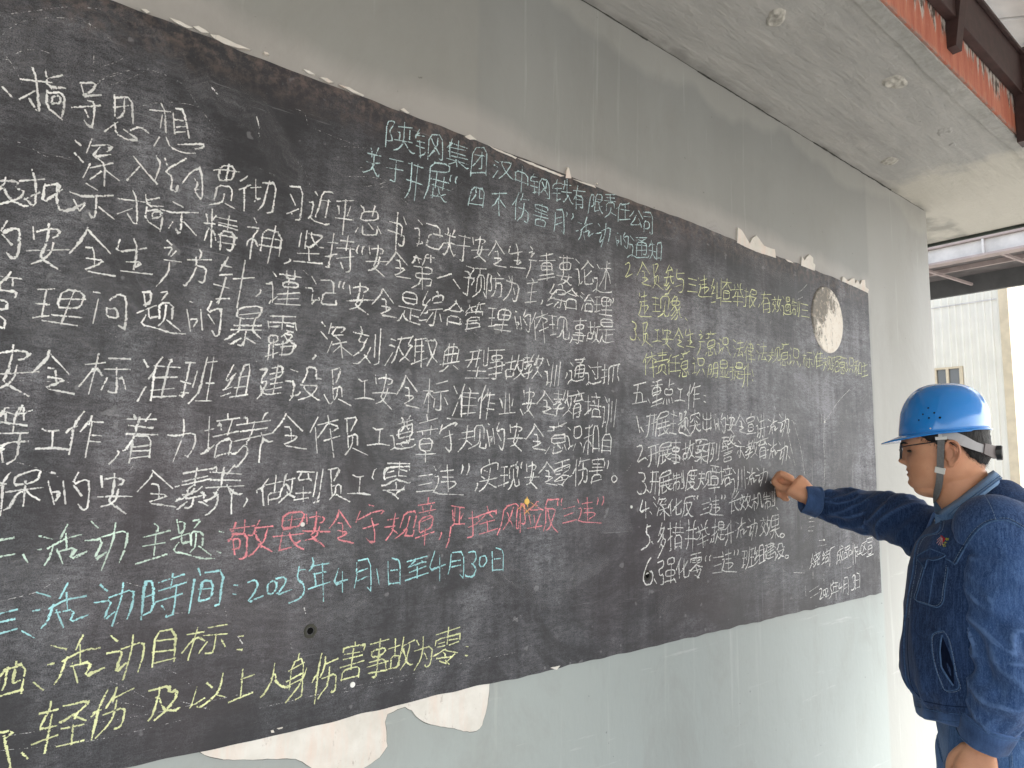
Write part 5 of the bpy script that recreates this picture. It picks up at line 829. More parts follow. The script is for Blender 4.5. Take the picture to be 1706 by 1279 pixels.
      [4152,-417,-13,16,-14,9],[4177,-353,-1,-7,13,-32,2,-2],[4174,-353,-5,-3,1,-10],[4118,-343,-21,-27],[4152,-427,18,7,18,25,5,-3],
      [4217,-336,-18,-54,-15,-3],[4114,-368,21,-26],[4080,-426,8,0,37,24,8,15],[4190,-379,1,-19],[4132,-387,0,-16],[4210,-425,-22,28],
      [4155,-328,-65,-3],[4229,-334,-54,2],[4170,-354,13,48],[4264,-390,11,-20,17,-21,20,-15,16,8],[4259,-395,-14,-33,-22,-20,-8,-4],
      [4314,-325,-89,-14],[4270,-452,3,155],[4271,-303,-43,-4,-5,-69,2,-4,81,17,3,2,11,59,-4,3,-52,-4],[4211,-405,43,11,5,-4,63,12],
      [4352,-451,21,4,8,7,1,6,-8,6,-16,4,-17,-2,-13,-8,4,-11,12,-6,8,0],]),
    ('w', 'work item', 1.2, [
      [2993,-493,-23,-18,-20,-32,-19,-41,-1,-16,4,-13,21,-21,31,1,15,12,8,24,1,16,-11,16,-13,0,-43,-12],[3020,-608,20,-24],
      [3052,-522,53,11,-5,-38,-34,-9,-4,-10,6,-26,30,6,2,-45,-4,-10,-20,1],[3169,-540,28,6,-1,34,-58,-8,0,-32,30,5],
      [3156,-604,44,5,1,29,-81,-1,-1,-32,42,0],[3171,-544,-7,-95],[3203,-625,-90,-7],[3192,-620,9,-12,3,-2,5,-8],[3215,-572,11,19,10,11],
      [3273,-572,19,10,27,30],[3252,-591,29,17],[3256,-511,-20,-28,5,-81],[3287,-520,-5,-94,3,-4,5,-5,34,3,12,21,-5,11],[3388,-532,-20,0],
      [3424,-636,-17,7],[3409,-600,-3,14,-9,15],[3445,-591,-6,-11,-20,-26,-8,-7],[3414,-627,-29,10],[3392,-546,-27,1],
      [3337,-587,9,-3,16,11,39,22,8,-6,24,-9,25,-2],[3435,-532,-24,-6],[3417,-550,25,4],[3440,-586,-87,-9],[3347,-540,3,19,95,1,5,3,-1,-23],
      [3400,-506,9,-44],[3444,-492,-92,-8],[3491,-544,-3,3,0,7,5,14,8,4],[3533,-544,-4,3,1,11,5,10,7,4],[3671,-529,-99,-2],[3648,-572,-71,-9],
      [3558,-620,97,-1],[3664,-503,6,-16],[3663,-547,20,2,-11,-37,-23,-35,159,-16],[3693,-522,63,8],[3700,-548,53,0],[3694,-573,67,1,14,-14,-43,-19],
      [3728,-492,-6,-118],[3829,-499,3,-7,-1,-11,-11,-14],[3785,-528,8,19,-3,7],[3909,-622,22,22,13,22,17,86],[3903,-595,-27,-2],[3921,-565,11,44],
      [3867,-612,11,5,10,9],[3878,-555,33,0],[3880,-612,22,99],[4002,-556,-33,0],[3999,-607,-61,-9],[3974,-611,11,114],[4007,-501,-44,-7],
      [3928,-513,-53,0],[4027,-497,-13,-35,-1,-6,24,7],[4014,-569,48,23],[4016,-579,23,37,1,7],[4072,-556,58,15],[4065,-522,71,11],
      [4034,-540,4,12,9,10],[4010,-604,48,27],[4137,-586,-77,-17],[4117,-589,6,107,-59,-10,7,-111],[4149,-529,15,33,1,6,-24,-2],
      [4235,-570,-51,-9,-15,1,-22,8],[4144,-546,-1,-10,4,-6],[4123,-586,24,14],[4150,-562,0,-11],[4176,-541,63,17],[4175,-506,83,18],
      [4245,-544,-72,-16],[4179,-487,64,8,-5,-29,-61,-18],[4199,-568,12,93],[4136,-535,11,5,15,2,2,-4,-7,-23,-12,-10],
      [4284,-528,19,21,-2,14,50,6,1,-24,3,-3,22,0],[4290,-560,-6,-13,-20,-8],[4256,-595,8,17],[4252,-504,17,-10],[4241,-540,25,3,4,-48],
      [4368,-576,-11,0,-31,8,-21,18,-5,5,-2,9,-6,-4],[4295,-587,19,5,27,15,13,20,14,11,0,8,-73,-15],
      [4402,-593,18,4,7,5,1,5,-7,5,-14,4,-15,-2,-11,-7,3,-9,11,-5,7,0],]),
    ('w', 'signature', 0.95, [
      [4721,-645,13,28],[4741,-652,11,-1,4,-10],[4759,-627,9,21],[4793,-639,-1,-10,-11,-14,-21,-14,-7,4],[4837,-654,-2,-9,-18,-3,-6,3,4,31],
      [4773,-600,89,21],[4853,-588,-79,-45],[4854,-605,-9,-16,-13,-3,-16,10,-5,2,-12,25,-2,11],[4766,-644,80,17],[4748,-586,-17,-68,-13,-15,-16,-16],
      [4907,-579,-2,-10,-12,-13,-5,-8,27,4],[4911,-603,-1,-9,-12,-10,-8,-14],[4911,-606,7,4,7,10],[4882,-639,36,15,10,7],[4916,-652,-43,-16],
      [4969,-653,4,35,-38,-10,-5,-33],[4969,-651,4,7,-42,-14,1,2],[4952,-605,5,41],[4995,-574,-65,-14],[4988,-599,-58,-10],
      [4986,-685,6,11,4,24,2,83,71,14],[5185,-555,20,-8],[5173,-641,6,-12,9,-6,12,3,1,17],[5176,-650,-2,14],[5177,-641,-31,-36],
      [5123,-658,19,5,2,39,-40,-5],[5202,-596,-10,-2,-3,-15,-10,-19,-4,-2],[5095,-685,13,36,4,56,95,22],[5171,-636,-7,6,-8,18,0,56],
      [5270,-642,-5,3,-48,-12],[5291,-634,44,12,-5,-4],[5235,-574,80,20,-11,-27,-64,-14,-7,22,5,5],[5265,-644,-7,41,-45,-7,0,-44],
      [5294,-638,-8,38,49,8,1,-38],[5430,-647,-38,1],[5371,-612,15,30,2,2],[5349,-624,-1,10,5,9,11,11],[5388,-584,3,31],[5395,-606,42,-6],
      [5436,-578,-48,0],[5399,-578,-7,-120],[5354,-704,5,114,8,47],[5479,-615,12,17],[5436,-637,5,39],[5462,-633,0,39],[5425,-625,-7,10,-5,2],
      [5496,-625,-92,-15],[5591,-542,-100,-21,-2,-88,109,23],[5515,-569,38,-19,27,-21],[5567,-558,-12,-23,-41,-47],[5652,-513,2,-18],
      [5587,-662,114,14],[5612,-555,76,4],[5683,-597,-74,-14],[5598,-541,0,18,103,4,0,-23],[5611,-609,-4,-39,68,8,12,67,-72,-11,-3,-30],]),
    ('w', 'signature date', 0.95, [
      [4831,-839,28,8,9,-19,-19,-34,-27,-26,61,14],[4900,-885,9,1,5,3,4,6,2,11,-1,8,-5,5,-4,3,-11,0,-6,-1,-5,-6,-3,-16,2,-10,4,-3,12,-1],
      [4917,-845,30,6,9,-16,-20,-24,-28,-24,63,12],[5002,-815,-10,-35,19,-14,2,-25,-24,-17,-29,-11],[5002,-825,19,3],[5034,-792,4,-19,-28,-19],
      [5034,-813,75,-1],[5035,-840,64,1],[5037,-841,1,-35],[4998,-886,110,11],[5078,-814,-7,-118],[5139,-819,-30,-44,65,11],[5155,-831,-5,-58],
      [5202,-807,-6,-52,-16,-43],[5211,-791,61,4,-9,-135,-17,18],[5204,-840,48,7],[5201,-869,49,9],[5349,-834,7,1],
      [5332,-799,25,16,17,1,4,-6,1,-22,-23,-30],[5314,-884,5,-8,36,6,9,14,11,11,-3,14,-14,14],[5381,-790,-4,-99],[5413,-772,48,-12,-12,-99],
      [5393,-826,41,2],[5385,-884,58,7],]),
]
# ------------------------------------------------------------------ ground
g = mesh('ground', [(-60, -60, 0), (80, -60, 0), (80, 60, 0), (-60, 60, 0)], [(0, 1, 2, 3)], M_CONC); tag(g, kind='structure')

# ------------------------------------------------------------------ building: wall and overhanging slab
WX, WY, TOP = 3.604, 1.25, 2.835
wall = empty('rendered_wall', (0, WY, 0)); tag(wall, 'grey green painted wall carrying the large blackboard', 'wall')
box('wall_body', (-5, WX, WY, 8, -.05, TOP+.03), MW, wall)
slab = empty('concrete_overhang', (0, 0, TOP)); tag(slab, 'grey plastered concrete overhang slab above the blackboard wall', 'overhang')
SY = .729
v, f = [], []
nx = 90
xs = [-5+9.15*i/nx for i in range(nx+1)]
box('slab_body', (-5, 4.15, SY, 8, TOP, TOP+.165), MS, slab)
# plaster strip along the outer edge, its inner border wandering like a trowel line
V, F = [], []
for i in range(261):
    x = -5+9.14*i/260
    w = .045+.006*math.sin(x*3.1)+.007*noise.noise(Vector((x*5, 0, 0)))+.003*noise.noise(Vector((x*30, 4, 0)))
    V += [(x, SY-.003, TOP-.006), (x, SY+w-.004, TOP-.006), (x, SY+w, TOP+.002), (x, SY-.003, TOP+.002)]
for i in range(260):
    a = i*4
    for k in range(3): F.append((a+k, a+4+k, a+5+k, a+1+k))
    F.append((a+3, a+7, a+4, a))
mesh('edge_strip', V, F, MS, slab)
V, F = join_vf([box_vf(-5, 4.153, SY-.008, SY+.004, TOP+.008, TOP+.162)])
o = mesh('slab_face', V, F, M_RED, slab); o['label'] = 'peeling red painted edge of the slab'
rnd_ = random.Random(4); runs = [(-2, 3.58, .0016), (.9, 1.5, .0035), (1.75, 2.25, .003), (2.5, 3.2, .0042)]
for a, b, r in runs:                          # open joint and cracked filler where wall and slab meet
    n = int((b-a)/.02); P = [(a+(b-a)*i/n, WY-.0005-.003*abs(noise.noise(Vector((i*.3, a, 0)))), TOP-.0005-.004*abs(noise.noise(Vector((i*.4, 5, a))))) for i in range(n+1)]
    V, F = tube_vf(P, [r*(.4+1.2*abs(noise.noise(Vector((i*.25, 9, a))))) for i in range(n+1)], 5)
    mesh('joint_crack', V, F, M_CRACK, wall)
box('drip_flashing', (4.1505, 4.168, SY, 8, TOP-.014, TOP+.16), simple('green_black_flashing', (.055, .065, .055, 1), .8, .2, 0, .4, 12, .3), slab)
def mortar_lump(px, py, rx, ry, rot, seed, mat=M_MORTAR, deep=.012, hole=False):
    c = on_z(px, py, TOP); V = []; F = []; rings, n = 7, 26
    rnd = random.Random(seed)
    lob = [1+.22*noise.noise(Vector((math.cos(2*math.pi*k/n)*1.3, math.sin(2*math.pi*k/n)*1.3, seed*3.7))) + rnd.uniform(-.05, .05) for k in range(n)]
    for i in range(rings):
        q = 1-i/rings
        for k in range(n):
            w = 2*math.pi*k/n; X = rx*q*lob[k]*math.cos(w); Y = ry*q*lob[k]*math.sin(w)
            h = 0 if i == 0 else deep*(.55+.5*noise.noise(Vector((X*60, Y*60, seed))))*(1 if i > 1 else .6)
            V.append((c.x+X*math.cos(rot)-Y*math.sin(rot), c.y+X*math.sin(rot)+Y*math.cos(rot), TOP+.001-h))
    V.append((c.x, c.y, TOP-.6*deep)); L = len(V)-1
    for i in range(rings-1):
        for k in range(n): F.append((i*n+k, i*n+(k+1) % n, (i+1)*n+(k+1) % n, (i+1)*n+k))
    for k in range(n): F.append(((rings-1)*n+k, (rings-1)*n+(k+1) % n, L))
    return mesh('mortar_plug', V, F, mat, slab)
mortar_lump(1293, 29, .044, .028, .5, 1); mortar_lump(1491, 137, .050, .036, -.1, 2)
mortar_lump(1573, 219, .036, .028, .3, 3, MS, .007); mortar_lump(1482, 268, .040, .030, .1, 4)
mortar_lump(1587, 241, .022, .012, .3, 5, MS, .005); mortar_lump(1532, 203, .010, .008, 0, 6, MS, .004)

# ------------------------------------------------------------------ steel edge channel, brackets, sloping sheets
ch = empty('steel_edge_channel', (0, .7, 2.98)); tag(ch, 'dark rusty red steel channel bolted along the edge of the overhang', 'steel beam')
box('web', (-5, 4.16, .690, .719, 2.987, 3.155), M_STEEL, ch, .002)
box('flange', (-5, 4.16, .676, .689, 3.14, 3.152), M_STEEL, ch, .002)
for x in (-3.2, -1.0, 1.1, 2.33):
    v, f = box_vf(x, x+.05, .66, .7205, 2.895, 3.150)
    v = [(q[0], q[1]+(.035 if q[2] < 2.9 and q[1] < .7 else 0), q[2]) for q in v]
    mesh('stiffener', v, f, M_STEEL, ch)
br = empty('angle_bracket', (3.03, .7, 2.8)); tag(br, 'dark steel angle bracket hanging below the red slab edge', 'bracket')
box('upright', (3.01, 3.075, .66, .7195, 2.80, 3.17), M_STEEL, br, .002)
box('arm', (3.012, 3.073, .05, .659, 2.80, 2.845), M_STEEL, br, .002)
aw = empty('sheet_awning', (0, .7, 3.2)); tag(aw, 'pale pinkish sheet metal awning sloping above the steel channel', 'awning')
rz = lambda y: EYE+1.362+.4*y
W_ = .28; k = 0
for i in range(-25, 6):
    x0 = 2.8+i*W_; x1 = x0+W_
    gap = .014 if i % 2 == 0 else .003
    V = [(x0+gap, .79, rz(.79)), (x1, .79, rz(.79)), (x1, -.75, rz(-.75)), (x0+gap, -.75, rz(-.75))]
    dz = .004 if i % 2 == 0 else .010
    V = [(a, b, c+dz) for a, b, c in V]+[(a, b, c+.02+dz) for a, b, c in V]
    mesh('roof_sheet', V, [(3, 2, 1, 0), (4, 5, 6, 7), (0, 1, 5, 4), (1, 2, 6, 5), (2, 3, 7, 6), (3, 0, 4, 7)], M_ROOF, aw)
for i in range(-25, 6):                       # unseen low run of sheets, added to shade the wall and the man
    x0 = 2.8+i*W_; x1 = x0+W_-.004; za, zb = rz(-.75)+.03, rz(-.75)-.01
    V = [(x0, -.72, za), (x1, -.72, za), (x1, -3.1, zb), (x0, -3.1, zb)]; V = V+[(a, b, c+.02) for a, b, c in V]
    mesh('roof_sheet', V, [(3, 2, 1, 0), (4, 5, 6, 7), (0, 1, 5, 4), (1, 2, 6, 5), (2, 3, 7, 6), (3, 0, 4, 7)], M_ROOF, aw)  # added unseen sheet, only there for shade
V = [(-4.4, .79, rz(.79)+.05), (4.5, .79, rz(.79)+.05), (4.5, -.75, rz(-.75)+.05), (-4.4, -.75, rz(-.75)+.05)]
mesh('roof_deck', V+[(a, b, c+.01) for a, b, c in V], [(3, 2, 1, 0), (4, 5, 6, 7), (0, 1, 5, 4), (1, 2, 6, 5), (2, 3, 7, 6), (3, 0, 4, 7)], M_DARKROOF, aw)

# ------------------------------------------------------------------ flat far canopy in grey steel
can = empty('far_canopy', (9, 2, 4)); tag(can, 'grey steel canopy with white girder beyond the end of the overhang', 'canopy')
X0 = 9.0
box('girder_web', (X0, X0+.02, -1.5, 7, EYE+2.53, EYE+2.70), M_STEEL2, can)
box('bottom_flange', (X0-.05, X0+.09, -1.5, 7, EYE+2.500, EYE+2.528), M_STEEL3, can, .003)
box('top_flange', (X0-.05, X0+.09, -1.5, 7, EYE+2.702, EYE+2.728), M_STEEL3, can, .003)
for y in (-.9, .1, 1.3, 2.524, 3.72, 4.9, 6.1):
    box('web_stiffener', (X0-.045, X0-.001, y, y+.022, EYE+2.53, EYE+2.70), M_STEEL2, can)
box('upper_fascia', (X0-.03, X0+.06, -1.5, 7, EYE+2.729, EYE+3.05), simple('weathered_fascia', (.42, .36, .27, 1), .8, .2, 0, .4, 4, .2), can)
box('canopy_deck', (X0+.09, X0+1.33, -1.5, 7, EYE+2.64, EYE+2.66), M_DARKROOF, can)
box('end_fascia', (X0+1.30, X0+1.36, -1.5, 7, EYE+2.40, EYE+2.66), simple('dark_fascia', (.10, .10, .10, 1), .6, .3, 0, .2, 6, .1), can)
box('purlin', (X0+.72, X0+.76, -1.5, 7, EYE+2.58, EYE+2.638), M_STEEL3, can)
for y in (1.0, 2.0, 2.55, 3.1, 4.2, 5.2):
    box('cleat', (X0+.25, X0+.45, y, y+.05, EYE+2.59, EYE+2.638), M_DARKROOF, can)
for y in (-.6, 1.05, 2.2, 3.05, 4.5):
    V, F = tube_vf([(X0+.10, y+.25, EYE+2.56), (X0+1.25, y, EYE+2.50)], .022, 4); mesh('brace', V, F, M_STEEL3, can)
for y in (-1.2, 6.7):
    box('column', (X0, X0+.15, y, y+.15, 0, EYE+2.4995), M_STEEL2, can, .004)

# ------------------------------------------------------------------ white corrugated shed beyond
shed = empty('corrugated_shed', (12, 4, 0)); tag(shed, 'tall white corrugated metal shed beyond the corner of the wall', 'shed')
SX, SYC, SH = 12.0, 3.16, 6.2
def ribbed(a, b, z0, z1, nrm, name='wall_sheet', pitch=.097, mat=M_WHITE):
    a, b, n = Vector(a), Vector(b), Vector(nrm); L = (b-a).length; d = (b-a)/L; m = max(1, round(L/pitch)); p = L/m; V = []; F = []
    prof = [(0, 0), (.62, 0), (.70, .02), (.90, .02), (.98, 0)]
    pts = [(i*p+q*p, h) for i in range(m) for q, h in prof]+[(L, 0)]
    for s_, h in pts:
        q = a+d*s_+n*h; V += [(q.x, q.y, z0), (q.x, q.y, z1)]
    for i in range(len(pts)-1): F.append((2*i, 2*i+2, 2*i+3, 2*i+1))
    return mesh(name, V, F, mat, shed)
WIN = (3.76, 4.17, EYE+1.02, EYE+1.66)       # y0, y1, z0, z1 of the window
box('shed_core', (SX+.03, SX+20, SYC+.03, 22, 0, SH), M_DARKROOF, shed)
y = SYC
while y < 15:
    y2 = min(y+.776, 15)
    cuts = [(0, SH)]
    if y2 > WIN[0] and y < WIN[1]:
        ya, yb = max(y, WIN[0]), min(y2, WIN[1])
        if ya > y+.01: ribbed((SX, y, 0), (SX, ya, 0), 0, SH, (-1, 0, 0))
        ribbed((SX, ya, 0), (SX, yb, 0), 0, WIN[2], (-1, 0, 0)); ribbed((SX, ya, 0), (SX, yb, 0), WIN[3], SH, (-1, 0, 0))
        if yb < y2-.01: ribbed((SX, yb, 0), (SX, y2, 0), 0, SH, (-1, 0, 0))
    else:
        ribbed((SX, y, 0), (SX, y2, 0), 0, SH, (-1, 0, 0))
    y = y2
x = SX+.02
for i in range(14): ribbed((x, SYC, 0), (x+.776, SYC, 0), 0, SH, (0, -1, 0)); x += .776
box('corner_trim', (SX-.045, SX+.10, SYC-.05, SYC+.07, 0, SH), M_CREAM, shed, .004)
box('sheet_lap', (SX-.026, SX-.021, SYC+.1, 15, EYE+2.63, EYE+2.645), M_STEEL2, shed)
wf = empty('window', (SX, 3.95, WIN[2])); wf.parent = shed; wf.matrix_parent_inverse = shed.matrix_world.inverted()
wf = box('window', (SX-.04, SX+.02, WIN[0], WIN[0]+.03, WIN[2], WIN[3]), M_CREAM, shed) if False else wf
for b in ((WIN[0], WIN[0]+.045, WIN[2], WIN[3]), (WIN[1]-.045, WIN[1], WIN[2], WIN[3]), (3.955, 3.99, WIN[2]+.03, WIN[3]-.03),
          (WIN[0]+.045, WIN[1]-.045, WIN[2], WIN[2]+.03), (WIN[0]+.045, WIN[1]-.045, WIN[3]-.03, WIN[3])):
    box('frame', (SX-.04, SX+.02, b[0], b[1], b[2], b[3]), M_CREAM, wf)
glass = NT('window_glass', .12, .6).color((.10, .10, .10, 1)).m
for b in ((WIN[0]+.045, 3.955), (3.99, WIN[1]-.045)):
    box('pane', (SX-.002, SX+.004, b[0], b[1], WIN[2]+.03, WIN[3]-.03), glass, wf)

# ------------------------------------------------------------------ blackboard
BZ0, BZ1, BX0, BX1 = EYE-.481, EYE+.758, -.75, 2.912
BYF = WY-.005
board = empty('blackboard', (1.2, WY, BZ0)); tag(board, 'large painted cement blackboard covered with chalk handwriting', 'blackboard')
def edge_loop():
    P = []
    n = 300
    for i in range(n): x = BX0+(BX1-BX0)*i/n; P.append((x, BZ0+.0035*noise.noise(Vector((x*18, 0, 0)))+.006*noise.noise(Vector((x*3, 1, 0)))))
    m = 90
    for i in range(m): z = BZ0+(BZ1-BZ0)*i/m; P.append((BX1+.004*noise.noise(Vector((z*14, 2, 0)))+.004*noise.noise(Vector((z*4, 2, 0))), z))
    for i in range(n): x = BX1-(BX1-BX0)*i/n; P.append((x, BZ1+.004*noise.noise(Vector((x*16, 3, 0)))+.005*noise.noise(Vector((x*3.3, 4, 0)))))
    for i in range(m): z = BZ1-(BZ1-BZ0)*i/m; P.append((BX0, z))
    return P
def plate(name, P, y0, y1, mat, parent, chamfer=0):
    """closed outline P (x, z) as a plate standing proud of the wall; front at y0, back at y1"""
    n = len(P); V = [(x, y0, z) for x, z in P]+[(x, y1, z) for x, z in P]
    F = [tuple(range(n))]+[(i, i+n, (i+1) % n+n, (i+1) % n) for i in range(n)]
    bm = bmesh.new(); vs = [bm.verts.new(v) for v in V]
    for f in F:
        try: bm.faces.new([vs[i] for i in f])
        except ValueError: pass
    bmesh.ops.recalc_face_normals(bm, faces=bm.faces)
    bmesh.ops.triangulate(bm, faces=[f for f in bm.faces if len(f.verts) > 4])
    me = bpy.data.meshes.new(name); bm.to_mesh(me); bm.free(); return link(name, me, mat, parent)
plate('board_surface', edge_loop(), BYF, WY+.01, MB, board)

def rough_outline(pts, amp=.002, step=.006, seed=0):
    out = []; n = len(pts)
    for i in range(n):
        a, b = Vector((pts[i][0], pts[i][1], 0)), Vector((pts[(i+1) % n][0], pts[(i+1) % n][1], 0))
        m = max(1, int((b-a).length/step))
        for k in range(m):
            p = a+(b-a)*k/m; q = Vector((p.x*90, p.y*90, seed))
            out.append((p.x+amp*noise.noise(q), p.y+amp*noise.noise(q+Vector((9, 9, 9)))))
    return out
def wall_px(lst, s=1, ox=0, oy=0):
    r = []
    for x, y in lst:
        p = on_y(ox+x/s, oy+y/s, WY); r.append((p.x, p.z))
    return r
chips = [
 (2.842, 0, 0, [(665, 50), (690, 52), (705, 64), (690, 69)]), (2.842, 0, 0, [(798, 92), (850, 108), (912, 140), (890, 140), (840, 122)]),
 (2.842, 0, 0, [(912, 132), (935, 130), (970, 150), (985, 163), (950, 160)]), (2.842, 0, 0, [(990, 168), (1030, 175), (1100, 207), (1182, 240), (1120, 232), (1060, 214), (1010, 188)]),
 (2.842, 0, 0, [(1245, 250), (1262, 256), (1270, 265), (1250, 262)]), (2.842, 0, 0, [(1432, 334), (1460, 340), (1485, 360), (1455, 352)]),
 (2.842, 0, 0, [(1508, 370), (1545, 374), (1572, 396), (1550, 396)]), (2.842, 0, 0, [(1598, 404), (1650, 420), (1706, 450), (1712, 462), (1660, 440)]),
 (2.842, 600, 0, [(0, 448), (14, 456), (6, 462)]), (2.842, 600, 0, [(185, 522), (200, 516), (228, 540), (212, 540)]),
 (2.842, 600, 0, [(488, 650), (512, 641), (545, 664), (515, 664)]), (2.842, 600, 0, [(600, 690), (640, 708), (735, 748), (730, 754), (640, 716)]),
 (2.842, 600, 0, [(740, 752), (800, 772), (960, 836), (940, 838), (800, 782)]), (2.842, 600, 0, [(966, 846), (970, 815), (975, 793), (982, 800), (992, 846)]),
 (2.842, 600, 0, [(1000, 850), (1100, 880), (1110, 892), (1040, 868)]), (2.842, 600, 0, [(1112, 868), (1118, 868), (1117, 875)]),
 (2.842, 1106, 0, [(340, 1150), (343, 1078), (362, 1092), (400, 1155), (412, 1128), (432, 1116), (468, 1165), (500, 1178), (518, 1182), (524, 1222), (440, 1196), (380, 1170)]),
 (4.2625, 1306, 380, [(0, 222), (30, 232), (60, 250), (20, 240)]), (4.2625, 1306, 380, [(112, 268), (117, 205), (138, 232), (152, 206), (172, 189), (197, 212), (198, 250), (212, 262), (208, 305), (150, 282)]),
 (4.2625, 1306, 380, [(403, 378), (410, 344), (430, 362), (446, 378), (470, 360), (490, 358), (497, 398), (510, 370), (532, 402), (545, 370), (566, 368), (570, 420), (592, 436), (588, 462), (500, 420)]),
 (3.41, 380, 900, [(236, 1076), (250, 1070), (256, 1084), (240, 1088)]), (3.41, 380, 900, [(270, 1062), (304, 1054), (300, 1062), (280, 1068)]),
 (1.706, 240, 1000, [(1150, 190), (1178, 184), (1168, 196)]),
]
for i, (s, ox, oy, l) in enumerate(chips):
    plate('paint_chip', rough_outline(wall_px(l, s, ox, oy), .0012, .004, i), WY-.0062, WY+.003, M_PATCH, wall)
big = [(319, 1252), (345, 1243), (418, 1225), (491, 1205), (527, 1198), (644, 1176), (673, 1170), (723, 1158), (796, 1139), (815, 1134), (814, 1158), (810, 1181), (802, 1208),
       (793, 1218), (782, 1219), (755, 1214), (711, 1205), (697, 1197), (685, 1184), (673, 1177), (661, 1182), (645, 1189), (641, 1202), (644, 1225), (644, 1243), (632, 1261),
       (609, 1277), (585, 1292), (540, 1292), (515, 1276), (497, 1266), (477, 1263), (420, 1265), (372, 1265), (340, 1258)]
P = wall_px(big)
P = [(x, z+(.012 if i < 10 else 0)) for i, (x, z) in enumerate(P)]
o = plate('bare_plaster_patch', rough_outline(P, .0022, .008, 3), WY-.0022, WY+.003, M_PATCH, wall)
o['label'] = 'large cream patch of bare plaster below the board'
PO = rough_outline(P, .0022, .008, 3); V, F = tube_vf([(x, WY-.0020, z) for x, z in PO]+[(PO[0][0], WY-.0020, PO[0][1])], [.0003+.0007*abs(noise.noise(Vector((i*.21, 0, 0)))) for i in range(len(PO)+1)], 5, False); mesh('paint_edge', V, F, M_CRACK, wall)

# pale plaster disc low on the right of the board
cx, cz, rr = 2.546, EYE+.578, .126
V, F = [], []; n = 72; prof = [(1.0, .002), (.995, -.003), (.965, -.0065), (.93, -.005), (.6, -.0045), (.25, -.004)]
for q, h in prof:
    for k in range(n):
        w = 2*math.pi*k/n; e = 1+.012*noise.noise(Vector((math.cos(w)*2, math.sin(w)*2, 1)))
        V.append((cx+rr*.95*q*e*math.cos(w), BYF+h, cz+rr*1.03*q*e*math.sin(w)))
V.append((cx, BYF-.004, cz))
for i in range(len(prof)-1):
    for k in range(n): F.append((i*n+k, (i+1)*n+k, (i+1)*n+(k+1) % n, i*n+(k+1) % n))
for k in range(n): F.append(((len(prof)-1)*n+k, len(V)-1, (len(prof)-1)*n+(k+1) % n))
o = mesh('plaster_disc', V, F, M_DISC, board, True); o['label'] = 'round pale plaster disc with grey worn areas'

# ---- chalk
def decode(strokes):
    """each stroke: start x, z, then steps, in half millimetres on the board plane; corners are rounded as a hand does"""
    out = []
    for t in strokes:
        x, z = t[0], t[1]; P = [(x/2000, z/2000+EYE)]
        for i in range(2, len(t), 2):
            x += t[i]; z += t[i+1]; P.append((x/2000, z/2000+EYE))
        if len(P) > 2:
            Q = [P[0]]
            for i in range(1, len(P)-1):
                for o in (P[i-1], P[i+1]): Q.append((P[i][0]+(o[0]-P[i][0])*.22, P[i][1]+(o[1]-P[i][1])*.22))
            P = Q+[P[-1]]
        out.append(P)
    return out
def ribbons(name, strokes, width, mat, parent, y=None, seed=0, taper=.25):
    rnd = random.Random(seed); V, F, UV, PR = [], [], [], []
    y0 = BYF-.0006 if y is None else y
    for si, P in enumerate(strokes):
        Q = [P[0]]
        for p in P[1:]:
            if math.hypot(p[0]-Q[-1][0], p[1]-Q[-1][1]) > .0006: Q.append(p)
        if len(Q) < 2: Q = [P[0], (P[0][0]+.003, P[0][1]-.004)]
        yy = y0-.00001*(si % 60); pres = rnd.uniform(.86, 1.0); wb_ = width*rnd.uniform(.82, 1.15); n = len(Q); b = len(V); s = 0
        e0 = wb_*.3; d = (Q[1][0]-Q[0][0], Q[1][1]-Q[0][1]); L = math.hypot(*d); Q[0] = (Q[0][0]-d[0]/L*e0, Q[0][1]-d[1]/L*e0)
        d = (Q[-1][0]-Q[-2][0], Q[-1][1]-Q[-2][1]); L = math.hypot(*d); Q[-1] = (Q[-1][0]+d[0]/L*e0, Q[-1][1]+d[1]/L*e0)
        for i in range(n):
            a, c = Q[max(i-1, 0)], Q[min(i+1, n-1)]; tx, tz = c[0]-a[0], c[1]-a[1]; L = math.hypot(tx, tz) or 1
            nx_, nz_ = -tz/L, tx/L
            if 0 < i < n-1:
                u = (Q[i][0]-a[0], Q[i][1]-a[1]); l = math.hypot(*u); cosh = abs((u[0]*tx+u[1]*tz)/(l*L)); m = 1/max(cosh, .6)
            else: m = 1-taper
            w = wb_*.5*m*(1+.20*math.sin(i*1.7+si)+rnd.uniform(-.14, .14))
            if i: s += math.hypot(Q[i][0]-Q[i-1][0], Q[i][1]-Q[i-1][1])
            V += [(Q[i][0]+nx_*w, yy, Q[i][1]+nz_*w), (Q[i][0]-nx_*w, yy, Q[i][1]-nz_*w)]; UV += [(s, 1), (s, 0)]; q_ = pres*(1-.22*(i/max(1, n-1))**2)*(.9+.1*math.sin(i+si)); PR += [q_, q_]
        for i in range(n-1): F.append((b+2*i, b+2*i+1, b+2*i+3, b+2*i+2))
    me = bpy.data.meshes.new(name); me.from_pydata(V, [], F); me.update()
    pa = me.attributes.new('press', 'FLOAT', 'POINT'); pa.data.foreach_set('value', PR)
    ul = me.uv_layers.new(name='UVMap')
    for lp in me.loops: ul.data[lp.index].uv = UV[lp.vertex_index]
    return link(name, me, mat, parent)
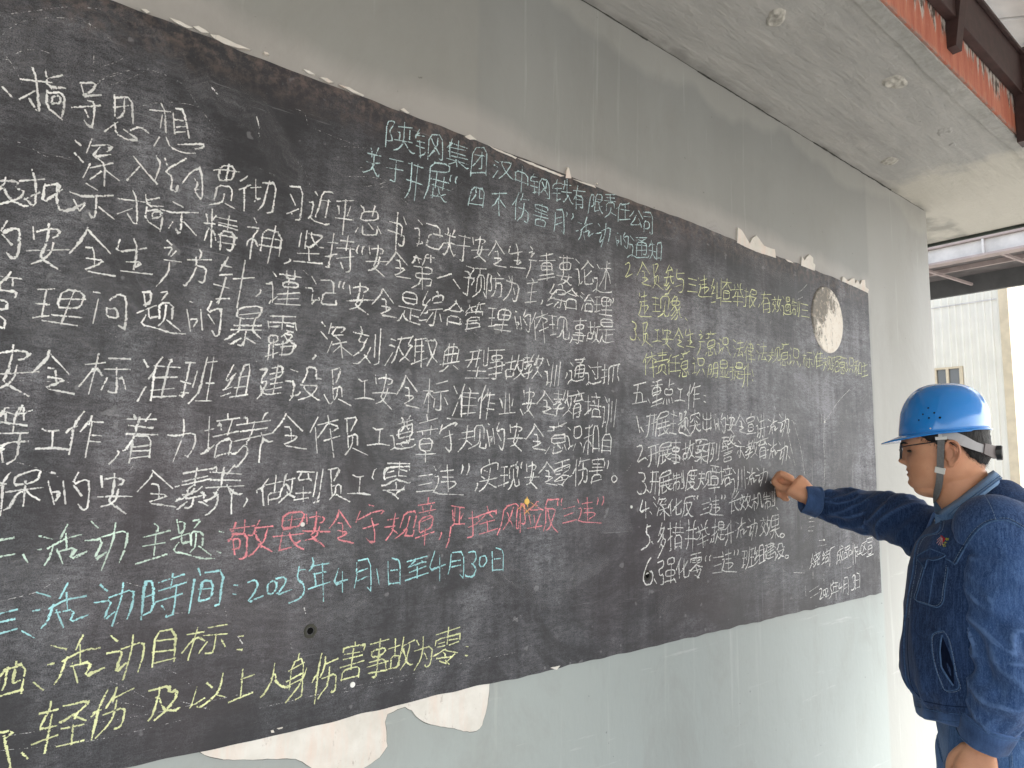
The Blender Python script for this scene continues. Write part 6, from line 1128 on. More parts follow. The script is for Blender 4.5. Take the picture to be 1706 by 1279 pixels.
CH = {'w': mat_chalk('white_chalk', (.84, .85, .83, 1), .62), 'm': mat_chalk('mint_chalk', (.66, .82, .72, 1), .60),
      'r': mat_chalk('pink_chalk', (.80, .30, .33, 1), .60), 'c': mat_chalk('cyan_chalk', (.42, .76, .80, 1), .60),
      'y': mat_chalk('yellow_chalk', (.78, .82, .46, 1), .62), 'b': mat_chalk('pale_blue_chalk', (.58, .76, .78, 1), .58)}
CN = {'w': 'white', 'm': 'mint', 'r': 'pink', 'c': 'light blue', 'y': 'pale yellow', 'b': 'pale blue green'}
def pxs_(lists): return [[(on_y(p.x, p.y, WY).x, on_y(p.x, p.y, WY).z) for p in smooth_path([(a, b, 0) for a, b in l], 8)] for l in lists]
for gi, (c, nm, w, s) in enumerate(STROKES):
    o = ribbons('chalk_line', decode(s), .0050*w, CH[c], board, BYF-.0006-.0004*(gi % 3), gi)
    o['label'] = '%s chalk handwriting, %s' % (CN[c], nm)

smear = mat_smear()
sw = [([(20, 60), (110, 30), (210, 45), (290, 110)], .07), ([(0, 130), (60, 100), (150, 110)], .06), ([(330, 140), (420, 190), (480, 290)], .08), ([(150, 460), (260, 520), (400, 500)], .08), ([(480, 560), (560, 500), (690, 520)], .09),
      ([(640, 330), (760, 390), (900, 400)], .07), ([(700, 640), (760, 590), (900, 600)], .10), ([(860, 700), (930, 670), (1010, 690)], .08), ([(560, 900), (640, 820), (720, 800)], .09), ([(300, 960), (420, 1040), (600, 1010)], .10),
      ([(820, 940), (900, 980), (1000, 940)], .11), ([(1100, 560), (1180, 600), (1250, 700)], .08), ([(1240, 520), (1300, 560), (1330, 640)], .09), ([(1180, 380), (1260, 440), (1320, 470)], .06), ([(1350, 640), (1400, 700), (1390, 800)], .10),
      ([(1100, 1010), (1200, 950), (1320, 960)], .10), ([(1340, 880), (1390, 930), (1450, 900)], .08), ([(40, 940), (120, 990), (60, 1060)], .09), ([(960, 320), (1040, 380), (1130, 400)], .035), ([(850, 320), (960, 350), (1060, 360)], .025),
      ([(620, 700), (700, 740), (800, 720)], .09), ([(60, 540), (160, 580), (120, 660)], .08), ([(880, 800), (960, 860), (1040, 880)], .09)]
for i, (l, w) in enumerate(sw):
    tag(ribbons('eraser_smear', pxs_([l]), w, smear, board, BYF-.00015-.00002*i, 300+i, .6), kind='stuff')
faint = mat_chalk('faint_chalk', (.50, .50, .50, 1), .15, 300); mid = mat_chalk('scratch_chalk', (.68, .68, .66, 1), .38, 300)
def pxs(lists): return [[(on_y(x, y, WY).x, on_y(x, y, WY).z) for x, y in [(p.x, p.y) for p in smooth_path([(a, b, 0) for a, b in l], 6)]] for l in lists]
scr = [[(4, 60), (35, 39), (88, 32), (141, 39), (186, 70)], [(0, 28), (53, 21), (116, 14), (170, 18)], [(10, 102), (40, 86), (70, 87), (90, 95)], [(155, 130), (155, 80), (148, 40), (135, 18)],
       [(3, 88), (20, 110), (36, 140)], [(155, 148), (180, 128), (222, 118), (255, 117)], [(165, 136), (215, 120)], [(230, 180), (270, 172), (310, 175), (328, 180)],
       [(250, 118), (300, 140), (330, 180), (365, 225)], [(0, 232), (40, 242), (75, 262), (95, 262), (115, 264)], [(416, 275), (455, 293)], [(490, 266), (505, 285), (516, 314)],
       [(520, 215), (570, 235), (615, 252)], [(563, 245), (598, 247)], [(580, 295), (615, 296), (648, 303)], [(600, 313), (630, 308), (650, 300)], [(624, 319), (652, 303)], [(650, 300), (668, 318), (685, 336)], [(645, 302), (660, 325), (680, 342)],
       [(500, 448), (526, 472)], [(0, 637), (45, 634), (80, 636), (110, 637), (140, 641)], [(175, 552), (210, 572)], [(490, 183), (505, 190), (511, 210)], [(1053, 430), (1058, 480), (1068, 520), (1085, 560), (1088, 600)],
       [(1410, 700), (1440, 660), (1452, 640)], [(270, 1110), (300, 1125), (320, 1145)], [(170, 1130), (205, 1142), (250, 1165)], [(1220, 960), (1260, 942)], [(0, 1000), (60, 985), (100, 960)], [(0, 1225), (120, 1208), (260, 1185), (420, 1150)],
       [(430, 1178), (560, 1148), (700, 1118), (860, 1085)], [(540, 1160), (600, 1145), (730, 1122)], [(0, 1248), (150, 1232), (300, 1198)], [(280, 1020), (310, 1020), (360, 1021)], [(1440, 560), (1441, 600), (1444, 640)]]
random.seed(8)
for i in range(46):                          # loose hair scratches
    x = random.uniform(20, 1430); y0 = 483-.386*(1444-x)+50; y1 = 985+.235*(1466-x)-30; y = random.uniform(max(y0, 10), min(y1, 1250))
    a = random.choice([.25, -.5, -.9, .6, 1.4])+random.uniform(-.2, .2); L = random.uniform(14, 60)*(1.3-x/1700)
    scr.append([(x, y), (x+L*math.cos(a)*.5+random.uniform(-3, 3), y+L*math.sin(a)*.5+random.uniform(-3, 3)), (x+L*math.cos(a), y+L*math.sin(a))])
tag(ribbons('chalk_scratch', pxs(scr), .0022, faint, board, BYF-.0004, 77), kind='stuff')
sm2 = [[(1413, 649), (1395, 668), (1380, 690), (1371, 703)], [(1372, 690), (1370, 740), (1372, 770), (1370, 815)], [(1366, 690), (1366, 705)], [(1328, 487), (1335, 482), (1342, 474)], [(1325, 500), (1335, 495)],
       [(1408, 947), (1416, 943)], [(1339, 976), (1340, 992)], [(1346, 985), (1362, 975)], [(1348, 995), (1364, 985)], [(1320, 953), (1337, 954)], [(1344, 863), (1354, 862)], [(1344, 869), (1354, 868)], [(1344, 878), (1355, 876)], [(1344, 884), (1352, 884)],
       [(1362, 900), (1372, 899)], [(1362, 909), (1374, 907)], [(1283, 819), (1284, 838), (1281, 850)], [(1352, 950), (1352, 965)], [(1370, 955), (1370, 972)], [(1306, 700), (1312, 730), (1322, 775)], [(1318, 700), (1330, 740), (1338, 790)],
       [(1462, 915), (1462, 935)], [(426, 197), (430, 214)], [(429, 222), (431, 228)], [(483, 355), (486, 360)], [(352, 148), (360, 158)], [(1287, 676), (1290, 684)], [(1316, 700), (1324, 707)], [(505, 1012), (507, 1020)], [(393, 1057), (402, 1070)]]
o = ribbons('chalk_scratch', pxs(sm2), .0045, mid, board, BYF-.0005, 78); tag(o, kind='stuff')
def blob(px, py, r, mat, lab, ry=1):
    c = on_y(px, py, WY); n = 18
    P = [(c.x+r*math.cos(2*math.pi*k/n)*(1+.2*noise.noise(Vector((k, px, 0)))), c.z+r*ry*math.sin(2*math.pi*k/n)*(1+.2*noise.noise(Vector((k, py, 5))))) for k in range(n)]
    o = plate('chalk_dab', P, BYF-.0022, BYF+.001, mat, board); o['label'] = lab; return o
MC = simple('chalk_lump_white', (.82, .82, .78, 1), .95, .05); MO = simple('chalk_lump_yellow', (.85, .58, .16, 1), .95, .05)
blob(502, 873, .0040, MC, 'small round white dab on the pink slogan'); blob(585, 1139, .005, MC, 'white dab under the yellow writing')
blob(875, 835, .0070, MO, 'yellow orange chalk dab'); blob(1049, 844, .004, MC, 'white dab at the left of the numbered list'); blob(1370, 899, .0035, MC, 'white dab near the signature'); blob(1371, 703, .004, MC, 'white dab at the end of a scratch')
ribbons('chalk_line', pxs([[(860, 848), (875, 835), (890, 843)], [(868, 842), (880, 858)], [(884, 842), (870, 856)], [(875, 828), (876, 845)]]), .0050, mat_chalk('orange_chalk', (.80, .45, .16, 1), .4), board, BYF-.002, 90)['label'] = 'orange chalk star'
for px, py, r in ((515, 1050, .0085), (1076, 958, .0095)):
    c = on_y(px, py, WY); V, F = [], []; n = 16
    for q, h in ((1.5, -.0008), (1.15, -.0026), (1.0, -.0024), (.8, .0005), (.45, .003)):
        for k in range(n):
            w = 2*math.pi*k/n; e = 1+.22*noise.noise(Vector((math.cos(w)*2, math.sin(w)*2, px)))
            V.append((c.x+r*q*e*math.cos(w), BYF+h, c.z+r*q*e*math.sin(w)))
    V.append((c.x, BYF+.003, c.z))
    for i in range(4):
        for k in range(n): F.append((i*n+k, (i+1)*n+k, (i+1)*n+(k+1) % n, i*n+(k+1) % n))
    for k in range(n): F.append((4*n+k, 5*n, 4*n+(k+1) % n))
    rim = NT('hole_rim', .95, .05); g_ = rim.sep()[1]
    o = mesh('nail_hole', V, F, rim.color((.06, .06, .05, 1)).m, board, True)
    # dark core proud enough to show against the dusty paint
    P = [(c.x+r*.72*math.cos(2*math.pi*k/12), c.z+r*.72*math.sin(2*math.pi*k/12)) for k in range(12)]
    plate('hole_core', P, BYF-.0006, BYF+.001, NT('hole_dark', 1, 0).color((.008, .008, .008, 1)).m, o)
# ------------------------------------------------------------------ the man
MAN = empty('person', (2.0, .62, 0))
tag(MAN, 'man in blue denim work clothes, helmet and glasses writing on the blackboard', 'person')
M_SKIN = mat_skin()
M_JEAN = mat_denim('denim_jacket_cloth', (.013, .034, .098, 1), (.075, .14, .30, 1), (.006, .016, .050, 1))  # darker than the sleeve: shade on the torso put into the colour
M_SLEEVE = mat_denim('lit_sleeve_cloth', (.030, .074, .195, 1), (.14, .24, .46, 1), (.013, .034, .10, 1))  # paler copy of the jacket denim, light on the near sleeve painted in
M_TROU = mat_denim('denim_trouser_cloth', (.055, .12, .27, 1), (.16, .27, .47, 1), (.030, .070, .17, 1))
M_SEAM = simple('faded_seam', (.085, .16, .31, 1), .85, .1, 0, .4, 200, .2)
M_SEAM2 = simple('dark_seam', (.012, .025, .065, 1), .85, .1, 0, .3, 200, .2)
M_THREAD = simple('seam_thread', (.20, .28, .40, 1), .8, .1, 0, .3, 300, 0)

Oh = at(1574, 770, 1.75)                     # centre of the head
AZ = math.radians(108.25)
Fh = Vector((math.cos(AZ), math.sin(AZ), 0)); Lh = Vector((-math.sin(AZ), math.cos(AZ), 0)); Zu = Vector((0, 0, 1))
def H(f, l, z): return Oh+Fh*(f*.92)+Lh*l+Zu*z     # head frame: forward, left (towards the camera), up
AB = math.radians(114)
Fb = Vector((math.cos(AB), math.sin(AB), 0)); Lb = Vector((-math.sin(AB), math.cos(AB), 0))
def B(f, l, z): return Oh+Fb*f+Lb*l+Zu*z     # torso frame

def ellipsoid_vf(c, ax, n=20, m=12):
    V, F = [], []
    for i in range(m+1):
        ph = math.pi*i/m
        for k in range(n):
            th = 2*math.pi*k/n
            V.append(c+ax[0]*(math.sin(ph)*math.cos(th))+ax[1]*(math.sin(ph)*math.sin(th))+ax[2]*math.cos(ph))
    for i in range(m):
        for k in range(n): F.append((i*n+k, (i+1)*n+k, (i+1)*n+(k+1) % n, i*n+(k+1) % n))
    return V, F
def limb(pts, rad, n=20, k=5):
    """smooth tapered limb with rounded ends"""
    P = smooth_path(pts, k); R = np.interp(np.linspace(0, len(pts)-1, len(P)), range(len(pts)), rad)
    a = ellipsoid_vf(P[0], [Vector((R[0], 0, 0)), Vector((0, R[0], 0)), Vector((0, 0, R[0]))])
    b = ellipsoid_vf(P[-1], [Vector((R[-1], 0, 0)), Vector((0, R[-1], 0)), Vector((0, 0, R[-1]))])
    return join_vf([tube_vf(P, list(R), n), a, b])
def remeshed(name, parts, voxel, mat, parent, smooth_it=4):
    """unite closed shells into one continuous skin"""
    V, F = join_vf(parts); me = bpy.data.meshes.new(name); me.from_pydata(V, [], F)
    bm = bmesh.new(); bm.from_mesh(me); bmesh.ops.remove_doubles(bm, verts=bm.verts, dist=1e-6)
    bmesh.ops.recalc_face_normals(bm, faces=bm.faces); bm.to_mesh(me); bm.free()
    t = bpy.data.objects.new(name, me); COL.objects.link(t)
    r = t.modifiers.new('r', 'REMESH'); r.mode = 'VOXEL'; r.voxel_size = voxel; r.use_smooth_shade = True
    s = t.modifiers.new('s', 'SMOOTH'); s.factor = .5; s.iterations = smooth_it
    dg = bpy.context.evaluated_depsgraph_get(); dg.update()
    out = bpy.data.meshes.new_from_object(t.evaluated_get(dg)); out.name = name
    bpy.data.objects.remove(t); bpy.data.meshes.remove(me)
    out.materials.clear(); o = link(name, out, mat, parent, True); return o

# ---- head shape
ZL = [-.080, -.073, -.065, -.054, -.041, -.033, -.027, -.019, -.006, .005, .018, .030, .042, .054, .08, .11, .14, .158, .166]
FL = [.050, .070, .083, .0890, .0905, .0908, .0912, .0916, .0920, .0925, .0935, .0955, .1010, .1035, .101, .092, .070, .040, .006]
BL = [-.010, -.030, -.052, -.072, -.082, -.086, -.089, -.092, -.095, -.098, -.099, -.100, -.100, -.100, -.099, -.096, -.080, -.052, -.014]
WL = [.018, .034, .047, .057, .0655, .069, .0705, .0725, .0750, .0765, .0765, .0765, .0765, .077, .076, .071, .057, .037, .010]
def head_point(z, th):
    f1, b1, w = interp(z, ZL, FL), interp(z, ZL, BL), interp(z, ZL, WL)
    c, a = (f1+b1)/2, (f1-b1)/2
    ct, st = math.cos(th), math.sin(th)
    e = 2/2.25
    f = c+a*math.copysign(abs(ct)**e, ct); l = w*math.copysign(abs(st)**e, st)
    if ct > 0:
        # nose
        A = interp(z, [-.0105, -.0065, -.0025, .003, .010, .020, .032, .042], [0, .0095, .0190, .0225, .0185, .0120, .005, 0])
        wd = interp(z, [-.01, .0, .01, .03], [.0165, .0155, .0115, .009])
        f += A*math.exp(-(l/wd)**2)*(1.0 if abs(l) < .04 else 0)
        # eye sockets, brows, cheek
        for s_ in (-1, 1):
            f -= .0095*math.exp(-((l-s_*.033)/.015)**2-((z-.027)/.010)**2)
            f += .0035*math.exp(-((l-s_*.030)/.022)**2-((z-.046)/.007)**2)
            f += .0035*math.exp(-((l-s_*.046)/.018)**2-((z+.004)/.020)**2)
            f -= .0035*math.exp(-((l-s_*.024)/.006)**2-((z+.016)/.013)**2)
        # mouth: groove between the lips, dip above the chin
        f -= .0050*math.exp(-(l/.022)**4-((z+.0268)/.0024)**2); f += .0040*math.exp(-(l/.022)**2-((z+.057)/.010)**2)
        f -= .0025*math.exp(-(l/.018)**2-((z+.0425)/.0045)**2)
        f += .0040*math.exp(-(l/.019)**4-((z+.0205)/.0050)**2)+.0036*math.exp(-(l/.016)**4-((z+.0335)/.0042)**2)
    return H(f, l, z)
def head_vf():
    V, F = [], []; nz, nt = 110, 120
    zs = [ZL[0]+(ZL[-1]-ZL[0])*i/nz for i in range(nz+1)]
    for z in zs:
        for k in range(nt):
            th = 2*math.pi*k/nt; V.append(head_point(z, th))
    for i in range(nz):
        for k in range(nt): F.append((i*nt+k, i*nt+(k+1) % nt, (i+1)*nt+(k+1) % nt, (i+1)*nt+k))
    F.append(tuple(range(nt-1, -1, -1))); F.append(tuple(range(nz*nt, nz*nt+nt))); return V, F
def ear_parts(s_):
    """helix, inner fold, lobe and a thin plate behind them"""
    e = lambda f, l, z: H(f, s_*l, z)
    hel = [(-.008, .0775, .018), (-.004, .081, .030), (-.006, .086, .043), (-.014, .091, .051), (-.025, .094, .050), (-.034, .095, .040), (-.036, .094, .024), (-.031, .090, .008), (-.023, .085, -.004), (-.015, .081, -.009), (-.009, .078, -.004)]
    out = [tube_vf(smooth_path([e(*p) for p in hel], 4), [.0036]*41, 10)]
    anti = [(-.012, .083, .036), (-.022, .088, .036), (-.027, .088, .022), (-.022, .085, .008), (-.014, .082, .003)]
    out.append(tube_vf(smooth_path([e(*p) for p in anti], 4), [.0030]*17, 8))
    out.append(ellipsoid_vf(e(-.020, .0820, .021), [Fh*.0165, Lh*.0032+Fh*(-.001), Zu*.029]))
    out.append(ellipsoid_vf(e(-.016, .0815, -.005), [Fh*.008, Lh*.0045, Zu*.009]))
    out.append(ellipsoid_vf(e(-.0065, .0785, .012), [Fh*.005, Lh*.005, Zu*.007]))
    return out
def hand_parts(wrist, mcp_dir, normal, side, fingers, thumb, plen=.085, pw=.080, pt=.028):
    """palm box (rounded), four jointed fingers and a thumb. fingers: list of joint lists (absolute points)"""
    out = []
    d = mcp_dir.normalized(); n = normal.normalized(); w = d.cross(n).normalized()
    ring = []
    for t, hw, hp in ((0, .30, .50), (.25, .40, .52), (.6, .49, .50), (.92, .52, .42), (1.02, .47, .30)):
        ring.append((wrist+d*plen*t, pw*hw, pt*hp))
    V, F = [], []; m = 20
    for c, a, b in ring:
        for k in range(m):
            th = 2*math.pi*k/m; e = .75
            V.append(c+w*a*math.copysign(abs(math.cos(th))**e, math.cos(th))+n*b*math.copysign(abs(math.sin(th))**e, math.sin(th)))
    for i in range(len(ring)-1):
        for k in range(m): F.append((i*m+k, i*m+(k+1) % m, (i+1)*m+(k+1) % m, (i+1)*m+k))
    F.append(tuple(range(m-1, -1, -1))); F.append(tuple(range((len(ring)-1)*m, len(ring)*m)))
    out.append((V, F))
    for J, r in fingers: out.append(limb(J, r, 14, 3))
    out.append(limb(thumb[0], thumb[1], 14, 3)); return out

parts = [head_vf()]
for s_ in (-1, 1): parts += ear_parts(s_)
# neck and nape
neck = []
for z, f0, f1, w in ((-.02, -.096, .02, .052), (-.05, -.100, .046, .060), (-.075, -.105, .046, .063), (-.095, -.110, .030, .066), (-.115, -.118, .016, .070), (-.14, -.130, .006, .078), (-.18, -.145, .0, .095)):
    neck.append((z, (f0+f1)/2, (f1-f0)/2, w))
V, F = [], []; m = 40
for z, c, a, w in neck:
    for k in range(m):
        th = 2*math.pi*k/m; V.append(H(c+a*math.cos(th), w*math.sin(th), z))
for i in range(len(neck)-1):
    for k in range(m): F.append((i*m+k, (i+1)*m+k, (i+1)*m+(k+1) % m, i*m+(k+1) % m))
F.append(tuple(range(m))); F.append(tuple(range(len(neck)*m-1, (len(neck)-1)*m-1, -1)))
parts.append((V, F))
parts.append(ellipsoid_vf(H(.030, 0, -.070), [Fh*.045, Lh*.045, Zu*.022]))     # soft under-chin
# inner torso, legs
shR = B(-.075, -.185, -.175); shL = B(-.095, .185, -.175)
shR = at(1566, 886, 1.885) + Vector((0, 0, -.01))
elR = at(1437, 866, 2.14); wrR = at(1351, 829, 2.205)
shL = at(1690, 908, 1.60)
elL = at(1686, 1100, 1.49); wrL = at(1635, 1240, 1.52)
parts.append(limb([B(-.07, 0, -.16), B(-.07, 0, -.35), B(-.06, 0, -.55), B(-.06, 0, -.70)], [.075, .10, .10, .09], 20, 4))
parts.append(limb([shR, B(-.07, 0, -.18), shL], [.045, .07, .045]))
parts.append(limb([shR, elR, wrR], [.045, .038, .029])); parts.append(limb([shL, elL, wrL], [.045, .038, .027]))
hipL, hipR = B(-.05, .095, -.72), B(-.05, -.095, -.72)
knL, knR = B(-.035, .10, -1.09), B(-.02, -.11, -1.09)
anL, anR = B(-.06, .12, -1.47), B(-.04, -.13, -1.47)
for a, b, c in ((hipL, knL, anL), (hipR, knR, anR)): parts.append(limb([a, b, c], [.08, .052, .036]))
# right hand: thumb and forefinger pinch the chalk, the rest curl under
TIP = on_y(1286, 803, WY-.012)               # where thumb and forefinger meet
pd = (at(1311, 797, 2.235)-wrR).normalized()
nrm = (Vector((-.55, -.55, .62))).normalized(); nrm = (nrm-pd*nrm.dot(pd)).normalized()
idx = [at(1317, 797, 2.235), at(1301, 789, 2.243), at(1293, 796, 2.262), at(1288, 803, 2.270)]
mid_ = [at(1314, 803, 2.255), at(1297, 801, 2.275), at(1295, 811, 2.290), at(1303, 816, 2.28)]
rng_ = [at(1316, 813, 2.262), at(1299, 813, 2.287), at(1298, 824, 2.290), at(1309, 827, 2.280)]
lit = [at(1320, 821, 2.262), at(1306, 823, 2.280), at(1305, 830, 2.284), at(1312, 832, 2.275)]
thb = [at(1334, 818, 2.215), at(1316, 815, 2.225), at(1301, 812, 2.245), at(1290, 804, 2.262)]
parts += hand_parts(wrR, pd, nrm, 1, [(idx, [.0125, .0112, .0098, .0080]), (mid_, [.0125, .0112, .0100, .0085]), (rng_, [.0120, .0108, .0095, .0082]), (lit, [.0095, .0085, .0075, .0065])],
                    (thb, [.0145, .0130, .0110, .0088]), .070, .088, .046)
# left hand: hanging, back of the hand to the camera
pdl = (at(1622, 1310, 1.50)-wrL).normalized()
vdir = -ray(1630, 1260).normalized(); nl = (vdir-pdl*vdir.dot(pdl)).normalized()
wl = pdl.cross(nl).normalized()
if wl.dot(-RGT) < 0: wl = -wl               # towards the front of the man
base = wrL+pdl*.085
fs = []
for off, ln, r in ((.030, .074, .0092), (.010, .082, .0096), (-.011, .076, .0092), (-.030, .060, .0080)):
    a = base+wl*off+nl*.004; b = a+pdl*ln*.45+wl*.004-nl*.004; c = b+pdl*ln*.32-nl*.016; d = c+pdl*ln*.2-nl*.018
    fs.append(([a-pdl*.012, b, c, d], [r*1.08, r, r*.9, r*.78]))
th_ = ([wrL+pdl*.022+wl*.026-nl*.006, wrL+pdl*.050+wl*.044-nl*.016, wrL+pdl*.078+wl*.046-nl*.026, wrL+pdl*.100+wl*.040-nl*.034], [.0145, .0125, .0108, .0085])
parts += hand_parts(wrL, pdl, nl, 1, fs, th_, .088, .084, .032)
body = remeshed('body', parts, .0025, M_SKIN, MAN, 2)
# tint: lips, ears, knuckles (red) and cropped hair (green)
me = body.data; ca = me.color_attributes.new('tint', 'FLOAT_COLOR', 'POINT')
N = len(me.vertices); co = np.empty(N*3); me.vertices.foreach_get('co', co); co = co.reshape(-1, 3)-np.array(Oh)
# mesh is parented: vertices are in world space because the parent inverse is applied
f_ = co@np.array(Fh); l_ = co@np.array(Lh); z_ = co[:, 2]
lips = np.exp(-((z_+.027)/.0075)**4)*np.exp(-(np.abs(l_)/.024)**4)*(f_ > .07)
ear = np.exp(-((z_-.022)/.032)**4)*((np.abs(l_) > .083))*(f_ < .01)*(f_ > -.045)*.35
hz = np.interp(f_, [-.11, -.085, -.055, -.035, -.02, -.003, .012, .06, .1], [-.020, -.014, .004, .030, .058, .050, .046, .075, .09])
hairm = np.clip((z_-hz)/.012, 0, 1)*(np.abs(l_) < .0835)
hairm = np.where((f_ < -.036) | (z_ > .04), hairm, 0)*(z_ > -.06)
tint = np.zeros((N, 4), dtype=np.float32); tint[:, 0] = np.clip(lips+ear, 0, 1); tint[:, 1] = hairm; tint[:, 3] = 1
ca.data.foreach_set('color', tint.ravel())

# hair that shows under the helmet: a thin shell with a soft uneven border
M_HAIR = NT('black_hair', .55, .3); M_HAIR.bump(M_HAIR.noise(260, 3, .6, M_HAIR.map((1, 1, .25))), .8, .004); M_HAIR.color((.012, .011, .011, 1)); M_HAIR = M_HAIR.m
V, F = [], []; nt, nz = 120, 26
for i in range(nz+1):
    for k in range(nt):
        th = 2*math.pi*k/nt; f_c = math.cos(th)
        base_f = -.001+.104*f_c
        lo = interp(base_f, [-.11, -.085, -.06, -.045, -.03, -.006, .006, .025, .06, .1], [-.006, -.002, .012, .026, .060, .060, .040, .052, .072, .082])
        lo += .0045*noise.noise(Vector((th*9, 0, 3)))+.0025*noise.noise(Vector((th*40, 1, 3)))
        z = lo+(.150-lo)*i/nz; p = head_point(z, th)
        d = (p-H(0, 0, z)); d.z = 0; d.normalize()
        o_ = .0012+(.0075 if f_c < -.2 else .0045)*min(1, i/4)+.0022*noise.noise(Vector((th*30, z*160, 0)))
        V.append(p+d*o_)
for i in range(nz):
    for k in range(nt): F.append((i*nt+k, i*nt+(k+1) % nt, (i+1)*nt+(k+1) % nt, (i+1)*nt+k))
F.append(tuple(range(nz*nt, nz*nt+nt)))
hair = mesh('hair', V, F, M_HAIR, MAN, True)
# short strands along the nape and sideburn break the outline
V, F = [], []; rnd = random.Random(3)
for i in range(1500):
    th = rnd.uniform(math.pi*.30, math.pi*1.7); f_c = math.cos(th); base_f = -.001+.104*f_c
    lo = interp(base_f, [-.11, -.085, -.06, -.045, -.03, -.006, .006, .025, .06, .1], [-.008, -.004, .010, .024, .058, .058, .038, .050, .072, .082])
    if -.045 < base_f < .0 and rnd.random() < .6: continue
    z = lo+rnd.uniform(-.006, .05); p = head_point(min(z, .15), th); d = (p-H(0, 0, z)); d.z = 0; d.normalize()
    q = p+d*.001; t = (d*rnd.uniform(.3, .9)+Zu*-1+Vector((rnd.uniform(-.3, .3), rnd.uniform(-.3, .3), 0))).normalized()*rnd.uniform(.004, .009)
    s_ = t.cross(d).normalized()*.0006; n = len(V); V += [q-s_, q+s_, q+t+d*.004]; F.append((n, n+1, n+2))
tag(mesh('hair_strand', V, F, M_HAIR, hair), kind='stuff')
# eyebrow and eye
for s_ in (-1, 1):
    pts = [head_point(.045+.004*math.sin(t*2.6), s_*a)+Fh*.0012 for t, a in ((0, .18), (.35, .32), (.7, .48), (1, .66))]
    V, F = tube_vf(smooth_path(pts, 4), [.0014]+[.0026]*10+[.0012]*2, 6); mesh('eyebrow', V, F, M_HAIR, body, True)
    c = H(.0800, s_*.033, .0275)
    V, F = ellipsoid_vf(c, [Fh*.0085, Lh*.0095, Zu*.0036]); mesh('eye', V, F, NT('eye_dark', .15, .5).color((.03, .022, .018, 1)).m, body, True)

# glasses
M_FR = simple('black_glasses_frame', (.012, .011, .012, 1), .3, .5)
gl = empty('glasses', H(.10, 0, .03)); gl.parent = MAN; gl.matrix_parent_inverse = MAN.matrix_world.inverted()
M_LENS = NT('spectacle_lens', .05, .5); M_LENS.b.inputs['Transmission Weight'].default_value = 1; M_LENS.b.inputs['IOR'].default_value = 1.02; M_LENS = M_LENS.color((.9, .92, .95, 1)).m
for s_ in (-1, 1):
    loop = []
    for k in range(24):
        th = 2*math.pi*k/24; a = math.copysign(abs(math.cos(th))**.7, math.cos(th)); b = math.copysign(abs(math.sin(th))**.7, math.sin(th))
        loop.append(H(.1065-.006*(abs(.033+a*.025)/.058)**2-.003*b*.3, s_*(.035+a*.0245), .025+b*.0175))
    V, F = tube_vf(loop+[loop[0]], .0019, 6, False); mesh('lens_rim', V, F, M_FR, gl, True)
    c = sum(loop, Vector())/24; mesh('lens', loop+[c], [(k, (k+1) % 24, 24) for k in range(24)], M_LENS, gl)
    tp = [H(.101, s_*.060, .034), H(.097, s_*.070, .037), H(.070, s_*.0795, .042), H(.020, s_*.0835, .049), H(-.010, s_*.085, .050), H(-.030, s_*.083, .036)]
    V, F = tube_vf(smooth_path(tp, 4), .0016, 6); mesh('temple_arm', V, F, M_FR, gl, True)
V, F = tube_vf([H(.1065, -.011, .030), H(.110, 0, .032), H(.1065, .011, .030)], .0013, 6); mesh('bridge', V, F, M_FR, gl, True)

# ------------------------------------------------------------------ helmet
M_HEL = NT('blue_helmet_shell', .16, .5); M_HEL.b.inputs['Coat Weight'].default_value = .6; M_HEL.b.inputs['Coat Roughness'].default_value = .06
M_HEL = M_HEL.color((.010, .22, .66, 1)).m
M_LIN = simple('grey_lining', (.42, .42, .43, 1), .6, .3, 0, .1, 20, .1); M_STRAP = simple('grey_strap', (.17, .17, .17, 1), .8, .1, 0, .2, 200, .3)
M_CLIP = simple('white_clip', (.66, .66, .62, 1), .45, .4, 0, .08, 20, 0); M_KNOB = simple('dark_knob', (.03, .032, .03, 1), .35, .5, 0, .2, 60, .1)
hel = empty('helmet', H(0, 0, .15)); hel.parent = MAN; hel.matrix_parent_inverse = MAN.matrix_world.inverted(); hel['label'] = 'glossy blue safety helmet with visor'
RIMZ = lambda f: .0735+(.078-.0665)*(-f/.11)*.9      # rim rises gently towards the back
def shell_pt(u, th, inset=0):
    """u: 0 at the rim, 1 at the crown"""
    ph = u*math.pi/2
    a_f, a_b, w = .110-inset, .110-inset, .100-inset
    e = .72
    c = math.copysign(abs(math.cos(ph))**e, 1); h = math.sin(ph)**.86
    ct, st = math.cos(th), math.sin(th)
    f = (a_f if ct > 0 else a_b)*ct*c; l = w*st*c
    top = .1265-inset
    z0 = RIMZ((a_f if ct > 0 else a_b)*ct)
    z = z0+(.2015-inset-z0)*h
    f -= .006*h                                # crown sits a little back
    return f, l, z
V, F = [], []; nu, nt = 34, 96
for side, ins in ((0, 0), (1, .0028)):
    for i in range(nu+1):
        for k in range(nt):
            th = 2*math.pi*k/nt; f, l, z = shell_pt(min(i/nu, .995), th, ins)
            rid = .0026*math.exp(-(l/.017)**4)*(1 if side == 0 else 0)*min(1, max(0, (z-.10)/.03))
            nrm_ = Vector((f, l, z-.08)).normalized(); V.append(H(f+nrm_.x*rid, l+nrm_.y*rid, z+nrm_.z*rid))
m = (nu+1)*nt
for i in range(nu):
    for k in range(nt):
        k2 = (k+1) % nt; F.append((i*nt+k, i*nt+k2, (i+1)*nt+k2, (i+1)*nt+k)); F.append((m+i*nt+k2, m+i*nt+k, m+(i+1)*nt+k, m+(i+1)*nt+k2))
for k in range(nt): F.append((k, m+k, m+(k+1) % nt, (k+1) % nt))
F.append(tuple(range(nu*nt, nu*nt+nt)))
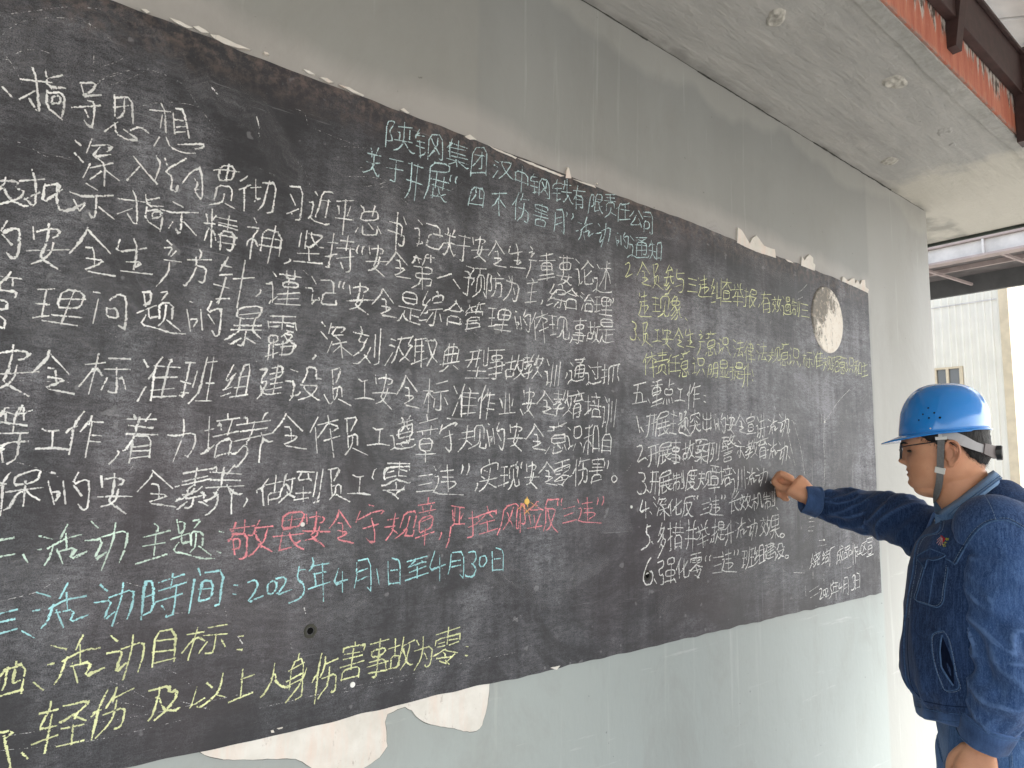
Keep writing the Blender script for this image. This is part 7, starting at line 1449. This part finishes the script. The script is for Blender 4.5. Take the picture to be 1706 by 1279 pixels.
mesh('shell', V, F, M_HEL, hel, True)
# brim: narrow lip all round, long visor in front
V, F = [], []
for j, (q, dz) in enumerate(((0, .004), (.25, .0022), (.6, .0006), (1, 0), (1, -.0026), (.6, -.0022), (.0, -.001))):
    for k in range(nt):
        th = 2*math.pi*k/nt; f, l, z = shell_pt(0, th); ct = math.cos(th)
        out = .0050+.040*max(0, ct)**2.6; d = Vector((f, l, 0)).normalized()
        drop = (-.013*max(0, ct)**2*q)+(-.002*q)+(.003*q if ct < -.6 else 0)
        V.append(H(f+d.x*out*q-(.001*d.x if q == 0 else 0), l+d.y*out*q-(.001*d.y if q == 0 else 0), z+dz+drop))
for j in range(6):
    for k in range(nt): F.append((j*nt+k, (j+1)*nt+k, (j+1)*nt+(k+1) % nt, j*nt+(k+1) % nt))
mesh('visor', V, F, M_HEL, hel, True)
def shell_bvh():
    o = [c for c in hel.children if c.name.startswith('shell')][0]
    me = o.data; return BVHTree.FromPolygons([v.co.copy() for v in me.vertices], [tuple(p.vertices) for p in me.polygons])
SB = shell_bvh(); EYEV = Vector((0, 0, EYE))
M_BLACK = NT('vent_black', .9, .05).color((.004, .006, .01, 1)).m
for i, (x, y, r) in enumerate(((615, 405, 10), (555, 476, 9), (683, 460, 10), (509, 542, 9), (623, 518, 10), (748, 514, 12), (640, 637, 8))):
    px, py = 1456+x/6.804, 620+y/6.804; d = ray(px, py).normalized(); hit, n, _, _ = SB.ray_cast(EYEV, d)
    if hit is None: continue
    if n.dot(d) > 0: n = -n
    a = n.orthogonal().normalized(); b = n.cross(a); R_ = r/6.804/FPX*1.75*1.05; V = []
    for q, h in ((1.0, -.0002), (.95, .0005), (.3, .0003)):
        V += [hit+n*h+(a*math.cos(2*math.pi*k/14)+b*math.sin(2*math.pi*k/14))*R_*q for k in range(14)]
    F = [(j*14+k, j*14+(k+1) % 14, (j+1)*14+(k+1) % 14, (j+1)*14+k) for j in range(2) for k in range(14)]+[tuple(range(28, 42))]
    mesh('vent_hole' if i < 6 else 'rivet', V, F, M_BLACK if i < 6 else M_CLIP, hel)
# white inner rim, headband, rear cradle, ratchet knob
V, F = [], []
for q, z_a in ((0, 0), (1, 0)):
    for k in range(nt):
        th = 2*math.pi*k/nt; f, l, z = shell_pt(0, th, .004); V.append(H(f*(1-.05*q), l*(1-.05*q), z-.001+.014*q))
for k in range(nt): F.append((k, (k+1) % nt, nt+(k+1) % nt, nt+k))
mesh('inner_lining', V, F, M_LIN, hel, True)
def strap_band(name, pts, wid, mat, parent, thick=.0016, updir=None):
    """flat band through points (f, l, z); wid = width list"""
    P = smooth_path([H(*p) for p in pts], 5); W2 = np.interp(np.linspace(0, len(pts)-1, len(P)), range(len(pts)), wid); V, F = [], []
    for i, p in enumerate(P):
        t = (P[min(i+1, len(P)-1)]-P[max(i-1, 0)]).normalized(); o_ = (p-H(-.005, 0, 0)); o_.z = 0; o_.normalize()
        s_ = t.cross(o_).normalized()*W2[i]/2; o_ = s_.cross(t).normalized()*thick/2
        V += [p-s_-o_, p+s_-o_, p+s_+o_, p-s_+o_]
    for i in range(len(P)-1):
        for k in range(4): F.append((i*4+k, i*4+(k+1) % 4, (i+1)*4+(k+1) % 4, (i+1)*4+k))
    F += [(3, 2, 1, 0), tuple(range(len(P)*4-4, len(P)*4))]
    return mesh(name, V, F, mat, parent)
for s_ in (-1, 1):
    o = strap_band('headband', [(.010, s_*.088, .080), (-.010, s_*.090, .070), (-.045, s_*.086, .052), (-.072, s_*.073, .039), (-.094, s_*.055, .032)], [.012, .022, .026, .021, .021], M_LIN, hel)
    strap_band('hanger', [(.010, s_*.086, .083), (.007, s_*.088, .072), (.005, s_*.089, .058)], [.010, .007, .010], M_CLIP, hel, .003)
    strap_band('strap_clip', [(.0045, s_*.0895, .062), (.0040, s_*.0895, .0545)], [.0245, .0245], M_CLIP, hel, .005)
    strap_band('chin_strap', [(.004, s_*.0885, .056), (.007, s_*.085, .025), (.009, s_*.082, .0), (.012, s_*.077, -.035), (.0165, s_*.068, -.060), (.024, s_*.050, -.083), (.030, s_*.024, -.094), (.032, 0, -.097)], [.0155]*8, M_STRAP, hel, .002)
    strap_band('strap_slider', [(.0095, s_*.0805, -.014), (.0125, s_*.0765, -.028)], [.0215, .0215], M_CLIP, hel, .006)
box_pts = [(-.098, .050, .029), (-.108, .034, .026)]
strap_band('ratchet_housing', [(-.089, .060, .034), (-.105, .040, .028), (-.116, .018, .026), (-.118, 0, .026), (-.115, -.018, .026)], [.026, .031, .031, .031, .031], simple('grey_housing', (.16, .14, .14, 1), .5, .3), hel, .008)
kc = H(-.118, .012, .025); kd = (-Fh*.95+Lh*.12).normalized(); ka = Zu; kb = kd.cross(ka).normalized(); V, F = [], []
nk = 36
for t, r in ((0, .0145), (.001, .0175), (.012, .0175), (.0145, .0155), (.0145, .006)):
    for k in range(nk):
        w = 2*math.pi*k/nk; rr_ = r*(1+(.05 if (k//2) % 2 and r > .016 else 0)); V.append(kc+kd*t+(ka*math.cos(w)+kb*math.sin(w))*rr_)
for i in range(4):
    for k in range(nk): F.append((i*nk+k, i*nk+(k+1) % nk, (i+1)*nk+(k+1) % nk, (i+1)*nk+k))
F.append(tuple(range(4*nk, 5*nk))); mesh('ratchet_knob', V, F, M_KNOB, hel)
# ------------------------------------------------------------------ clothes
def loft(rings, frame, n=56, p=2.3):
    """rings: (z, front, back, half width, centre shift)"""
    V, F = [], []
    for z, f1, b1, w, cs in rings:
        c, a = (f1+b1)/2, (f1-b1)/2
        for k in range(n):
            th = 2*math.pi*k/n; ct, st = math.cos(th), math.sin(th); e = 2/p
            V.append(frame(c+a*math.copysign(abs(ct)**e, ct), cs+w*math.copysign(abs(st)**e, st), z))
    for i in range(len(rings)-1):
        for k in range(n): F.append((i*n+k, (i+1)*n+k, (i+1)*n+(k+1) % n, i*n+(k+1) % n))
    F.append(tuple(range(n))); F.append(tuple(range(len(rings)*n-1, (len(rings)-1)*n-1, -1))); return V, F
torso = loft([(-.045, -.060, -.135, .050, 0), (-.070, -.045, -.165, .085, 0), (-.100, -.025, -.190, .118, 0), (-.132, .006, -.212, .145, 0), (-.165, .040, -.226, .168, 0), (-.21, .075, -.235, .178, 0), (-.27, .094, -.240, .188, 0),
              (-.34, .102, -.232, .196, 0), (-.41, .110, -.222, .200, 0), (-.475, .120, -.210, .198, 0), (-.530, .120, -.200, .197, 0), (-.565, .104, -.190, .190, 0), (-.582, .090, -.180, .182, 0)], B)
sleeveR = limb([B(-.055, -.150, -.185), shR+Vector((0, .0, -.010)), at(1508, 868, 1.985), at(1460, 857, 2.09), at(1408, 845, 2.165), at(1376, 839, 2.195), at(1362, 836, 2.203)],
               [.078, .078, .075, .071, .061, .050, .036], 26, 5)
sleeveL = limb([B(-.080, .125, -.160), shL, at(1668, 962, 1.56), at(1676, 1040, 1.52), at(1684, 1102, 1.49), at(1668, 1160, 1.49), at(1652, 1196, 1.505)],
               [.086, .094, .088, .075, .068, .063, .050], 26, 5)
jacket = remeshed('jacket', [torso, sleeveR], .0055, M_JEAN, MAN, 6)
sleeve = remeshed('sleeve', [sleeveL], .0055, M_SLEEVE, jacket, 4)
jacket['label'] = 'dark blue denim work jacket'
def fold(o, fn):
    me = o.data; N = len(me.vertices); co = np.empty(N*3); me.vertices.foreach_get('co', co); co = co.reshape(-1, 3)
    no = np.empty(N*3); me.vertex_normals.foreach_get('vector', no); no = no.reshape(-1, 3)
    d = np.array([fn(Vector(c)) for c in co]); co += no*d[:, None]; me.vertices.foreach_set('co', co.ravel()); me.update()
def seg_param(p, chain):
    best = (9, 0, None); acc = 0
    for a, b in zip(chain, chain[1:]):
        ab = b-a; L = ab.length; t = max(0, min(1, (p-a).dot(ab)/L/L)); q = a+ab*t; d = (p-q).length
        if d < best[0]: best = (d, acc+t*L, (p-q).normalized() if d > 1e-6 else Vector())
        acc += L
    return best
chR = [shR, at(1460, 858, 2.09), at(1345, 831, 2.205)]; chL = [shL, at(1668, 962, 1.56), at(1684, 1102, 1.49), wrL]
def ridge(x): return 1-abs(x)*2.2
def jf(p, near):
    dR, sR, nR = seg_param(p, chR); dL, sL, nL = seg_param(p, chL)
    v = 0
    if dR < .085 and sR > .01:
        q = Vector((sR*17+nR.z*1.2, nR.x*1.1, nR.y*1.1+nR.z)); r = noise.noise(q)
        v = .0105*ridge(r)-.005+.0042*noise.noise(Vector((sR*42+nR.z*2, nR.x*2, nR.y*2+4)))
        v *= 1 if sR > .06 else max(0, sR/.06)
    elif near:
        el = math.exp(-((sL-.27)/.09)**2)+.45
        q = Vector((sL*14-nL.z*1.6+nL.y, nL.x*1.2+7, nL.y*1.2)); r = noise.noise(q)
        v = el*(.012*ridge(r)-.005)+.0040*noise.noise(Vector((sL*34, nL.x*3+9, nL.y*3)))
        v *= min(1, sL/.10)
    else:
        q = Vector((p.x*6+p.y*3, p.y*7, p.z*4.5)); v = .0080*ridge(noise.noise(q))-.003
        v += .003*noise.noise(Vector((p.x*22, p.y*22, p.z*7+3)))
        zz = p.z-Oh.z; low = math.exp(-((zz+.560)/.035)**2)
        v += low*.0045*math.sin(seg_param(p, [B(-.05, 0, -.6), B(-.05, 0, -.3)])[2].angle(Fb)*26+noise.noise(p*9)*4)
    return v
fold(jacket, lambda p: jf(p, False)); fold(sleeve, lambda p: jf(p, True))
JV, JF = join_vf([([v.co.copy() for v in o.data.vertices], [tuple(p.vertices) for p in o.data.polygons]) for o in (jacket, sleeve)])
JB = BVHTree.FromPolygons([Vector(v) for v in JV], JF)
def cast(px, py, tree=None, maxd=2.6):
    d = ray(px, py).normalized(); h, n, _, dist = (tree or JB).ray_cast(EYEV, d)
    if h is None or dist > maxd: return None, None
    return h, (n if n.dot(d) < 0 else -n)
def stitch(name, pts, rad=.0011, mat=None, parent=None, tree=None, lift=.0004, k=6, flat=None):
    """sew a seam on the cloth along a line of view directions"""
    P = []
    for q in smooth_path([(a, b, 0) for a, b in pts], k):
        h, n = cast(q.x, q.y, tree)
        if h is None: continue
        if P and (h-P[-1]).length > .05: 
            if len(P) > 2: break
            P = []
        P.append(h+n*lift)
    if len(P) < 2: return None
    Q = P[:]                                   # relax so it does not jitter over folds
    for i in range(1, len(P)-1): Q[i] = P[i]*.6+(P[i-1]+P[i+1])*.2
    V, F = tube_vf(Q, rad, 5); return mesh(name, V, F, mat or M_SEAM, parent or jacket, True)
def thread(pts, parent=None, tree=None, dash=.0040, lift=.0012):
    """row of separate stitches, joined into one mesh"""
    P = []
    for q in smooth_path([(a, b, 0) for a, b in pts], 14):
        h, n = cast(q.x, q.y, tree)
        if h is not None: P.append((h, n))
    out = []; acc = 0
    for (a, na), (b, nb) in zip(P, P[1:]):
        L = (b-a).length
        if L > .04 or L < 1e-5: continue
        t = 0
        while t < L:
            ph = (acc+t) % (dash*1.6)
            if ph < 1e-9: ph = 0
            stp = min(L-t, dash if ph < dash else dash*1.6-ph)
            if ph < dash: out.append(tube_vf([a.lerp(b, t/L)+na*lift, a.lerp(b, min(1, (t+max(stp, .0005))/L))+na*lift], .0006, 4))
            t += max(stp, .0005)
        acc += L
    if out:
        V, F = join_vf(out); return mesh('stitching', V, F, M_THREAD, parent or jacket)
c3 = lambda l: [(1456+x/5.116, 780+y/5.116) for x, y in l]
c4 = lambda l: [(1456+x/4.94, 1020+y/4.94) for x, y in l]
c2 = lambda l: [(1270+x/6.09, 760+y/6.09) for x, y in l]
off = lambda l, dx, dy: [(x+dx, y+dy) for x, y in l]
arm = c3([(1060, 445), (1000, 455), (930, 490), (860, 555), (800, 640), (750, 725), (700, 815)])
shs = c3([(930, 180), (985, 260), (1030, 350), (1062, 440)]); yok = c3([(1065, 445), (1150, 452), (1279, 520)])
for l in (arm, shs, yok): stitch('seam', l, .0020); 
for l in (off(arm, -3.5, -2.5), off(shs, -4, 1), off(yok, 1, -4)): stitch('seam', l, .0010, M_SEAM2); thread(l)
placket = c3([(575, 445), (560, 520), (520, 555), (420, 580), (370, 650), (345, 760), (335, 880), (310, 1000), (290, 1130), (275, 1270)])
pl2 = c4([(258, 20), (250, 200), (250, 330), (258, 450), (270, 560), (300, 640), (345, 690)])
stitch('placket_edge', placket, .0022); stitch('placket_edge', pl2, .0020)
thread(off(placket, 5, 1)); stitch('seam', off(placket, -9, 0)[4:], .0010, M_SEAM2); stitch('seam', off(pl2, 6, 0), .0010, M_SEAM2)
wb1 = c4([(345, 690), (400, 725), (500, 750), (620, 770), (765, 780)])
stitch('seam', wb1, .0009, M_SEAM2)
pk = c3([(430, 860), (405, 950), (380, 1040), (362, 1125), (450, 1160), (540, 1185), (592, 1140), (605, 1040), (622, 930), (632, 840)])
pkc = c3([(515, 850), (500, 950), (485, 1050), (468, 1160)])
stitch('pocket_seam', pk, .0012); thread(off(pk, -2.5, -2.5)); stitch('pocket_seam', pkc, .0011)
# breast pocket flap, lifting at its lower edge
def panel(name, poly, lift, mat, parent, thick=.0022, curl=None):
    P = []
    for i, (x, y) in enumerate(poly):
        h, n = cast(x, y)
        if h is None: return None
        P.append((h, n, lift[i]))
    c = sum((p[0] for p in P), Vector())/len(P); nn = sum((p[1] for p in P), Vector()).normalized(); m = len(P)
    V = [p[0]+p[1]*p[2] for p in P]+[p[0]+p[1]*(p[2]+thick) for p in P]+[c+nn*(sum(lift)/m), c+nn*(sum(lift)/m+thick)]
    F = [(i, (i+1) % m, m+(i+1) % m, m+i) for i in range(m)]+[((i+1) % m, i, 2*m) for i in range(m)]+[(m+i, m+(i+1) % m, 2*m+1) for i in range(m)]
    return mesh(name, V, F, mat, parent)
flap = c3([(490, 690), (555, 715), (620, 745), (600, 775), (540, 795), (486, 788), (462, 860), (425, 812), (385, 770), (430, 725)])
panel('pocket_flap', flap, [.001, .001, .002, .009, .011, .010, .008, .005, .004, .002], M_JEAN, jacket)
fp = [h+n*(l_+.003) for (h, n), l_ in zip([cast(*q) for q in flap], [.001, .001, .002, .009, .011, .010, .008, .005, .004, .002]) if h is not None]
V, F = tube_vf(smooth_path(fp+[fp[0]], 3), .0013, 5, False); mesh('seam', V, F, M_SEAM, jacket, True)
stitch('seam', c3([(612, 772), (650, 790), (692, 822)]), .0016)
slit_o = c4([(572, 150), (482, 182), (478, 300), (500, 430), (545, 560), (590, 640), (700, 622), (672, 500), (645, 350), (610, 210), (572, 150)])
stitch('pocket_seam', slit_o, .0012); thread(off(slit_o, 2, 2))
welt = c4([(562, 185), (545, 300), (552, 400), (560, 455), (600, 525), (655, 605)])
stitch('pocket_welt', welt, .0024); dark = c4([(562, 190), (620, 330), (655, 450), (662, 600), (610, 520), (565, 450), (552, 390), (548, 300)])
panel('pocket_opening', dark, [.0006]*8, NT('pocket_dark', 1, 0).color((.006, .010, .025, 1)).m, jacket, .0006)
# cuffs, waistband, collar
def ring_band(name, c0, c1, r0, r1, mat, parent, squash=1, n=48, th=.0022, wob=.0):
    c0, c1 = Vector(c0), Vector(c1); d = (c1-c0).normalized(); a = d.orthogonal().normalized(); b = d.cross(a); V, F = [], []
    prof = [(0, 0), (.06, th), (.5, th*1.15), (.94, th), (1, 0), (1, -th), (.5, -th), (0, -th)]
    for t, h in prof:
        for k in range(n):
            w = 2*math.pi*k/n; r = r0+(r1-r0)*t+h+wob*noise.noise(Vector((math.cos(w)*2, math.sin(w)*2, t)))
            V.append(c0.lerp(c1, t)+(a*math.cos(w)+b*math.sin(w))*r)
    m = len(prof)
    for i in range(m):
        for k in range(n): F.append((i*n+k, i*n+(k+1) % n, ((i+1) % m)*n+(k+1) % n, ((i+1) % m)*n+k))
    return mesh(name, V, F, mat, parent, True)
cR0, cR1 = at(1364, 836, 2.203), at(1337, 830.5, 2.207)
ring_band('cuff', cR0, cR1, .0475, .0410, M_JEAN, jacket, wob=.004)
axl = (wrL-elL).normalized(); cL1 = wrL-axl*.002; cL0 = cL1-axl*.060
ring_band('cuff', cL0, cL1, .0540, .0460, M_JEAN, jacket, wob=.004)
for c0, c1, r0, r1 in ((cR0, cR1, .0475, .0410), (cL0, cL1, .0540, .0460)):
    for t in (.08, .18, .93):
        ring = []
        d = (c1-c0).normalized(); a = d.orthogonal().normalized(); b = d.cross(a); c = c0.lerp(c1, t); r = r0+(r1-r0)*t+.0030
        for k in range(49):
            w = 2*math.pi*k/48; rr2 = r+.004*noise.noise(Vector((math.cos(w)*2, math.sin(w)*2, t))); ring.append(c+(a*math.cos(w)+b*math.sin(w))*rr2)
        V, F = tube_vf(ring, .0009, 4, False); mesh('seam', V, F, M_SEAM, jacket, True)
# waistband
V, F = [], []; n = 90
prof = [(-.598, .094, .184, 0), (-.604, .098, .189, 0), (-.625, .096, .188, 0), (-.648, .094, .186, 0), (-.652, .091, .183, 0), (-.648, .086, .178, 0), (-.60, .086, .178, 0)]
for z, f1, w, _ in prof:
    b1 = -.185; c, a = (f1+b1)/2, (f1-b1)/2
    for k in range(n):
        th = 2*math.pi*k/n; ct, st = math.cos(th), math.sin(th); e = 2/2.3
        wv = .0035*noise.noise(Vector((ct*5, st*5, z*8)))+.002*math.sin(k*1.1)
        V.append(B(c+(a+wv)*math.copysign(abs(ct)**e, ct), (w+wv)*math.copysign(abs(st)**e, st), z-.004*ct+.006*noise.noise(Vector((ct*2, st*2, 1)))))
m = len(prof)
for i in range(m):
    for k in range(n): F.append((i*n+k, ((i+1) % m)*n+k, ((i+1) % m)*n+(k+1) % n, i*n+(k+1) % n))
V = [v+Vector((0, 0, .028+.16*max(0, (v-Oh).dot(Lb)-.02)*1)) for v in V]; wbo = mesh('waistband', V, F, M_JEAN, jacket, True)
WB = BVHTree.FromPolygons([Vector(v) for v in V], F)
for l in (c4([(350, 735), (480, 762), (620, 782), (760, 790)]), c4([(345, 845), (480, 876), (620, 898), (760, 910)])):
    for q in (l, off(l, 0, -14)): stitch('seam', q, .0010, M_SEAM, wbo, WB)
for z, r in ():
    ring = []
    for k in range(n+1):
        th = 2*math.pi*k/n; ct, st = math.cos(th), math.sin(th); e = 2/2.3; f1, b1, w = .097, -.185, .189; c, a = (f1+b1)/2, (f1-b1)/2
        wv = .0035*noise.noise(Vector((ct*5, st*5, z*8)))+r
        ring.append(B(c+(a+wv)*math.copysign(abs(ct)**e, ct), (w+wv)*math.copysign(abs(st)**e, st), z-.004*ct+.006*noise.noise(Vector((ct*2, st*2, 1)))))
    V, F = tube_vf(ring, .0010, 4, False); mesh('seam', V, F, M_SEAM, wbo, True)
# collar: stand and fold-over leaf, open at the throat
inner = [(.030, .052, -.128), (.006, .066, -.112), (-.030, .074, -.085), (-.070, .070, -.052), (-.100, .045, -.026), (-.110, 0, -.018), (-.100, -.045, -.026), (-.070, -.070, -.046), (-.030, -.076, -.068), (.006, -.068, -.080), (.034, -.050, -.092)]
outer = [(-.012, .082, -.148), (-.020, .096, -.128), (-.042, .104, -.108), (-.080, .096, -.078), (-.116, .060, -.050), (-.130, 0, -.042), (-.118, -.060, -.050), (-.080, -.096, -.068), (-.036, -.104, -.088), (.006, -.096, -.100), (.026, -.078, -.112)]
def sp(lst, k=6): return [Vector(p) for p in smooth_path(lst, k)]
I, O = sp(inner), sp(outer); V, F = [], []; rows = []
for i in range(len(I)):
    a, b = I[i], O[i]; dn = Vector((a.x*.96, a.y*.94, a.z-.045)); rows.append([dn, a*1, (a+b)/2+Vector((0, 0, .004)), b, b+Vector((0, 0, -.0035)), (a+b)/2+Vector((0, 0, -.003)), Vector((a.x*.99, a.y*.98, a.z-.006))])
for r in rows:
    for q in r: V.append(H(q.x, q.y, q.z+.0015*noise.noise(q*60)))
m = 7
for i in range(len(rows)-1):
    for k in range(m-1): F.append((i*m+k, i*m+k+1, (i+1)*m+k+1, (i+1)*m+k))
col = mesh('collar', V, F, mat_denim('collar_denim', (.075, .15, .29, 1), (.20, .32, .50, 1), (.04, .085, .18, 1)), jacket, True)
for t, r in ((.90, .0013), (.70, .0011)):
    V, F = tube_vf([H(*(a.lerp(b, t)+Vector((0, 0, .0035)))) for a, b in zip(I, O)], r, 5); mesh('seam', V, F, M_SEAM, col, True)
V, F = join_vf([tube_vf([H(*(I[i].lerp(O[i], t)+Vector((0, 0, .0045)))), H(*(I[i].lerp(O[i], t).lerp(I[i+1].lerp(O[i+1], t), .6)+Vector((0, 0, .0045))))], .0008, 4) for i in range(len(I)-1) for t in (.80, .60)])
mesh('stitching', V, F, M_THREAD, col)
# throat edges of the open front
V, F = tube_vf(smooth_path([H(.030, .050, -.128), H(.040, .030, -.150), H(.055, .006, -.185)], 5), .004, 8); mesh('placket_edge', V, F, M_JEAN, jacket, True)
V, F = loft([(-.150, .034, -.02, .045, 0), (-.125, .018, -.05, .055, 0), (-.118, .012, -.06, .055, 0)], H, 30, 2); 
ush = mesh('undershirt', V, F, simple('white_cotton', (.55, .55, .54, 1), .9, .1, 0, .1, 60, .2), MAN, True)

# embroidered emblem on the chest
M_WHT = simple('emblem_pink', (.70, .42, .42, 1), .9, .1, bump=0); M_ER = simple('emblem_red', (.55, .02, .03, 1), .9, .1, bump=0)
M_EY = simple('emblem_yellow', (.50, .50, .05, 1), .9, .1, bump=0)
def emb(lines, rad, mat):
    out = []
    for l in lines:
        P = []
        for q in smooth_path([(a, b, 0) for a, b in c3(l)], 3):
            h, n = cast(q.x, q.y)
            if h is not None: P.append(h+n*.0012)
        if len(P) > 1: out.append(tube_vf(P, rad, 5))
    if out: V, F = join_vf(out); mesh('emblem', V, F, mat, jacket)
emb([[(578, 590), (560, 615), (537, 640)], [(580, 595), (568, 625), (552, 655)], [(583, 595), (576, 628), (568, 660)], [(586, 598), (586, 630), (584, 656)], [(576, 585), (556, 600), (540, 615)]], .0006, M_WHT)
emb([[(572, 578), (585, 582), (592, 592)], [(588, 588), (600, 600), (600, 622)], [(592, 610), (594, 622), (590, 632)], [(594, 594), (606, 600), (604, 612)]], .0011, M_ER)
emb([[(612, 598), (640, 602)], [(610, 608), (640, 612)], [(622, 594), (620, 618)], [(634, 596), (632, 616)], [(598, 632), (625, 637)], [(612, 628), (606, 650)], [(584, 652), (614, 657)], [(598, 645), (594, 670)], [(604, 668), (616, 664)]], .0006, M_EY)

# trousers and shoes
trs = [loft([(-.575, .040, -.165, .155, 0), (-.66, .048, -.175, .168, 0), (-.72, .040, -.185, .175, 0), (-.79, .030, -.180, .175, 0), (-.83, .015, -.160, .150, 0)], B, 48, 2.2)]
for a, b, c in ((hipL, knL, anL), (hipR, knR, anR)):
    trs.append(limb([a+Vector((0, 0, -.02)), a.lerp(b, .5), b, b.lerp(c, .5), c], [.098, .088, .074, .068, .064], 26, 5))
tro = remeshed('trousers', trs, .0075, M_TROU, MAN, 6)
fold(tro, lambda p: .006*ridge(noise.noise(Vector((p.x*7, p.y*7, p.z*5))))-.003+.002*noise.noise(p*24))
TB = BVHTree.FromPolygons([v.co.copy() for v in tro.data.vertices], [tuple(p.vertices) for p in tro.data.polygons])
for l in (c4([(1105, 940), (1108, 1050), (1118, 1150), (1122, 1279)]), c4([(1130, 935), (1180, 925), (1235, 900)]), c4([(1120, 1045), (1180, 1040), (1235, 1060)]), c4([(470, 900), (500, 1000), (530, 1100), (580, 1279)])):
    stitch('seam', l, .0014, M_SEAM, tro, TB); thread(off(l, 3, 0), tro, TB)
M_SHOE = simple('black_leather', (.02, .019, .018, 1), .45, .4)
for c in (anL, anR):
    c = Vector((c.x, c.y, 0)); V, F = [], []; n = 26
    pr = [(-.085, .02, .032, .055), (-.075, .0, .038, .085), (-.03, .0, .040, .095), (.03, .0, .042, .082), (.09, .0, .048, .058), (.15, .0, .046, .045), (.185, .004, .030, .034), (.195, .012, .012, .022)]
    for x, z0, w, h in pr:
        for k in range(n):
            th = 2*math.pi*k/n; V.append(c+Fb*x+Lb*(w*math.cos(th))+Zu*(z0+(h-z0)*(.5+.5*math.copysign(abs(math.sin(th))**.7, math.sin(th)))))
    for i in range(len(pr)-1):
        for k in range(n): F.append((i*n+k, i*n+(k+1) % n, (i+1)*n+(k+1) % n, (i+1)*n+k))
    F += [tuple(range(n-1, -1, -1)), tuple(range((len(pr)-1)*n, len(pr)*n))]; mesh('shoe', V, F, M_SHOE, MAN, True)

# chalk between thumb and forefinger
tip = on_y(1284, 803.5, BYF-.0008); back = at(1292, 803.5, 2.262)
d = (back-tip).normalized()
V, F = tube_vf([tip, tip+d*.002, tip+d*.020], [.0030, .0045, .0047], 12)
tag(mesh('chalk_stick', V, F, simple('white_chalk_stick', (.82, .82, .80, 1), .9, .05), None), 'short white chalk stick pinched between the man\'s fingers at the board', 'chalk')
